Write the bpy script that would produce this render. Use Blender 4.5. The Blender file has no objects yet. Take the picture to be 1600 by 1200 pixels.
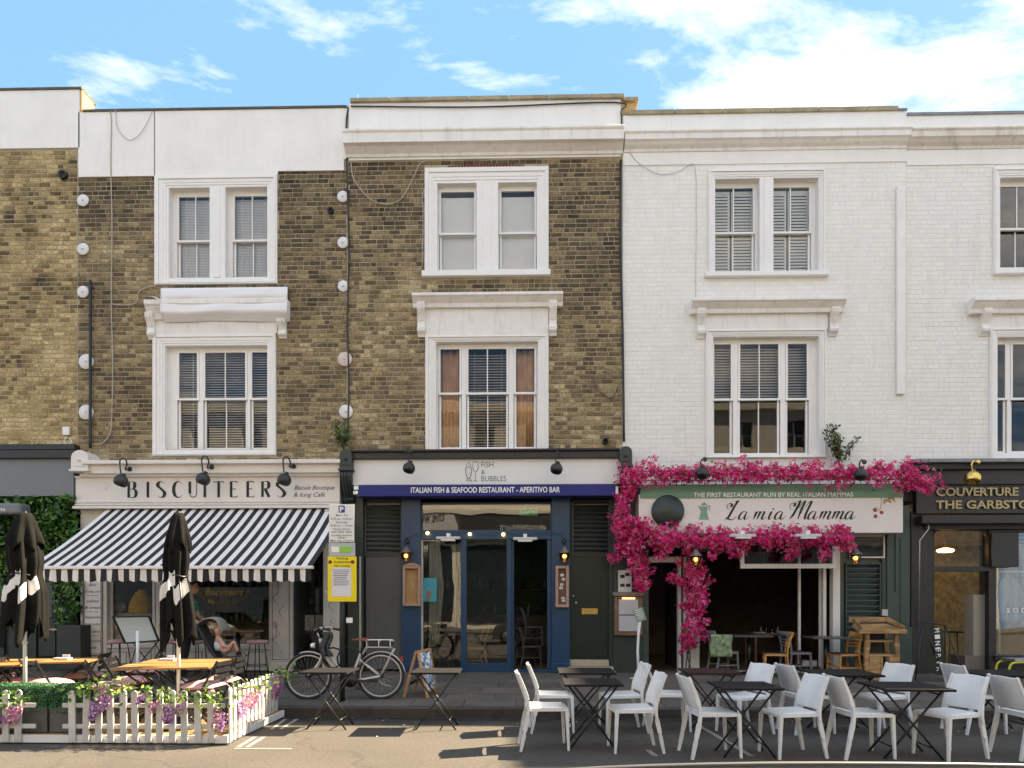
import bpy, bmesh, math, random
from mathutils import Vector, Matrix
R = math.radians
random.seed(7)
scene = bpy.context.scene
# ------------------------------------------------------------ camera, sky, sun, exposure
F = 1080.0
YAW = R(1.3)
CAM = Vector((0.0, -13.7, 1.6))
cam_d = bpy.data.cameras.new('camera')
cam = bpy.data.objects.new('camera', cam_d)
scene.collection.objects.link(cam)
cam.location = CAM
cam.rotation_euler = (R(90), 0, YAW)
cam_d.sensor_width = 36.0
cam_d.lens = 36.0 * F / 1600.0
cam_d.shift_y = (940 - 600) / 1600.0
cam_d.clip_start = 0.05
cam_d.clip_end = 3000
scene.camera = cam

SUN_DIR = Vector((-0.95, -0.43, -1.0)).normalized()      # the way the light travels
sun_el = math.asin(-SUN_DIR.z)
sun_az = math.atan2(-SUN_DIR.x, -SUN_DIR.y)
world = bpy.data.worlds.new('World')
scene.world = world
world.use_nodes = True
wn, wl = world.node_tree.nodes, world.node_tree.links
wn.clear()
w_out = wn.new('ShaderNodeOutputWorld')
w_bg = wn.new('ShaderNodeBackground')
w_bg.inputs['Strength'].default_value = 0.082
sky = wn.new('ShaderNodeTexSky')
sky.sky_type = 'NISHITA'
sky.sun_disc = False
sky.sun_elevation = sun_el
sky.sun_rotation = sun_az
sky.altitude = 50
sky.air_density = 1.0
sky.dust_density = 0.6
sky.ozone_density = 2.5
# broken cloud: noise on the sky's own directions, laid out on a high flat layer
tc = wn.new('ShaderNodeTexCoord')
sep = wn.new('ShaderNodeSeparateXYZ'); wl.new(tc.outputs['Generated'], sep.inputs[0])
mx = wn.new('ShaderNodeMath'); mx.operation = 'MAXIMUM'; mx.inputs[1].default_value = 0.06
wl.new(sep.outputs['Z'], mx.inputs[0])
dvx = wn.new('ShaderNodeMath'); dvx.operation = 'DIVIDE'; wl.new(sep.outputs['X'], dvx.inputs[0]); wl.new(mx.outputs[0], dvx.inputs[1])
dvy = wn.new('ShaderNodeMath'); dvy.operation = 'DIVIDE'; wl.new(sep.outputs['Y'], dvy.inputs[0]); wl.new(mx.outputs[0], dvy.inputs[1])
cmb = wn.new('ShaderNodeCombineXYZ'); wl.new(dvx.outputs[0], cmb.inputs[0]); wl.new(dvy.outputs[0], cmb.inputs[1])
mp = wn.new('ShaderNodeMapping'); wl.new(cmb.outputs[0], mp.inputs[0])
mp.inputs['Rotation'].default_value = (0, 0, R(35)); mp.inputs['Scale'].default_value = (1.0, 1.5, 1)
mp.inputs['Location'].default_value = (3.15, 0.7, 0)
n1 = wn.new('ShaderNodeTexNoise'); wl.new(mp.outputs[0], n1.inputs['Vector'])
n1.inputs['Scale'].default_value = 1.5; n1.inputs['Detail'].default_value = 9; n1.inputs['Roughness'].default_value = 0.62; n1.inputs['Distortion'].default_value = 0.25
n0 = wn.new('ShaderNodeTexNoise'); n0.inputs['Scale'].default_value = 0.42; n0.inputs['Detail'].default_value = 1
mp0 = wn.new('ShaderNodeMapping'); wl.new(cmb.outputs[0], mp0.inputs[0]); mp0.inputs['Location'].default_value = (7.0, 7.0, 0)  # offset keeps the view clearer; added cover elsewhere fills and warms the shade
wl.new(mp0.outputs[0], n0.inputs['Vector'])
cov = wn.new('ShaderNodeMath'); cov.operation = 'MULTIPLY_ADD'; cov.inputs[1].default_value = 0.55; wl.new(n0.outputs['Fac'], cov.inputs[0])
sub0 = wn.new('ShaderNodeMath'); sub0.operation = 'SUBTRACT'; sub0.inputs[1].default_value = 0.255; wl.new(n1.outputs['Fac'], sub0.inputs[0]); wl.new(sub0.outputs[0], cov.inputs[2])
rp = wn.new('ShaderNodeValToRGB'); wl.new(cov.outputs[0], rp.inputs[0])
rp.color_ramp.elements[0].position = 0.455; rp.color_ramp.elements[1].position = 0.90
rp.color_ramp.elements[0].color = (0, 0, 0, 1); rp.color_ramp.elements[1].color = (1, 1, 1, 1)
lift = wn.new('ShaderNodeMixRGB'); lift.blend_type = 'MIX'
lift.inputs[0].default_value = 0.88; lift.inputs[2].default_value = (0.62, 1.55, 3.1, 1)
wl.new(sky.outputs[0], lift.inputs[1])
mixc = wn.new('ShaderNodeMixRGB'); wl.new(rp.outputs[0], mixc.inputs[0]); wl.new(lift.outputs[0], mixc.inputs[1])
mixc.inputs[2].default_value = (9.0, 8.3, 7.8, 1)
wl.new(mixc.outputs[0], w_bg.inputs[0]); wl.new(w_bg.outputs[0], w_out.inputs[0])

sun_d = bpy.data.lights.new('sun', 'SUN')
sun_d.energy = 4.4
sun_d.angle = R(0.53)
sun_d.color = (1.0, 0.91, 0.78)
sun = bpy.data.objects.new('sun', sun_d)
scene.collection.objects.link(sun)
sun.rotation_euler = SUN_DIR.to_track_quat('-Z', 'Y').to_euler()
scene.view_settings.view_transform = 'Standard'
scene.view_settings.look = 'None'
scene.view_settings.exposure = 2.4
scene.view_settings.use_white_balance = True
scene.view_settings.white_balance_temperature = 8050
scene.view_settings.gamma = 1.0
scene.view_settings.use_curve_mapping = False
scene.cycles.max_bounces = 8
scene.cycles.transparent_max_bounces = 16
scene.cycles.diffuse_bounces = 4
scene.cycles.caustics_reflective = False
scene.cycles.caustics_refractive = False

# ------------------------------------------------------------ surveying: a photograph pixel on a vertical plane y=Y
def W(u, v, Y=0.0):
    dx = (u - 800) / F; dz = (940 - v) / F
    fx, fy = -math.sin(YAW), math.cos(YAW)
    rx, ry = math.cos(YAW), math.sin(YAW)
    d = (fx + dx * rx, fy + dx * ry)
    t = (Y - CAM.y) / d[1]
    return (t * d[0], 1.6 + t * dz)
def XU(u, Y=0.0): return W(u, 940, Y)[0]
def ZV(v, u=800, Y=0.0): return W(u, v, Y)[1]

# ------------------------------------------------------------ materials
MATS = {}
def mat(name, col, rough=0.6, metal=0.0, var=0.12, vscale=3.0, bump=0.0, bscale=60.0, streak=0.0, spec=None, fine=0.0, emit=None, estr=0, coat=0.0, objrand=0.0, dirt=(0.25, 0.22, 0.18)):
    if name in MATS: return MATS[name]
    m = bpy.data.materials.new(name); m.use_nodes = True
    nt = m.node_tree; N = nt.nodes; L = nt.links
    b = N['Principled BSDF']
    b.inputs['Roughness'].default_value = rough; b.inputs['Metallic'].default_value = metal
    if spec is not None: b.inputs['Specular IOR Level'].default_value = spec
    if coat: b.inputs['Coat Weight'].default_value = coat
    tc = N.new('ShaderNodeTexCoord')
    no = N.new('ShaderNodeTexNoise'); no.inputs['Scale'].default_value = vscale; no.inputs['Detail'].default_value = 6; no.inputs['Roughness'].default_value = 0.65
    L.new(tc.outputs['Object'], no.inputs['Vector'])
    hs = N.new('ShaderNodeHueSaturation'); hs.inputs['Color'].default_value = (*col, 1)
    mr = N.new('ShaderNodeMapRange'); mr.inputs['From Min'].default_value = 0.3; mr.inputs['From Max'].default_value = 0.7
    mr.inputs['To Min'].default_value = 1 - var; mr.inputs['To Max'].default_value = 1 + var
    L.new(no.outputs['Fac'], mr.inputs['Value'])
    last = mr.outputs[0]
    if objrand:
        oi = N.new('ShaderNodeObjectInfo')
        m2 = N.new('ShaderNodeMapRange'); m2.inputs['To Min'].default_value = 1 - objrand; m2.inputs['To Max'].default_value = 1 + objrand
        L.new(oi.outputs['Random'], m2.inputs['Value'])
        mu = N.new('ShaderNodeMath'); mu.operation = 'MULTIPLY'; L.new(last, mu.inputs[0]); L.new(m2.outputs[0], mu.inputs[1]); last = mu.outputs[0]
    if fine:
        n3 = N.new('ShaderNodeTexNoise'); n3.inputs['Scale'].default_value = vscale * 40; n3.inputs['Detail'].default_value = 3
        L.new(tc.outputs['Object'], n3.inputs['Vector'])
        m3 = N.new('ShaderNodeMapRange'); m3.inputs['From Min'].default_value = 0.3; m3.inputs['From Max'].default_value = 0.7
        m3.inputs['To Min'].default_value = 1 - fine; m3.inputs['To Max'].default_value = 1 + fine
        L.new(n3.outputs['Fac'], m3.inputs['Value'])
        mu = N.new('ShaderNodeMath'); mu.operation = 'MULTIPLY'; L.new(last, mu.inputs[0]); L.new(m3.outputs[0], mu.inputs[1]); last = mu.outputs[0]
    L.new(last, hs.inputs['Value'])
    colout = hs.outputs[0]
    if streak:
        mpn = N.new('ShaderNodeMapping'); mpn.inputs['Scale'].default_value = (5, 5, 0.6)
        L.new(tc.outputs['Object'], mpn.inputs[0])
        n2 = N.new('ShaderNodeTexNoise'); n2.inputs['Scale'].default_value = 1.6; n2.inputs['Detail'].default_value = 8; n2.inputs['Roughness'].default_value = 0.7
        L.new(mpn.outputs[0], n2.inputs['Vector'])
        r2 = N.new('ShaderNodeMapRange'); r2.inputs['From Min'].default_value = 0.52; r2.inputs['From Max'].default_value = 0.8; r2.inputs['To Max'].default_value = streak
        L.new(n2.outputs['Fac'], r2.inputs['Value'])
        mm = N.new('ShaderNodeMixRGB'); mm.inputs[2].default_value = (*dirt, 1)
        L.new(r2.outputs[0], mm.inputs[0]); L.new(colout, mm.inputs[1]); colout = mm.outputs[0]
    L.new(colout, b.inputs['Base Color'])
    if bump:
        nb = N.new('ShaderNodeTexNoise'); nb.inputs['Scale'].default_value = bscale; nb.inputs['Detail'].default_value = 5
        L.new(tc.outputs['Object'], nb.inputs['Vector'])
        bp = N.new('ShaderNodeBump'); bp.inputs['Strength'].default_value = bump; bp.inputs['Distance'].default_value = 0.01
        L.new(nb.outputs['Fac'], bp.inputs['Height']); L.new(bp.outputs[0], b.inputs['Normal'])
    if emit:
        b.inputs['Emission Color'].default_value = (*emit, 1); b.inputs['Emission Strength'].default_value = estr
    MATS[name] = m
    return m

def wood_mat(name, c1, c2, rough=0.5, scale=(2, 30, 30)):
    m = bpy.data.materials.new(name); m.use_nodes = True
    N = m.node_tree.nodes; L = m.node_tree.links; b = N['Principled BSDF']
    b.inputs['Roughness'].default_value = rough
    tc = N.new('ShaderNodeTexCoord'); mp = N.new('ShaderNodeMapping'); mp.inputs['Scale'].default_value = scale
    L.new(tc.outputs['Object'], mp.inputs[0])
    no = N.new('ShaderNodeTexNoise'); no.inputs['Scale'].default_value = 1.0; no.inputs['Detail'].default_value = 7; no.inputs['Distortion'].default_value = 0.6
    L.new(mp.outputs[0], no.inputs['Vector'])
    rp = N.new('ShaderNodeValToRGB'); rp.color_ramp.elements[0].position = 0.35; rp.color_ramp.elements[1].position = 0.68
    rp.color_ramp.elements[0].color = (*c1, 1); rp.color_ramp.elements[1].color = (*c2, 1)
    L.new(no.outputs['Fac'], rp.inputs[0])
    oi = N.new('ShaderNodeObjectInfo'); mr = N.new('ShaderNodeMapRange'); mr.inputs['To Min'].default_value = 0.85; mr.inputs['To Max'].default_value = 1.15
    L.new(oi.outputs['Random'], mr.inputs['Value'])
    hs = N.new('ShaderNodeHueSaturation'); L.new(rp.outputs[0], hs.inputs['Color']); L.new(mr.outputs[0], hs.inputs['Value'])
    L.new(hs.outputs[0], b.inputs['Base Color'])
    bp = N.new('ShaderNodeBump'); bp.inputs['Strength'].default_value = 0.25; bp.inputs['Distance'].default_value = 0.004
    L.new(no.outputs['Fac'], bp.inputs['Height']); L.new(bp.outputs[0], b.inputs['Normal'])
    return m

def brick_mat(name, ramp, joined, soot=0.5, sootc=(0.045, 0.038, 0.026), paint=False):
    """stock brick: every brick its own tone; soot and cleaner areas as weathering of the wall"""
    m = bpy.data.materials.new(name); m.use_nodes = True
    N = m.node_tree.nodes; L = m.node_tree.links; b = N['Principled BSDF']
    b.inputs['Roughness'].default_value = 0.9
    b.inputs['Specular IOR Level'].default_value = 0.2
    if joined:
        a = N.new('ShaderNodeAttribute'); a.attribute_name = 'tone'; rnd = a.outputs['Fac']
    else:
        a = N.new('ShaderNodeObjectInfo'); rnd = a.outputs['Random']
    ge = N.new('ShaderNodeNewGeometry')
    big = N.new('ShaderNodeTexNoise'); big.inputs['Scale'].default_value = 0.55; big.inputs['Detail'].default_value = 6; big.inputs['Roughness'].default_value = 0.6
    L.new(ge.outputs['Position'], big.inputs['Vector'])
    # tone = rnd + (weathering - 0.5) - height term
    sp = N.new('ShaderNodeSeparateXYZ'); L.new(ge.outputs['Position'], sp.inputs[0])
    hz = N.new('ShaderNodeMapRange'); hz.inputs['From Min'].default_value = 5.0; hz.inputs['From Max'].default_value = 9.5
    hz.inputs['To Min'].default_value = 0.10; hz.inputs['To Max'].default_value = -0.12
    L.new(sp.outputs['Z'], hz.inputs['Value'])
    bm_ = N.new('ShaderNodeMapRange'); bm_.inputs['From Min'].default_value = 0.3; bm_.inputs['From Max'].default_value = 0.7
    bm_.inputs['To Min'].default_value = -0.28 * soot * 2; bm_.inputs['To Max'].default_value = 0.28 * soot * 2
    L.new(big.outputs['Fac'], bm_.inputs['Value'])
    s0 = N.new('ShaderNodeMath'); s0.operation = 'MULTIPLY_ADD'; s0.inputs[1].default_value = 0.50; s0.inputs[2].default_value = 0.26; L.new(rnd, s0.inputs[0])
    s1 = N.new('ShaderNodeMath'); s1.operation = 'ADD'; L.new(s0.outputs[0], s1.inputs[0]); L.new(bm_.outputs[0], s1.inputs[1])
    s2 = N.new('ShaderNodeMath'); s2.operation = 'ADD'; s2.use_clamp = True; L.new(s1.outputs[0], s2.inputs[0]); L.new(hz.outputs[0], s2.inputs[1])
    fn = N.new('ShaderNodeTexNoise'); fn.inputs['Scale'].default_value = 26; fn.inputs['Detail'].default_value = 5; fn.inputs['Roughness'].default_value = 0.7
    L.new(ge.outputs['Position'], fn.inputs['Vector'])
    rp = N.new('ShaderNodeValToRGB'); cr = rp.color_ramp
    while len(cr.elements) < len(ramp): cr.elements.new(0.5)
    for e, (p, c) in zip(cr.elements, ramp): e.position = p; e.color = (*c, 1)
    L.new((s2 if not paint else s1).outputs[0], rp.inputs[0])
    mr = N.new('ShaderNodeMapRange'); mr.inputs['From Min'].default_value = 0.32; mr.inputs['From Max'].default_value = 0.68
    mr.inputs['To Min'].default_value = 0.97 if paint else 0.5; mr.inputs['To Max'].default_value = 1.02 if paint else 1.5
    L.new(fn.outputs['Fac'], mr.inputs['Value'])
    hs = N.new('ShaderNodeHueSaturation'); L.new(rp.outputs[0], hs.inputs['Color']); L.new(mr.outputs[0], hs.inputs['Value'])
    L.new(hs.outputs[0], b.inputs['Base Color'])
    mpn = N.new('ShaderNodeMapping'); mpn.inputs['Scale'].default_value = (4, 4, 0.5); L.new(ge.outputs['Position'], mpn.inputs[0])
    n2 = N.new('ShaderNodeTexNoise'); n2.inputs['Scale'].default_value = 1.1; n2.inputs['Detail'].default_value = 9; n2.inputs['Roughness'].default_value = 0.72; L.new(mpn.outputs[0], n2.inputs['Vector'])
    r2 = N.new('ShaderNodeMapRange'); r2.inputs['From Min'].default_value = 0.5; r2.inputs['From Max'].default_value = 0.8; r2.inputs['To Max'].default_value = 0.30 if paint else 0.35
    L.new(n2.outputs['Fac'], r2.inputs['Value']); m5 = N.new('ShaderNodeMixRGB'); m5.inputs[2].default_value = (0.42, 0.37, 0.29, 1) if paint else (0.05, 0.042, 0.03, 1)
    L.new(r2.outputs[0], m5.inputs[0]); L.new(hs.outputs[0], m5.inputs[1]); L.new(m5.outputs[0], b.inputs['Base Color'])
    bp = N.new('ShaderNodeBump'); bp.inputs['Strength'].default_value = 0.35 if paint else 0.8; bp.inputs['Distance'].default_value = 0.012
    L.new(fn.outputs['Fac'], bp.inputs['Height']); L.new(bp.outputs[0], b.inputs['Normal'])
    if paint: b.inputs['Roughness'].default_value = 0.6
    return m

def attr_mat(name, cols, rough=0.6, attr='tone', trans=0.0, spec=0.3, bright=0.0):
    """leaves and petals: each its own tone along a ramp"""
    m = bpy.data.materials.new(name); m.use_nodes = True
    N = m.node_tree.nodes; L = m.node_tree.links; b = N['Principled BSDF']
    b.inputs['Roughness'].default_value = rough; b.inputs['Specular IOR Level'].default_value = spec
    a = N.new('ShaderNodeAttribute'); a.attribute_name = attr
    rp = N.new('ShaderNodeValToRGB'); cr = rp.color_ramp
    while len(cr.elements) < len(cols): cr.elements.new(0.5)
    for i, (e, c) in enumerate(zip(cr.elements, cols)): e.position = i / (len(cols) - 1); e.color = (*c, 1)
    L.new(a.outputs['Fac'], rp.inputs[0]); L.new(rp.outputs[0], b.inputs['Base Color'])
    if trans:
        t = N.new('ShaderNodeBsdfTranslucent'); L.new(rp.outputs[0], t.inputs[0])
        mx = N.new('ShaderNodeMixShader'); mx.inputs[0].default_value = trans
        L.new(b.outputs[0], mx.inputs[1]); L.new(t.outputs[0], mx.inputs[2]); L.new(mx.outputs[0], N['Material Output'].inputs[0])
    return m

def glass_mat(name='window_glass', ior=1.58, tint=(0.96, 0.98, 0.97)):
    m = bpy.data.materials.new(name); m.use_nodes = True
    N = m.node_tree.nodes; L = m.node_tree.links; N.remove(N['Principled BSDF'])
    tr = N.new('ShaderNodeBsdfTransparent'); tr.inputs[0].default_value = (*tint, 1)
    gl = N.new('ShaderNodeBsdfGlossy'); gl.inputs['Roughness'].default_value = 0.0; gl.inputs[0].default_value = (1, 1, 1, 1)
    fr = N.new('ShaderNodeFresnel'); fr.inputs[0].default_value = ior
    tc = N.new('ShaderNodeTexCoord'); no = N.new('ShaderNodeTexNoise'); no.inputs['Scale'].default_value = 1.3; no.inputs['Detail'].default_value = 1
    L.new(tc.outputs['Object'], no.inputs['Vector'])
    bp = N.new('ShaderNodeBump'); bp.inputs['Strength'].default_value = 0.12; bp.inputs['Distance'].default_value = 0.02
    L.new(no.outputs['Fac'], bp.inputs['Height']); L.new(bp.outputs[0], gl.inputs['Normal'])
    mx = N.new('ShaderNodeMixShader'); L.new(fr.outputs[0], mx.inputs[0]); L.new(tr.outputs[0], mx.inputs[1]); L.new(gl.outputs[0], mx.inputs[2])
    L.new(mx.outputs[0], N['Material Output'].inputs[0])
    return m

GLASS = glass_mat()
GLASS_UP = glass_mat('upper_glass', 1.34, (.97,.98,.98))
white = mat('white_stucco', (0.82, 0.80, 0.755), 0.7, var=0.05, vscale=1.2, bump=0.15, bscale=30, streak=0.20, fine=0.02, dirt=(0.45, 0.41, 0.36))
whitec = mat('white_cornice', (0.80, 0.77, 0.73), 0.7, var=0.07, vscale=2.2, bump=0.2, bscale=30, streak=0.5, fine=0.03, dirt=(0.30, 0.26, 0.20))
whitew = mat('white_gloss_paint', (0.82, 0.80, 0.77), 0.35, var=0.03, vscale=4, streak=0.06, dirt=(0.5, 0.46, 0.4))
coping_m = mat('coping_stone', (0.34, 0.29, 0.19), 0.9, var=0.3, vscale=4, bump=0.5, bscale=40, fine=0.15)
coping_d = mat('coping_dark', (0.10, 0.09, 0.07), 0.85, var=0.3, vscale=5, bump=0.3)
lead_m = mat('lead_sheet', (0.20, 0.21, 0.22), 0.55, var=0.25, vscale=5)
mortar = mat('mortar', (0.40, 0.34, 0.24), 0.95, var=0.35, vscale=2, bump=0.4, fine=0.2)
paint_mortar = mat('painted_mortar', (0.74, 0.72, 0.67), 0.75, var=0.04, vscale=2)
dkgreen = mat('dark_green_paint', (0.021, 0.034, 0.028), 0.4, var=0.12, vscale=4, streak=0.15, dirt=(0.08, 0.08, 0.07))
teal = mat('grey_green_paint', (0.036, 0.062, 0.053), 0.4, var=0.10, vscale=4, streak=0.12, dirt=(0.12, 0.12, 0.1))
black_m = mat('black_metal', (0.012, 0.012, 0.013), 0.4, var=0.2, vscale=8)
charcoal = mat('charcoal_paint', (0.019, 0.018, 0.017), 0.45, var=0.12, vscale=4)
blue_m = mat('blue_paint', (0.006, 0.045, 0.105), 0.35, var=0.12, vscale=5, streak=0.10, dirt=(0.06, 0.09, 0.12))
grey_panel = mat('grey_panel', (0.085, 0.088, 0.086), 0.55, var=0.06, vscale=3, fine=0.03, streak=0.1)
fascia_grey = mat('fascia_grey', (0.175, 0.19, 0.20), 0.5, var=0.04, vscale=2)
cream = mat('cream_shop_paint', (0.74, 0.70, 0.65), 0.45, var=0.03, vscale=3, streak=0.1, dirt=(0.45, 0.4, 0.33))
dark_room = mat('dark_room', (0.045, 0.04, 0.035), 0.8, var=0.3)
green_room = mat('green_room_wall', (0.07, 0.13, 0.08), 0.8, var=0.3)
floor_wood = wood_mat('room_floor_boards', (0.18, 0.11, 0.06), (0.34, 0.22, 0.12))
ink = mat('black_ink', (0.012, 0.011, 0.011), 0.6, var=0.0)
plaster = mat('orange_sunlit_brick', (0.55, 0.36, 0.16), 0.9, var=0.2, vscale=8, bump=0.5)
slat_grey = mat('blind_slats', (0.86, 0.85, 0.84), 0.55, var=0.03)
slat_dark = mat('blind_slats_dark', (0.52, 0.44, 0.36), 0.5, var=0.1)
curtain_m = mat('orange_curtain', (0.62, 0.34, 0.17), 0.85, var=0.2, vscale=3)
roller_m = mat('roller_blind', (0.90, 0.90, 0.90), 0.8, var=0.02)
shutter_m = mat('shutter_paint', (0.84, 0.83, 0.78), 0.45, var=0.03)
cable_m = mat('pale_cable', (0.42, 0.38, 0.31), 0.6, var=0.1)
steel = mat('galvanised_steel', (0.45, 0.46, 0.47), 0.4, metal=0.7, var=0.1)
brass = mat('brass', (0.75, 0.52, 0.16), 0.25, metal=1.0, var=0.1)
bulb_m = mat('lit_bulb', (1, 0.8, 0.5), 0.5, var=0, emit=(1.0, 0.45, 0.10), estr=1.6)
lamp_glow = mat('lit_lamp_glass', (1, 0.8, 0.5), 0.3, var=0, emit=(1.0, 0.55, 0.2), estr=.9)

# ------------------------------------------------------------ mesh helpers
def origin_of(o):
    v = Vector((0, 0, 0))
    while o is not None: v += o.location; o = o.parent
    return v

class MB:
    def __init__(s): s.v = []; s.f = []; s.t = []; s.mi = []; s.cur = 0; s.smooth = set()
    def _add(s, vs, fs, tone=None, smooth=False):
        n = len(s.v); s.v += [tuple(q) for q in vs]
        for f in fs:
            if smooth: s.smooth.add(len(s.f))
            s.f.append(tuple(n + i for i in f)); s.t.append(tone if tone is not None else 0.5); s.mi.append(s.cur)
        return s
    def box(s, x0, x1, y0, y1, z0, z1, tone=None):
        if x0 > x1: x0, x1 = x1, x0
        if y0 > y1: y0, y1 = y1, y0
        if z0 > z1: z0, z1 = z1, z0
        vs = [(x0, y0, z0), (x1, y0, z0), (x1, y1, z0), (x0, y1, z0), (x0, y0, z1), (x1, y0, z1), (x1, y1, z1), (x0, y1, z1)]
        return s._add(vs, [(0, 3, 2, 1), (4, 5, 6, 7), (0, 1, 5, 4), (1, 2, 6, 5), (2, 3, 7, 6), (3, 0, 4, 7)], tone)
    def bar(s, p, q, w, h, up=(0, 0, 1), tone=None, w2=None, h2=None):
        p = Vector(p); q = Vector(q); d = (q - p).normalized(); up = Vector(up)
        if abs(d.dot(up)) > 0.98: up = Vector((0, 1, 0)) if abs(d.y) < 0.9 else Vector((1, 0, 0))
        a = d.cross(up).normalized(); b = a.cross(d).normalized()
        w2 = w if w2 is None else w2; h2 = h if h2 is None else h2
        vs = []
        for c, ww, hh in ((p, w, h), (q, w2, h2)):
            for i, j in ((-1, -1), (1, -1), (1, 1), (-1, 1)): vs.append(c + a * ww / 2 * i + b * hh / 2 * j)
        return s._add(vs, [(0, 1, 2, 3), (7, 6, 5, 4), (0, 4, 5, 1), (1, 5, 6, 2), (2, 6, 7, 3), (3, 7, 4, 0)], tone)
    def tube(s, pts, r, n=8, tone=None, closed=False, cap=True):
        pts = [Vector(p) for p in pts]; m = len(pts); vs = []; fs = []
        rs = r if isinstance(r, (list, tuple)) else [r] * m
        prev = None
        for i, p in enumerate(pts):
            if closed: d = (pts[(i + 1) % m] - pts[i - 1]).normalized()
            else: d = (pts[min(i + 1, m - 1)] - pts[max(i - 1, 0)]).normalized()
            if prev is None:
                up = Vector((0, 0, 1)) if abs(d.z) < 0.9 else Vector((0, 1, 0))
                a = d.cross(up).normalized()
            else:
                a = (prev - d * prev.dot(d)).normalized()
            prev = a; b = d.cross(a)
            for k in range(n):
                t = 2 * math.pi * k / n; vs.append(p + (a * math.cos(t) + b * math.sin(t)) * rs[i])
        rng = m if closed else m - 1
        for i in range(rng):
            j = (i + 1) % m
            for k in range(n): fs.append((i * n + k, i * n + (k + 1) % n, j * n + (k + 1) % n, j * n + k))
        s._add(vs, fs, tone, smooth=True)
        if cap and not closed:
            b0 = len(s.v) - len(vs)
            s.f.append(tuple(b0 + k for k in range(n))[::-1]); s.t.append(tone or .5); s.mi.append(s.cur)
            s.f.append(tuple(b0 + (m - 1) * n + k for k in range(n))); s.t.append(tone or .5); s.mi.append(s.cur)
        return s
    def lathe(s, prof, c=(0, 0, 0), axis='z', n=16, tone=None):
        vs = []; fs = []; c = Vector(c)
        for (r, h) in prof:
            for k in range(n):
                t = 2 * math.pi * k / n; a, b = r * math.cos(t), r * math.sin(t)
                vs.append(c + (Vector((a, b, h)) if axis == 'z' else Vector((a, h, b)) if axis == 'y' else Vector((h, a, b))))
        for i in range(len(prof) - 1):
            for k in range(n): fs.append((i * n + k, i * n + (k + 1) % n, (i + 1) * n + (k + 1) % n, (i + 1) * n + k))
        if prof[0][0] > 1e-5: fs.append(tuple(range(n))[::-1])
        if prof[-1][0] > 1e-5: fs.append(tuple((len(prof) - 1) * n + k for k in range(n)))
        return s._add(vs, fs, tone, smooth=True)
    def prism(s, poly, y0, y1, tone=None):
        """poly in x,z; extruded along y"""
        n = len(poly); vs = [(x, y0, z) for x, z in poly] + [(x, y1, z) for x, z in poly]
        fs = [tuple(range(n)), tuple(range(2 * n - 1, n - 1, -1))] + [(i, n + i, n + (i + 1) % n, (i + 1) % n) for i in range(n)]
        return s._add(vs, fs, tone)
    def prismx(s, poly, x0, x1, tone=None):
        """poly in y,z; extruded along x"""
        n = len(poly); vs = [(x0, y, z) for y, z in poly] + [(x1, y, z) for y, z in poly]
        fs = [tuple(range(n))[::-1], tuple(range(n, 2 * n))] + [(i, (i + 1) % n, n + (i + 1) % n, n + i) for i in range(n)]
        return s._add(vs, fs, tone)
    def quad(s, a, b, c, d, tone=None): return s._add([a, b, c, d], [(0, 1, 2, 3)], tone)
    def ball(s, c, r, n=10, sc=(1, 1, 1), tone=None):
        prof = [(math.sin(math.pi * i / n) * r, -math.cos(math.pi * i / n) * r) for i in range(n + 1)]
        base = len(s.v); s.lathe(prof, (0, 0, 0), 'z', n + 2, tone)
        for i in range(base, len(s.v)):
            q = s.v[i]; s.v[i] = (c[0] + q[0] * sc[0], c[1] + q[1] * sc[1], c[2] + q[2] * sc[2])
        return s
    def grid(s, fn, nu, nv, tone=None):
        vs = [fn(i / nu, j / nv) for i in range(nu + 1) for j in range(nv + 1)]
        fs = [(i * (nv + 1) + j, (i + 1) * (nv + 1) + j, (i + 1) * (nv + 1) + j + 1, i * (nv + 1) + j + 1) for i in range(nu) for j in range(nv)]
        return s._add(vs, fs, tone, smooth=True)
    def xform(s, M, start=0):
        for i in range(start, len(s.v)): s.v[i] = tuple(M @ Vector(s.v[i]))
        return s
    def mesh(s, name, off=Vector((0, 0, 0)), tones=False):
        me = bpy.data.meshes.new(name)
        me.from_pydata([(x - off.x, y - off.y, z - off.z) for x, y, z in s.v], [], s.f)
        if s.smooth: me.polygons.foreach_set('use_smooth', [i in s.smooth for i in range(len(s.f))])
        if len(set(s.mi)) > 1: me.polygons.foreach_set('material_index', s.mi)
        if tones:
            at = me.attributes.new('tone', 'FLOAT', 'FACE'); at.data.foreach_set('value', s.t)
        return me
    def build(s, name, m, parent=None, tones=False, bev=0, solid=0, sub=0, kind=None, fixn=True):
        off = origin_of(parent)
        me = s.mesh(name, off, tones)
        o = bpy.data.objects.new(name, me); scene.collection.objects.link(o); o.parent = parent
        for mm in (m if isinstance(m, (list, tuple)) else [m]): me.materials.append(mm)
        if fixn and len(s.f) < 30000:
            bm = bmesh.new(); bm.from_mesh(me); bmesh.ops.recalc_face_normals(bm, faces=bm.faces); bm.to_mesh(me); bm.free()
        if solid: md = o.modifiers.new('solid', 'SOLIDIFY'); md.thickness = solid; md.offset = 0
        if bev: md = o.modifiers.new('bevel', 'BEVEL'); md.width = bev; md.segments = 2; md.limit_method = 'ANGLE'; md.angle_limit = R(40)
        if sub: md = o.modifiers.new('sub', 'SUBSURF'); md.levels = sub; md.render_levels = sub
        if kind: o['kind'] = kind
        return o

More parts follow.
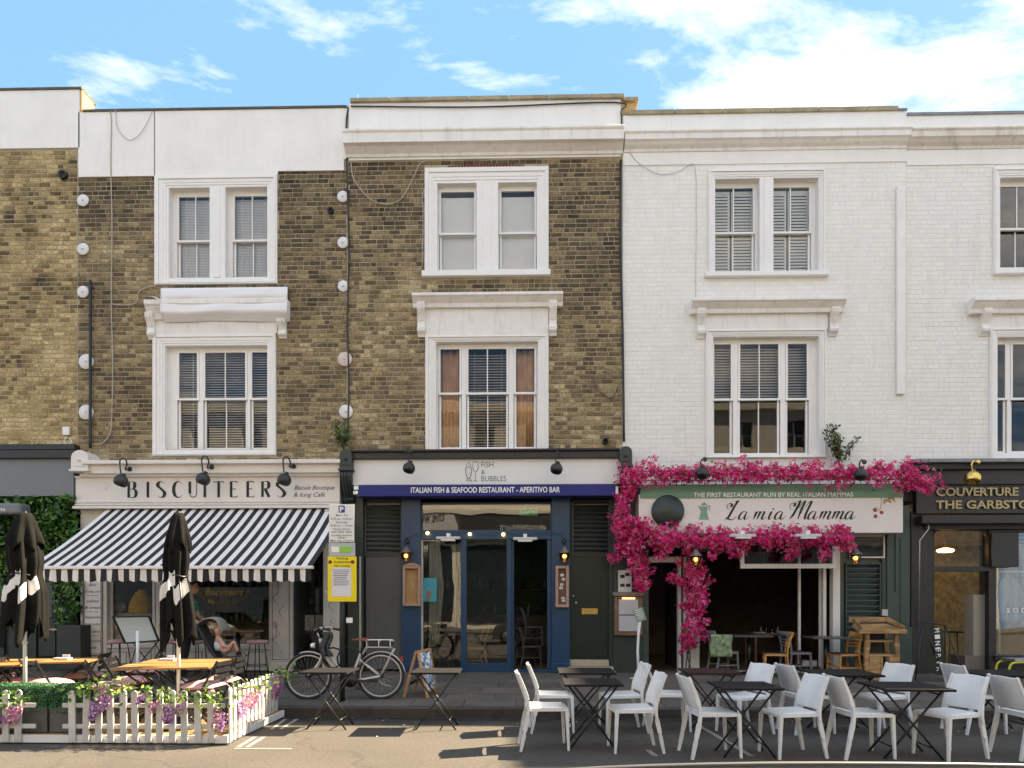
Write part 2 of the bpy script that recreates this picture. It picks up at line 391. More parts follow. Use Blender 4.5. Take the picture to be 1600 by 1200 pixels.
def thing(name, label, cat, loc=(0, 0, 0), rz=0, group=None):
    o = bpy.data.objects.new(name, None); scene.collection.objects.link(o)
    o.empty_display_size = 0.1
    o.location = loc; o.rotation_euler = (0, 0, rz); o['label'] = label; o['category'] = cat
    if group: o['group'] = group
    return o
def tag(o, label, cat, group=None, kind=None):
    o['label'] = label; o['category'] = cat
    if group: o['group'] = group
    if kind: o['kind'] = kind
    return o
def struct(o, label=None, kind='structure'):
    o['kind'] = kind
    if label: o['label'] = label
    return o
def copy_tree(root, loc, rz, label, group=None):
    def rec(o, par):
        c = o.copy(); scene.collection.objects.link(c)
        if par is not None: c.parent = par
        for ch in o.children: rec(ch, c)
        return c
    r = rec(root, None)
    r.location = loc; r.rotation_euler = (0, 0, rz); r['label'] = label
    if group: r['group'] = group
    return r

FONT_CACHE = {}
def text_mb(s, x0, x1, z0, caph, y, bold=0.0, shear=0.0, mirror=False, spacing=1.0, mb=None):
    """lettering on a plane facing the street, fitted between x0 and x1, capitals caph high"""
    key = (s, bold, spacing, shear)
    if key not in FONT_CACHE:
        cu = bpy.data.curves.new('t', 'FONT'); cu.body = s; cu.offset = bold; cu.space_character = spacing; cu.shear = shear; cu.resolution_u = 3
        o = bpy.data.objects.new('t', cu); scene.collection.objects.link(o)
        bpy.context.view_layer.update()
        me = bpy.data.meshes.new_from_object(o.evaluated_get(bpy.context.evaluated_depsgraph_get()))
        FONT_CACHE[key] = ([tuple(v.co) for v in me.vertices], [tuple(p.vertices) for p in me.polygons])
        bpy.data.objects.remove(o); bpy.data.curves.remove(cu); bpy.data.meshes.remove(me)
    vs, fs = FONT_CACHE[key]
    a = min(v[0] for v in vs); b = max(v[0] for v in vs)
    mb = mb or MB()
    sx = (x1 - x0) / (b - a); sz = caph / 0.70
    pts = []
    for v in vs:
        X = x0 + (v[0] - a) * sx
        if mirror: X = x0 + x1 - X
        pts.append((X, y, z0 + v[1] * sz))
    mb._add(pts, fs)
    return mb

def smooth_path(pts, k=8):
    out = []
    P = [Vector((*p, 0)) if len(p) == 2 else Vector(p) for p in pts]
    P = [P[0] * 2 - P[1]] + P + [P[-1] * 2 - P[-2]]
    for i in range(1, len(P) - 2):
        for j in range(k):
            t = j / k; a, b, c, d = P[i - 1], P[i], P[i + 1], P[i + 2]
            out.append(0.5 * ((2 * b) + (c - a) * t + (2 * a - 5 * b + 4 * c - d) * t * t + (3 * b - a - 3 * c + d) * t ** 3))
    out.append(P[-2]); return out

PEN_Y = [0]
def pen(mb, pts, T, thin, thick, y, slant=0.0, straight=False):
    """a broad-pen stroke: thin across, thick down"""
    path = [Vector((*p, 0)) for p in pts] if straight else smooth_path(pts, 9)
    n = len(path); L_, R_ = [], []
    PEN_Y[0] = (PEN_Y[0] + 1) % 12; yy = y - 0.0005 * PEN_Y[0]
    for i, p in enumerate(path):
        d = (path[min(i + 1, n - 1)] - path[max(i - 1, 0)]).normalized()
        w = thin + (thick - thin) * max(0, -d.y) ** 1.6 if not straight else thick
        if not straight: w *= min(1, 0.35 + 3.0 * min(i, n - 1 - i) / n)
        nx, ny = -d.y * w / 2, d.x * w / 2
        L_.append((p.x + nx, p.y + ny)); R_.append((p.x - nx, p.y - ny))
    vs = [T(*q, yy) for q in L_] + [T(*q, yy) for q in R_]
    mb._add(vs, [(i, i + 1, n + i + 1, n + i) for i in range(n - 1)])
# ============================================================ THE SETTING
road_m = mat('asphalt', (0.072, 0.063, 0.052), 0.95, var=0.14, vscale=0.9, bump=0.6, bscale=90, fine=0.30)
KY = -4.2                                                   # kerb line
def add_cracks(m, scale, amount, col):
    N = m.node_tree.nodes; L = m.node_tree.links; b = N['Principled BSDF']; src = b.inputs['Base Color'].links[0].from_socket
    ge = N.new('ShaderNodeNewGeometry'); nz = N.new('ShaderNodeTexNoise'); nz.inputs['Scale'].default_value = 1.3; nz.inputs['Detail'].default_value = 5; L.new(ge.outputs['Position'], nz.inputs['Vector'])
    ad = N.new('ShaderNodeVectorMath'); ad.operation = 'MULTIPLY_ADD'; ad.inputs[1].default_value = (.9, .9, .9); L.new(nz.outputs['Color'], ad.inputs[0]); L.new(ge.outputs['Position'], ad.inputs[2])
    vo = N.new('ShaderNodeTexVoronoi'); vo.feature = 'DISTANCE_TO_EDGE'; vo.inputs['Scale'].default_value = scale; L.new(ad.outputs[0], vo.inputs['Vector'])
    mr = N.new('ShaderNodeMapRange'); mr.inputs['From Min'].default_value = 0.0; mr.inputs['From Max'].default_value = 0.012; mr.inputs['To Min'].default_value = amount; mr.inputs['To Max'].default_value = 0.0
    L.new(vo.outputs['Distance'], mr.inputs['Value'])
    mx = N.new('ShaderNodeMixRGB'); mx.inputs[2].default_value = (*col, 1); L.new(mr.outputs[0], mx.inputs[0]); L.new(src, mx.inputs[1])
    n2 = N.new('ShaderNodeTexNoise'); n2.inputs['Scale'].default_value = 0.8; n2.inputs['Detail'].default_value = 7; n2.inputs['Roughness'].default_value = .7; L.new(ge.outputs['Position'], n2.inputs['Vector'])
    r2 = N.new('ShaderNodeMapRange'); r2.inputs['From Min'].default_value = .55; r2.inputs['From Max'].default_value = .75; r2.inputs['To Max'].default_value = .55; L.new(n2.outputs['Fac'], r2.inputs['Value'])
    m3 = N.new('ShaderNodeMixRGB'); m3.inputs[2].default_value = (*[c * 1.8 for c in col], 1); L.new(r2.outputs[0], m3.inputs[0]); L.new(mx.outputs[0], m3.inputs[1]); L.new(m3.outputs[0], b.inputs['Base Color'])
add_cracks(road_m, 0.38, 0.42, (0.025, 0.02, 0.016))
road = struct(MB().box(-40, 40, -25, KY + 0.02, -0.3, 0.0).build('road', road_m))
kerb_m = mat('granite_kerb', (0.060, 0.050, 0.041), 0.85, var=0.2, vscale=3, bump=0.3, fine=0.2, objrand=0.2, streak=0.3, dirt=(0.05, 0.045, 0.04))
slab_m = mat('york_stone', (0.105, 0.088, 0.070), 0.85, var=0.22, vscale=2.2, bump=0.35, bscale=30, fine=0.10, objrand=0.22, streak=0.35, dirt=(0.06, 0.055, 0.05))
joint_m = mat('paving_joint', (0.06, 0.052, 0.042), 0.95, var=0.3, vscale=6)
def pz(y): return 0.13 + (y - KY) / 4.2 * 0.07                # pavement falls a little to the kerb
pave = MB()
pave._add([(-40, KY + 0.16, -0.2), (40, KY + 0.16, -0.2), (40, 0.35, -0.2), (-40, 0.35, -0.2),
           (-40, KY + 0.16, pz(KY + .16) - 0.012), (40, KY + 0.16, pz(KY + .16) - 0.012), (40, 0.35, pz(0.35) - 0.012), (-40, 0.35, pz(0.35) - 0.012)],
          [(0, 3, 2, 1), (4, 5, 6, 7), (0, 1, 5, 4), (1, 2, 6, 5), (2, 3, 7, 6), (3, 0, 4, 7)])
pavement = struct(pave.build('pavement', joint_m))
rs = random.Random(3)
def slab_rows():
    y = KY + 0.165; rows = [0.62, 0.55, 0.70, 0.62, 0.55, 0.62, 0.72]
    for h in rows:
        y1 = min(y + h, 0.30)
        if y1 - y < 0.1: break
        x = -11.0 - rs.random() * 0.5
        while x < 11.5:
            w = rs.choice([0.6, 0.75, 0.9, 1.05]); yield x, x + w, y, y1; x += w
        y = y1
far = MB()
for (x0, x1, y0, y1) in slab_rows():
    dz = rs.uniform(-0.003, 0.003); g = 0.006
    zz = [pz(y0) + dz, pz(y0) + dz + rs.uniform(-.002, .002), pz(y1) + dz, pz(y1) + dz]
    mb = MB(); X0, X1, Y0, Y1 = x0 + g, x1 - g, y0 + g, y1 - g
    b = [(X0, Y0), (X1, Y0), (X1, Y1), (X0, Y1)]
    vs = [(x, y, -0.02) for x, y in b] + [(x, y, z) for (x, y), z in zip(b, zz)]
    mb._add(vs, [(4, 5, 6, 7), (0, 1, 5, 4), (1, 2, 6, 5), (2, 3, 7, 6), (3, 0, 4, 7)])
    mb.build('paving_slab', slab_m, pavement, fixn=False)
kerb = struct(MB().box(-40, 40, KY + 0.01, KY + 0.155, -0.2, 0.10).build('kerb', joint_m))
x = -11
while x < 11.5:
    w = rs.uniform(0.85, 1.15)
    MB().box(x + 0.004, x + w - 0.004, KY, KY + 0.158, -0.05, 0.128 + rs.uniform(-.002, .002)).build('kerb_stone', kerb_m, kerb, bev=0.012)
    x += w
paintm = mat('road_paint_and_sun', (0.30, 0.27, 0.23), 0.8, var=0.25, vscale=12, streak=0.5, dirt=(0.2, 0.18, 0.15))
mk = MB()
def G(u, v, z=0.0):                                          # a pixel on the ground
    D = (1.6 - z) * F / (v - 940)
    fx, fy = -math.sin(YAW), math.cos(YAW); dx = (u - 800) / F
    return (CAM.x + D * (fx + dx * math.cos(YAW)), CAM.y + D * (fy + dx * math.sin(YAW)))
def gline(p, q, w):
    (x0, y0), (x1, y1) = G(*p), G(*q); d = Vector((x1 - x0, y1 - y0)).normalized(); n = Vector((-d.y, d.x)) * w / 2
    mk._add([(x0 + n.x, y0 + n.y, .004), (x0 - n.x, y0 - n.y, .004), (x1 - n.x, y1 - n.y, .004), (x1 + n.x, y1 + n.y, .004)], [(0, 1, 2, 3)])
gline((366, 1170), (456, 1170.3), 0.045)
gline((372, 1168), (398, 1152), 0.05); gline((386, 1168), (412, 1152), 0.05)
gline((424, 1140), (446, 1124), 0.05); gline((438, 1140), (464, 1124), 0.05)  # stripes of sunlight through the fence, painted on the road
gline((1090, 1133), (1175, 1182), 0.06)
gline((1012, 1172), (1025, 1182), 0.06)
struct(mk.build('road_marking_and_sun', paintm))
# grime washed along the gutter, and an old trench patch in the road
gm = bpy.data.materials.new('gutter_grime'); gm.use_nodes = True; N = gm.node_tree.nodes; L = gm.node_tree.links; b_ = N['Principled BSDF']; b_.inputs['Base Color'].default_value = (.028, .023, .018, 1); b_.inputs['Roughness'].default_value = .9
ge = N.new('ShaderNodeNewGeometry'); nz = N.new('ShaderNodeTexNoise'); nz.inputs['Scale'].default_value = 3; nz.inputs['Detail'].default_value = 7; L.new(ge.outputs['Position'], nz.inputs['Vector'])
sp_ = N.new('ShaderNodeSeparateXYZ'); L.new(ge.outputs['Position'], sp_.inputs[0]); mr_ = N.new('ShaderNodeMapRange'); mr_.inputs['From Min'].default_value = KY - .55; mr_.inputs['From Max'].default_value = KY; mr_.inputs['To Min'].default_value = -.55; mr_.inputs['To Max'].default_value = .55; L.new(sp_.outputs['Y'], mr_.inputs['Value'])
ad_ = N.new('ShaderNodeMath'); ad_.operation = 'ADD'; ad_.use_clamp = True; L.new(nz.outputs['Fac'], ad_.inputs[0]); L.new(mr_.outputs[0], ad_.inputs[1]); pw = N.new('ShaderNodeMath'); pw.operation = 'POWER'; pw.inputs[1].default_value = 1.6; L.new(ad_.outputs[0], pw.inputs[0]); L.new(pw.outputs[0], b_.inputs['Alpha'])
struct(MB()._add([(-15, KY - .55, .0035), (15, KY - .55, .0035), (15, KY + .0, .0035), (-15, KY + .0, .0035)], [(0, 1, 2, 3)]).build('gutter', gm))
# fallen petals and litter along the gutter
lit = MB(); rl = random.Random(5)
for i in range(130):
    x = rl.uniform(-5, 8); y = KY - abs(rl.gauss(0.1, 0.5)) if rl.random() < .75 else rl.uniform(KY, -1.5)
    z = 0.006 if y < KY else pz(y) + 0.006
    a = rl.random() * 6; s_ = rl.uniform(.006, .02)
    pts = [(x + s_ * math.cos(a + k * 1.57) * rl.uniform(.5, 1.2), y + s_ * math.sin(a + k * 1.57) * rl.uniform(.5, 1.2), z + rl.uniform(0, .006)) for k in range(4)]
    lit._add(pts, [(0, 1, 2, 3)])
tag(lit.build('fallen_petals', mat('dry_petal', (0.6, 0.5, 0.48), 0.8, var=0.2), kind='stuff'), 'pale fallen petals and scraps scattered in the gutter', 'litter')

# ============================================================ HOUSES
COURSE = 0.091
def holes_free(a, b, z0, z1, holes):
    segs = [(a, b)]
    for (hx0, hx1, hz0, hz1) in holes:
        if hz1 <= z0 + 0.01 or hz0 >= z1 - 0.01: continue
        ns = []
        for (p, q) in segs:
            if hx1 <= p or hx0 >= q: ns.append((p, q)); continue
            if p < hx0: ns.append((p, hx0))
            if hx1 < q: ns.append((hx1, q))
        segs = ns
    return segs
def wall_boxes(mb, X0, X1, Z0, Z1, holes, y0, y1):
    xs = sorted({X0, X1} | {min(max(h[0], X0), X1) for h in holes} | {min(max(h[1], X0), X1) for h in holes})
    zs = sorted({Z0, Z1} | {min(max(h[2], Z0), Z1) for h in holes} | {min(max(h[3], Z0), Z1) for h in holes})
    for i in range(len(xs) - 1):
        for j in range(len(zs) - 1):
            cx, cz = (xs[i] + xs[i + 1]) / 2, (zs[j] + zs[j + 1]) / 2
            if xs[i + 1] - xs[i] < 1e-4 or zs[j + 1] - zs[j] < 1e-4: continue
            if any(h[0] < cx < h[1] and h[2] < cz < h[3] for h in holes): continue
            mb.box(xs[i], xs[i + 1], y0, y1, zs[j], zs[j + 1])
UNIT = {}
def unit_brick(w, depth, m):
    k = (w, depth, m.name)
    if k not in UNIT:
        h = COURSE - 0.017
        mb = MB(); b = 0.004
        mb._add([(0, 0, 0), (w, 0, 0), (w, 0, h), (0, 0, h), (b, -depth, b), (w - b, -depth, b), (w - b, -depth, h - b), (b, -depth, h - b)],
                [(4, 5, 6, 7), (0, 1, 5, 4), (1, 2, 6, 5), (2, 3, 7, 6), (3, 0, 4, 7)])
        me = mb.mesh('brick'); me.materials.append(m); UNIT[k] = me
    return UNIT[k]
def lay_bricks(parent, X0, X1, Z0, Z1, holes, ms, mj, depth, seed, singles=300, jitter=1.0):
    r = random.Random(seed); full = []; rest = MB(); off = origin_of(parent)
    row = 0; z = Z0
    while z < Z1 - 0.03:
        h = COURSE - 0.017; zt = min(z + h, Z1)
        x = X0 - r.random() * 0.2
        while x < X1:
            w = 0.225 if r.random() < 0.6 else 0.112
            a, b = max(x, X0) , min(x + w, X1)
            for (p, q) in holes_free(a, b, z, zt, holes):
                g = 0.006
                if q - p > 0.03:
                    if abs(q - p - w) < 1e-4 and zt - z > h - 1e-4: full.append((p + g, q - g, z, zt, w))
                    else: _jb(rest, p + g, q - g, z, zt, depth, r, jitter)
            x += w
        z += COURSE; row += 1
    # the bricks nearest the eye are pieces of their own
    full.sort(key=lambda t: ((t[0]) ** 2 + (t[2] - 1.6) ** 2 + (0 if (-10.2 < t[0] < 10.2) else 900) + (3 if t[4] < .2 else 0)))
    for k, t in enumerate(full):
        if k < singles:
            me = unit_brick(t[4] - 0.012, depth, ms)
            o = bpy.data.objects.new('brick', me); scene.collection.objects.link(o); o.parent = parent
            o.location = (t[0] - off.x + r.uniform(-.002, .002) * jitter, r.uniform(-.004, .003) * jitter, t[2] - off.z + r.uniform(-.002, .002) * jitter)
            o.rotation_euler = (0, r.uniform(-.008, .008) * jitter, 0)
        else: _jb(rest, t[0], t[1], t[2], t[3], depth, r, jitter)
    rest.build('brickwork', mj, parent, tones=True, kind='stuff', fixn=False)
def _jb(mb, p, q, z, zt, depth, r, jitter):
    d = depth * r.uniform(0.6, 1.25) if jitter else depth; b = 0.004; e = [r.uniform(-.0025, .0025) * jitter for _ in range(6)]
    mb._add([(p, 0, z), (q, 0, z), (q, 0, zt), (p, 0, zt), (p + b, -d, z + b + e[0]), (q - b, -d, z + b + e[1]), (q - b + e[4], -d, zt - b + e[2]), (p + b + e[5], -d, zt - b + e[3])],
            [(4, 5, 6, 7), (0, 1, 5, 4), (1, 2, 6, 5), (2, 3, 7, 6), (3, 0, 4, 7)], tone=r.random())
STOCK = [(0.0, (0.045, 0.036, 0.026)), (0.25, (0.110, 0.082, 0.050)), (0.5, (0.20, 0.148, 0.083)), (0.72, (0.34, 0.252, 0.135)), (0.93, (0.52, 0.41, 0.25)), (1.0, (0.50, 0.25, 0.13))]
STOCKY = [(0.0, (0.06, 0.045, 0.025)), (0.2, (0.17, 0.12, 0.055)), (0.42, (0.34, 0.245, 0.115)), (0.72, (0.52, 0.39, 0.19)), (1.0, (0.62, 0.48, 0.28))]
b_s = brick_mat('stock_brick', STOCK, False); b_j = brick_mat('stock_brick_laid', STOCK, True)
by_s = brick_mat('yellow_stock_brick', STOCKY, False, 0.7); by_j = brick_mat('yellow_stock_brick_laid', STOCKY, True, 0.7)
PW = [(0, (0.78, 0.76, 0.71)), (1, (0.86, 0.84, 0.79))]
bw_s = brick_mat('painted_brick', PW, False, 0.3, paint=True); bw_j = brick_mat('painted_brick_laid', PW, True, 0.3, paint=True)

U1, U2, U3, U4 = 121, 543, 973, 1416
X_1, X_2, X_3, X_4 = XU(U1), XU(U2), XU(U3), XU(U4)
XL, XR = -15.0, 15.5
FLZ = 3.55                                                  # first floor slab level

def framed(mb, o, i, steps, y):
    """an architrave: nested mouldings from outer rect o to inner rect i (x0,x1,z0,z1)"""
    n = len(steps)
    for k, (t, pr) in enumerate(steps):
        t2 = steps[k + 1][0] if k + 1 < n else 1.0
        a = [o[j] + (i[j] - o[j]) * t for j in range(4)]; b = [o[j] + (i[j] - o[j]) * t2 for j in range(4)]
        mb.box(a[0], b[0], y - pr, y + 0.05, a[2], a[3]); mb.box(b[1], a[1], y - pr, y + 0.05, a[2], a[3])
        mb.box(b[0], b[1], y - pr, y + 0.05, b[3], a[3]); 
        if b[2] > a[2] + 1e-3: mb.box(b[0], b[1], y - pr, y + 0.05, a[2], b[2])

def sash(win, x0, x1, z0, z1, zm, nb, yb=0.11, fm=None, ex=0.0):
    """one sliding-sash light: upper sash in front of lower, meeting rail, glazing bar, panes"""
    fm = fm or whitew; s = 0.042
    mb = MB()
    mb.box(x0, x0 + s, yb, yb + .045, zm - .02, z1); mb.box(x1 - s, x1, yb, yb + .045, zm - .02, z1)
    mb.box(x0 + s, x1 - s, yb, yb + .045, z1 - s, z1); mb.box(x0 - .006, x1 + .006, yb - .012, yb + .05, zm - .022, zm + .022)
    yl = yb + .05
    mb.box(x0 + .008, x0 + s + .008, yl, yl + .045, z0, zm - .02); mb.box(x1 - s - .008, x1 - .008, yl, yl + .045, z0, zm - .02)
    mb.box(x0 + s, x1 - s, yl + .001, yl + .044, z0, z0 + .07)
    for k in range(1, nb):
        xx = x0 + (x1 - x0) * k / nb
        mb.box(xx - .011, xx + .011, yb + .006, yb + .04, zm + .022, z1 - s); mb.box(xx - .008, xx + .014, yl + .006, yl + .04, z0 + .07, zm - .022)
    mb.build('sash', fm, win, bev=0.004)
    for k in range(nb):
        a, b = x0 + (x1 - x0) * k / nb, x0 + (x1 - x0) * (k + 1) / nb
        MB().box(max(a, x0 + s) + .002, min(b, x1 - s) - .002, yb + .02, yb + .024, zm + .015, z1 - s + .005).build('pane', GLASS_UP, win)
        MB().box(max(a, x0 + s) + .002, min(b, x1 - s) - .002, yl + .02, yl + .024, z0 + .06, zm - .015).build('pane', GLASS_UP, win)

def blind_mb(x0, x1, z0, z1, y, step=0.045, tilt=0.5, th=0.003, depth=0.045):
    mb = MB(); z = z0
    while z < z1:
        dy, dz = math.cos(tilt) * depth / 2, math.sin(tilt) * depth / 2
        mb._add([(x0, y - dy, z - dz), (x1, y - dy, z - dz), (x1, y + dy, z + dz), (x0, y + dy, z + dz)], [(0, 1, 2, 3)])
        z += step
    for f_ in (0.2, 0.8):
        xx = x0 + (x1 - x0) * f_; mb.box(xx - .004, xx + .004, y - .03, y - .028, z0, z1)
    return mb

def window(house, outer, opens, lights, V, vm, m_arch, reveal_m, sill=None, proud=0.05, label=None, yb=0.11):
    """outer,(u0,u1,v0,v1); opens [(u0,u1)]; lights [(u0,u1,bars)]; V=(v0,v1)"""
    uc = (outer[0] + outer[1]) / 2
    ox = (XU(outer[0]), XU(outer[1]), ZV(outer[3], uc), ZV(outer[2], uc))
    z0, z1, zm = ZV(V[1], uc), ZV(V[0], uc), ZV(vm, uc)
    arch = MB()
    ins = [(XU(a), XU(b)) for a, b in opens]
    lo = (ins[0][0], ins[-1][1], z0, z1)
    framed(arch, ox, lo, [(0.0, proud), (0.16, proud * 1.25), (0.32, proud * 0.75), (0.62, proud * 0.55), (0.82, proud * 0.3)], 0)
    for k in range(len(ins) - 1):
        arch.box(ins[k][1], ins[k + 1][0], -proud * 0.35, 0.2, z0, z1)
        arch.box((ins[k][1] * .7 + ins[k + 1][0] * .3), (ins[k][1] * .3 + ins[k + 1][0] * .7), -proud * 0.7, -proud * .3, z0, z1)
    w = arch.build('window', m_arch, house, bev=0.004)
    if label: w['label'] = label
    # reveal lining
    rv = MB()
    for (a, b) in ins:
        rv.box(a - .006, a + .006, -.003, .31, z0 + .004, z1 - .004); rv.box(b - .006, b + .006, -.003, .31, z0 + .004, z1 - .004); rv.box(a - .006, b + .006, -.004, .31, z1 - .004, z1 + .012); rv.box(a - .006, b + .006, -.004, .31, z0 - .02, z0 + .004)
    rv.build('reveal', reveal_m, w)
    if sill:
        MB().box(XU(sill[0]), XU(sill[1]), -0.11, 0.0, ZV(sill[3], uc), ZV(sill[2], uc)).build('sill', m_arch, w, bev=0.01)
    for (a, b) in ins:
        ls = [l for l in lights if XU(l[0]) > a - .12 and XU(l[1]) < b + .12]
        post = MB()
        prev = a
        for l in ls:
            p, q = XU(l[0]) - 0.045, XU(l[1]) + 0.045
            if p - prev > 0.01: post.box(prev, p, yb + .012, yb + .08, z0, z1)
            prev = q
        if b - prev > 0.01: post.box(prev, b, yb + .012, yb + .08, z0, z1)
        post.box(a, b, yb + .013, yb + .10, z1 - 0.05, z1)
        if post.v: post.build('sash_box', whitew, w, bev=0.004)
        for l in ls: sash(w, XU(l[0]) - 0.042, XU(l[1]) + 0.042, z0 + 0.01, z1 - 0.055, zm, l[2], yb)
    return w, ox, ins, z0, z1

def hood(house, U, V, panelU, panelV, cons, mm, y=0.0, proj=0.24):
    """window hood: moulded shelf on two scrolled consoles over a plain frieze"""
    uc = (U[0] + U[1]) / 2
    Yp = -proj
    x0, x1 = XU(U[0], Yp), XU(U[1], Yp); zt, zb = ZV(V[0], uc, Yp), ZV(V[1], uc, Yp)
    mb = MB(); h = zt - zb
    mb.prismx([(0.02, zb - .02), (-proj * .45, zb - .02), (-proj * .5, zb + h * .25), (-proj * .8, zb + h * .55), (-proj * .85, zb + h * .62), (-proj, zb + h * .72), (-proj, zt - .012), (-proj * .9, zt), (0.02, zt + .02)], x0, x1)
    hd = mb.build('window_hood', mm, house, bev=0.006)
    px0, px1 = XU(panelU[0]), XU(panelU[1])
    MB().box(px0, px1, -0.045, 0.03, ZV(panelV[1], uc), zb - .01).build('frieze', mm, hd, bev=.004)
    for (cu, v0, v1) in cons:
        cx = XU(cu, -.1); a, b = ZV(v0, uc, -.1), ZV(v1, uc, -.1); hh = a - b; cw = 0.075
        prof = [(0.0, a), (-.17, a), (-.19, a - hh * .08), (-.18, a - hh * .2), (-.12, a - hh * .38), (-.085, a - hh * .55), (-.095, a - hh * .68), (-.12, a - hh * .76), (-.11, a - hh * .85), (-.06, a - hh * .93), (-.04, b), (0, b)]
        c = MB().prismx(prof, cx - cw, cx + cw)
        c.prismx([(-.17, a - .01), (-.205, a - hh * .08), (-.195, a - hh * .2), (-.135, a - hh * .38), (-.10, a - hh * .54), (-.08, a - hh * .5), (-.1, a - hh * .3)], cx - cw * .45, cx + cw * .45)
        c.tube([(cx - cw - .012, -.13, a - hh * .13), (cx + cw + .012, -.13, a - hh * .13)], hh * .085, 12)
        c.tube([(cx - cw - .01, -.075, a - hh * .78), (cx + cw + .01, -.075, a - hh * .78)], hh * .06, 12)
        c.build('console', mm, hd, bev=0.004)
    return hd

def party_shell(house, x0, x1, zr, tint=None):
    """roof, rear wall, side walls and floors that make the house a solid building"""
    mb = MB()
    mb.box(x0 + .01, x1 - .01, 8.7, 9.0, -0.2, zr - 1.5)
    mb.box(x0 + .01, x0 + .13, 0.32, 8.7, -0.2, zr - .35); mb.box(x1 - .13, x1 - .01, 0.32, 8.7, -0.2, zr - .35)
    mb.box(x0 + .13, x1 - .13, 0.30, 8.7, zr - .85, zr - .7)
    mb.box(x0 + .13, x1 - .13, 0.30, 8.7, FLZ + .05, FLZ + .25)
    mb.box(x0 + .13, x1 - .13, 0.45, 8.7, ZV(470) - .1, ZV(470) + .1)
    mb.box(x0 + .13, x1 - .13, 3.2, 3.3, FLZ + .25, zr - .85)
    mb.build('shell', dark_room, house)

# ---- house 1 : far left, yellow stock brick
def upper_wall(house, x0, x1, zb, zt, holes, base_m, ms, mj, depth, seed, brick_regions):
    mb = MB(); wall_boxes(mb, x0, x1, zb, zt, holes, 0.0, 0.3)
    w = mb.build('wall', base_m, house)
    return w

h1 = thing('terraced_house', 'yellow brick terraced house at the far left with a plain grey shop fascia', 'house', (XU(40), 0, 0.2))
zt1 = ZV(143, 60); zpar1 = ZV(233, 60); z1b = ZV(695, 60)
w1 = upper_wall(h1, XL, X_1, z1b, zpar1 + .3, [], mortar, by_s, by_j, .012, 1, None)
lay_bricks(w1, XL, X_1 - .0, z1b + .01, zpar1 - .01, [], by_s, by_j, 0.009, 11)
par = MB().box(XL, XU(126) , -0.035, 0.36, zpar1, zt1).build('parapet', white, h1)
MB().box(XL, XU(130) , -0.06, 0.0, zt1, zt1 + 0.045).box(XL, XU(130), 0.0, 0.42, zt1, zt1 + 0.05).build('coping', coping_d, h1, bev=.006)
MB().box(XU(126) , XU(129.5), -0.03, 0.36, ZV(176, 130), zt1).build('parapet_end', plaster, h1)
party_shell(h1, XL, X_1, zt1)

# ---- house 2 : brown stock brick over the biscuit shop
h2 = thing('terraced_house', 'soot brown brick house with an unbroken white parapet above a black and white awning', 'house', (XU(330), 0, 0.2))
zt2 = ZV(174, 330); zp2 = ZV(272, 330); z2b = ZV(712, 330)
H2 = [(XU(243), XU(434), ZV(445, 340), ZV(275, 340)), (XU(240), XU(432), ZV(714, 340), ZV(522, 340))]
op2 = [(XU(264), XU(328), ZV(433, 340), ZV(293, 340)), (XU(352), XU(418), ZV(433, 340), ZV(293, 340)), (XU(258), XU(418), ZV(702, 340), ZV(540, 340))]
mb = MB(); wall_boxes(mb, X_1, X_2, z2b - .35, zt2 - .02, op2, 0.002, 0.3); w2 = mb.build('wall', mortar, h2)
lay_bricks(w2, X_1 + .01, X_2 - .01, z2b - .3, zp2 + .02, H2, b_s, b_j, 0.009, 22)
pb = MB(); pb.box(X_1 + .04, XU(243), -0.035, 0.0, zp2 - .04, zt2); pb.box(XU(243), XU(435), -0.035, 0.0, ZV(275, 340), zt2); pb.box(XU(435), XU(538), -0.035, 0.0, zp2 + .02, zt2)
pb.box(XU(538), X_2, -.03, 0, ZV(250, 540), zt2); pb.box(X_1, X_2, 0.302, .36, zt2 - 1, zt2)
pb.build('parapet', white, h2)
MB().box(XU(131), X_2 - .005, -0.06, 0.38, zt2, zt2 + 0.045).build('coping', coping_d, h2, bev=.006)
MB().box(XU(242.3), XU(243.6), -.04, -.034, zp2 - .04, zt2).build('crack', mat('dark_crack', (.2, .17, .14), .9), h2)
wa, *_ = window(h2, (243, 434, 275, 445), [(264, 328), (352, 418)], [(274, 326, 2), (362, 417, 2)], (293, 434), 371, whitew, whitew, yb=.14)
for (a, b) in ((274, 326), (362, 417)):
    blind_mb(XU(a) - .03, XU(b) + .03, ZV(432, 340), ZV(300, 340), .262, .032, 1.15, depth=.038).build('blind', slat_grey, wa)
wb, *_ = window(h2, (240, 432, 522, 712), [(258, 418)], [(275, 303, 1), (316, 379, 2), (390, 417, 1)], (540, 703), 621, whitew, whitew, yb=.12)
blind_mb(XU(262), XU(418), ZV(700, 340), ZV(545, 340), .26, .05, 0.55, depth=.05).build('blind', slat_grey, wb)
